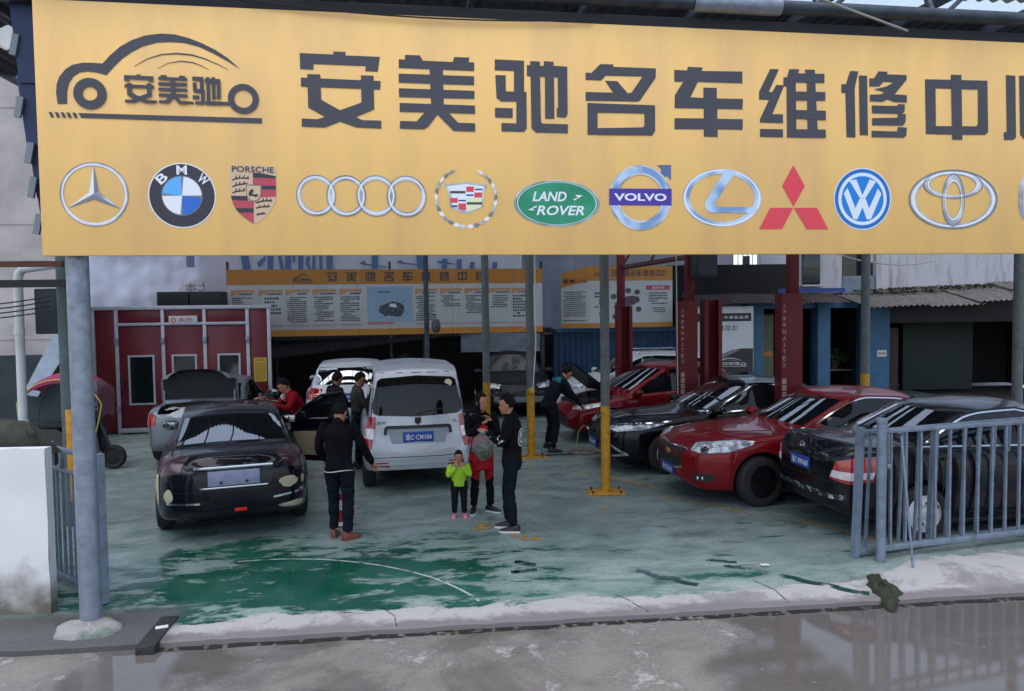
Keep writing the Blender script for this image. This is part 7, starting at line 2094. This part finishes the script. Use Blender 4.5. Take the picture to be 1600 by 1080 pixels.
# man in red leaning over the roof
pr = Person('man in red jacket with white shoulder stripes bending over the dark saloon roof', (-3.45, 12.35, 0), R(212), 1.66,
            dict(pel=(-.05, 0, .93), che=(.08, 0, 1.24), nek=(.17, 0, 1.40), hd=(.25, 0, 1.52), shL=(.12, .19, 1.36), shR=(.12, -.19, 1.36), elL=(.26, .30, 1.16), wrL=(.50, .20, 1.24), elR=(.26, -.32, 1.18), wrR=(.52, -.26, 1.28)),
            c_red, c_dk, s_black, s_black, face=(.75, 0, -.66), up=(.6, 0, .8), seed=5)
for i in range(3):
    a = pr.J['shR'].lerp(pr.J['elR'], .12 + .16 * i)
    ax = (pr.J['elR'] - pr.J['shR']).normalized(); e1 = ax.orthogonal().normalized(); e2 = ax.cross(e1)
    mb = MB(); mb.tube([a + (e1 * math.cos(t) + e2 * math.sin(t)) * (.066 - .004 * i) for t in [j * math.pi / 10 for j in range(20)]], .010, 6, closed=True); mb.build('sleeve_stripe', white_print, pr.root)

# two men beyond, talking
Person('man in dark jacket with lowered head beyond the open car door, left of two', (-3.02, 13.0, 0), R(40), 1.62, dict(hd=(.05, 0, 1.57), elR=(.10, -.22, 1.14), wrR=(.26, -.10, 1.08)), c_dk, c_jean, s_black, s_black, face=(.9, .1, -.35), up=(.3, 0, 1), seed=6)
Person('man in olive grey jacket beside the minivan, right of two', (-2.62, 12.9, 0), R(20), 1.62, dict(hd=(.05, 0, 1.57), elR=(.10, -.22, 1.14), wrR=(.26, -.10, 1.05), elL=(.08, .24, 1.12), wrL=(.24, .16, 1.0)), c_olive, c_jean, s_black, s_black, face=(.9, -.2, -.35), up=(.3, 0, 1), seed=7)

# mechanic at the deep red hatchback
pk = Person('mechanic in dark jacket with teal shoulders working at the open bonnet', (.72, 14.35, 0), R(22), 1.68,
            dict(pel=(-.05, 0, .90), che=(.12, 0, 1.20), nek=(.24, 0, 1.34), hd=(.34, 0, 1.45), shL=(.18, .19, 1.30), shR=(.18, -.19, 1.30), elL=(.36, .25, 1.08), wrL=(.56, .16, .92), elR=(.32, -.26, 1.06), wrR=(.52, -.18, .86),
                 hipL=(-.03, .10, .88), knL=(.08, .16, .48), anL=(.0, .20, .085), hipR=(-.03, -.10, .88), knR=(.02, -.18, .48), anR=(-.12, -.30, .085)),
            c_teal, c_jean, s_black, s_black, face=(.8, 0, -.6), up=(.6, 0, .8), girth=1.06, toeR=R(-10), seed=8)
mb = MB()
ax = (pk.J['nek'] - pk.J['che']).normalized(); lt_ = Vector((0, 1, 0)); fw_ = lt_.cross(ax)
for j in range(1):
    pts = []
    for yy_ in range(21):
        y = -.21 + .42 * yy_ / 20
        pts.append(pk.J['che'].lerp(pk.J['nek'], .55) + lt_ * y * .9)
vsq = []; nn_ = 21
for i, off in enumerate((-.05, -.02, .02, .05, .075)):
    for p in pts:
        q0 = p + ax * off - fw_ * .3
        h = pk.bvh.ray_cast(q0, fw_, .6)
        if h[0] is None: h = pk.bvh.find_nearest(p + ax * off)
        vsq.append(h[0] - fw_ * .008)
mb.add(vsq, [(i * nn_ + j, i * nn_ + j + 1, (i + 1) * nn_ + j + 1, (i + 1) * nn_ + j) for i in range(4) for j in range(nn_ - 1)])
mb.build('teal_yoke', teal_cloth, pk.root)

# ------------------------------------------------------------------ small things
# paint bucket behind the man in black
bk = empty('paint_bucket', (-2.12, 9.42, 0)); tag(bk, 'red and white plastic paint bucket behind the man in black', 'bucket')
mb = MB(); mb.lathe([(.001, 0), (.125, 0), (.145, .34), (.150, .36), (.140, .36), (.12, .02), (.001, .02)], n=28); mb.build('pail', M('bucket_red', rgb(140, 26, 46), .5), bk)
mb = MB(); mb.lathe([(.1385, .22), (.1465, .345)], n=28); mb.build('label_band', M('bucket_grey', rgb(180, 184, 188), .5), bk)
mb = MB(); mb.lathe([(.1275, .02), (.130, .07)], n=28); mb.build('label_band', M('bucket_white', rgb(208, 206, 206), .5), bk)
mb = MB(); mb.tube([(.15 * math.cos(t), .02, .34 - .16 * math.sin(t)) for t in [i * math.pi / 10 for i in range(11)]], .004, 6); mb.build('handle', steel, bk)
# hose loops on the floor by the red hatchback
mb = MB(); pts = []
for i in range(70):
    t = i / 69
    a = t * 6 * math.pi
    r = .22 + .06 * math.sin(t * 9)
    pts.append((1.25 + r * math.cos(a) + .15 * t, 13.9 + r * .8 * math.sin(a) + .1 * t, .018 + .012 * (i % 3) + (.45 * max(0, math.sin(a)) if 20 < i < 44 else 0)))
mb.tube(pts, .012, 6); tag(mb.build('air_hose', M('orange_grey_hose', rgb(130, 110, 100), .6)), 'coiled air hose on the floor in front of the deep red hatchback', 'hose')
mb = MB(); mb.tube([(.0, 13.5, .02), (.5, 13.7, .02), (.9, 13.75, .02), (1.3, 13.8, .02)], .014, 6); tag(mb.build('black_hose', black), 'black hose lying on the floor past the post with the rope', 'hose')
cable([(.42, 13.6, 5.4), (.42, 13.55, 2.0), (.36, 13.56, 1.20)], .011, M('white_rope', rgb(206, 206, 200), .8), 'white rope hanging down along the post beside the mechanic')
mb = MB(); mb.lathe([(.001, -.06), (.05, -.04), (.055, 0), (.04, .05), (.001, .06)], n=12); tag(mb.build('rope_knot', M('yellow_knot', rgb(186, 160, 60), .8), None, (.34, 13.57, 1.2)), 'yellow knot of the rope tied to the post', 'knot')
# loudspeaker on the thin post
sp = empty('loudspeaker', (-1.72, 17.45, 2.30)); tag(sp, 'small oval loudspeaker hanging from the thin dark post', 'loudspeaker')
mb = MB(); mb.lathe([(.001, -.17), (.06, -.16), (.095, -.10), (.105, 0), (.09, .09), (.05, .14), (.001, .15)], n=18); mb.build('housing', M('grey_housing', rgb(70, 74, 80), .5), sp)
mb = MB(); mb.tube([(0, 0, .15), (-.02, .05, .24), (-.2, .1, .30)], .012, 6); mb.tube([(-.2, .1, .20), (0, .03, .26)], .012, 6); mb.build('bracket', steel_dark, sp)
# litter
mb = MB(); mb.grid(lambda a, b: ((a - .5) * .09, (b - .5) * .07, .012 + .01 * mnoise.noise((a * 5, b * 5, 2))), 6, 6); tag(mb.build('paper_scrap', white_plastic, None, (2.55, 7.72, 0)), 'white paper scrap on the floor left of the right gate', 'litter')
mb = MB(); mb.grid(lambda a, b: ((a - .5) * .10, (b - .5) * .06, .012 + .01 * mnoise.noise((a * 5, b * 5, 7))), 6, 6); tag(mb.build('red_scrap', M('red_scrap', rgb(200, 60, 60), .6), None, (.37, 5.25, -.07)), 'small red scrap lying on the wet street', 'litter')

# scooter with rain canopy behind the left post
sc_ = empty('scooter', (-7.42, 13.05, 0), R(4)); tag(sc_, 'black motor scooter with pink rain canopy behind the left gate post', 'scooter')
for x, nm in ((.56, 'front_wheel'), (-.56, 'rear_wheel')):
    mb = MB(); mb.lathe([(.13, -.04), (.17, -.055), (.205, -.03), (.21, 0), (.205, .03), (.17, .055), (.13, .04), (.12, 0), (.13, -.04)], axis='Y', n=28); w = mb.build('wheel', rubber, sc_, (x, 0, .21))
    mb = MB(); mb.lathe([(.13, -.03), (.04, -.035), (.001, -.035)], axis='Y', n=20); mb.lathe([(.13, .03), (.04, .035), (.001, .035)], axis='Y', n=20); mb.build('rim', rim_black, w)
scb = M('scooter_black', rgb(22, 22, 26), .35, coat=.6)
mb = MB(); mb.loft = None
mb.prism([(-.80, .52), (-.62, .40), (-.20, .30), (.22, .26), (.36, .30), (.30, .42), (.0, .40), (-.10, .56), (-.30, .72), (-.78, .74)], (0, .13, 0), (1, 0, 0), (0, 0, 1), .26); mb.build('body', scb, sc_, smooth=None)
mb = MB(); mb.prism([(.30, .26), (.42, .34), (.36, .72), (.26, 1.0), (.20, 1.0), (.28, .60)], (0, .19, 0), (1, 0, 0), (0, 0, 1), .38); mb.build('leg_shield', scb, sc_, smooth=None)
mb = MB(); mb.box((-.42, 0, .78), (.66, .26, .10), bev=.035); mb.build('seat', black, sc_)
mb = MB(); mb.tube([(.56, 0, .21), (.42, 0, .62), (.24, 0, 1.04)], .028, 8); mb.tube([(.18, -.34, 1.04), (.25, 0, 1.06), (.18, .34, 1.04)], .016, 8); mb.build('fork', steel_dark, sc_)
mb = MB(); mb.lathe([(.001, -.05), (.07, -.04), (.085, .02), (.001, .06)], axis='X', n=18); mb.build('tail_lamp', M('magenta_lamp', rgb(224, 50, 90), .2, coat=1, emis=(.9, .08, .2, .5)), sc_, (-.86, -.02, .66))
mb = MB(); mb.box((0, 0, 0), (.03, .12, .08), bev=.012); mb.build('mirror', white_plastic, sc_, (-.02, -.30, 1.26))
mb = MB(); mb.tube([(.18, -.30, 1.04), (.05, -.31, 1.2), (-.01, -.30, 1.24)], .006, 6); mb.build('mirror_stem', steel_dark, sc_)
pink = M('pink_canopy', rgb(150, 38, 84), .5, var=.1, vscale=4)
def can(a, b):
    t = R(158) * (1 - a) + R(18) * a
    x = -.12 + .72 * math.cos(t); z = 1.06 + .62 * math.sin(t)
    y = (-.5 + b) * .78
    return (x, y, z - .10 * (2 * b - 1) ** 2)
mb = MB(); mb.grid(lambda a, b: Vector(can(.06 + .70 * a, 0)) - Vector((0, 0, .06 * b)), 22, 3); mb.build('valance', pink, sc_, smooth=60)
mb = MB(); mb.grid(lambda a, b: can(.06 + .70 * a, b), 22, 10); mb.build('canopy', pink, sc_, smooth=60)
shm = bpy.data.materials.new('clear_shield'); shm.use_nodes = True
bb = shm.node_tree.nodes['Principled BSDF']; bb.inputs['Base Color'].default_value = rgb(150, 120, 130); bb.inputs['Alpha'].default_value = .42; bb.inputs['Roughness'].default_value = .12
mb = MB(); mb.grid(lambda a, b: can(.72 + .28 * a, b) if a < .5 else (can(.86, b)[0] + .02 * (a - .5), can(.86, b)[1] * (1 - .5 * (a - .5)), can(.86, b)[2] - (a - .5) * 1.0), 14, 8); mb.build('windshield', shm, sc_, smooth=60)
mb = MB(); mb.tube([can(a / 20, 0) for a in range(0, 21)] + [(.50, -.36, .9), (.40, -.30, .62)], .010, 6)
mb.tube([can(0, 0), (-.78, -.37, .98), (-.74, -.30, .62)], .010, 6); mb.build('yellow_piping', M('yellow_piping', rgb(186, 176, 84), .6), sc_)
mb = MB(); mb.tube([(.24, 0, 1.0), (.30, 0, 1.3), (-.05, 0, 1.60)], .012, 6); mb.tube([(-.7, 0, .7), (-.62, 0, 1.2), (-.4, 0, 1.55)], .012, 6); mb.build('canopy_frame', steel_dark, sc_)

# table and plant added for an unclear dark patch; grey holds the bay's shade
tb_ = empty('stand_in_table', (9.6, 22.6, 0), R(2)); tag(tb_, 'small table added in the dark workshop bay, shade put into its grey top', 'table')
mb = MB(); mb.box((0, 0, .74), (.8, .45, .03), bev=.006); mb.build('table_top', M('shade_grey_table_top', rgb(120, 122, 124), .6), tb_)
for sx in (-1, 1):
    for sy in (-1, 1):
        mb = MB(); mb.box((sx * .36, sy * .19, .36), (.04, .04, .72)); mb.build('leg', steel_dark, tb_)
pt_ = empty('stand_in_plant', (9.5, 22.6, .755)); tag(pt_, 'dark leafy potted plant added on the table in the workshop bay', 'plant')
mb = MB(); mb.lathe([(.001, 0), (.10, 0), (.13, .20), (.115, .20), (.09, .03), (.001, .03)], n=16); mb.build('pot', rust, pt_)
leaves(420, (0, 0, .38), (.42, .25, .24), .06, 15, leafg, 'leaves', pt_)
for x, z, t_, lab in ((8.72, 1.95, '3', 'small white tag on the middle blue pillar, upper one'), (8.80, 1.45, '', 'small white tag on the middle blue pillar, lower one')):
    p = empty('number_tag', (x, 21.62, z), R(2)); tag(p, lab, 'sign')
    mb = MB(); mb.box((0, 0, 0), (.14, .012, .12 if t_ else .26)); mb.build('sheet', white_plastic, p)
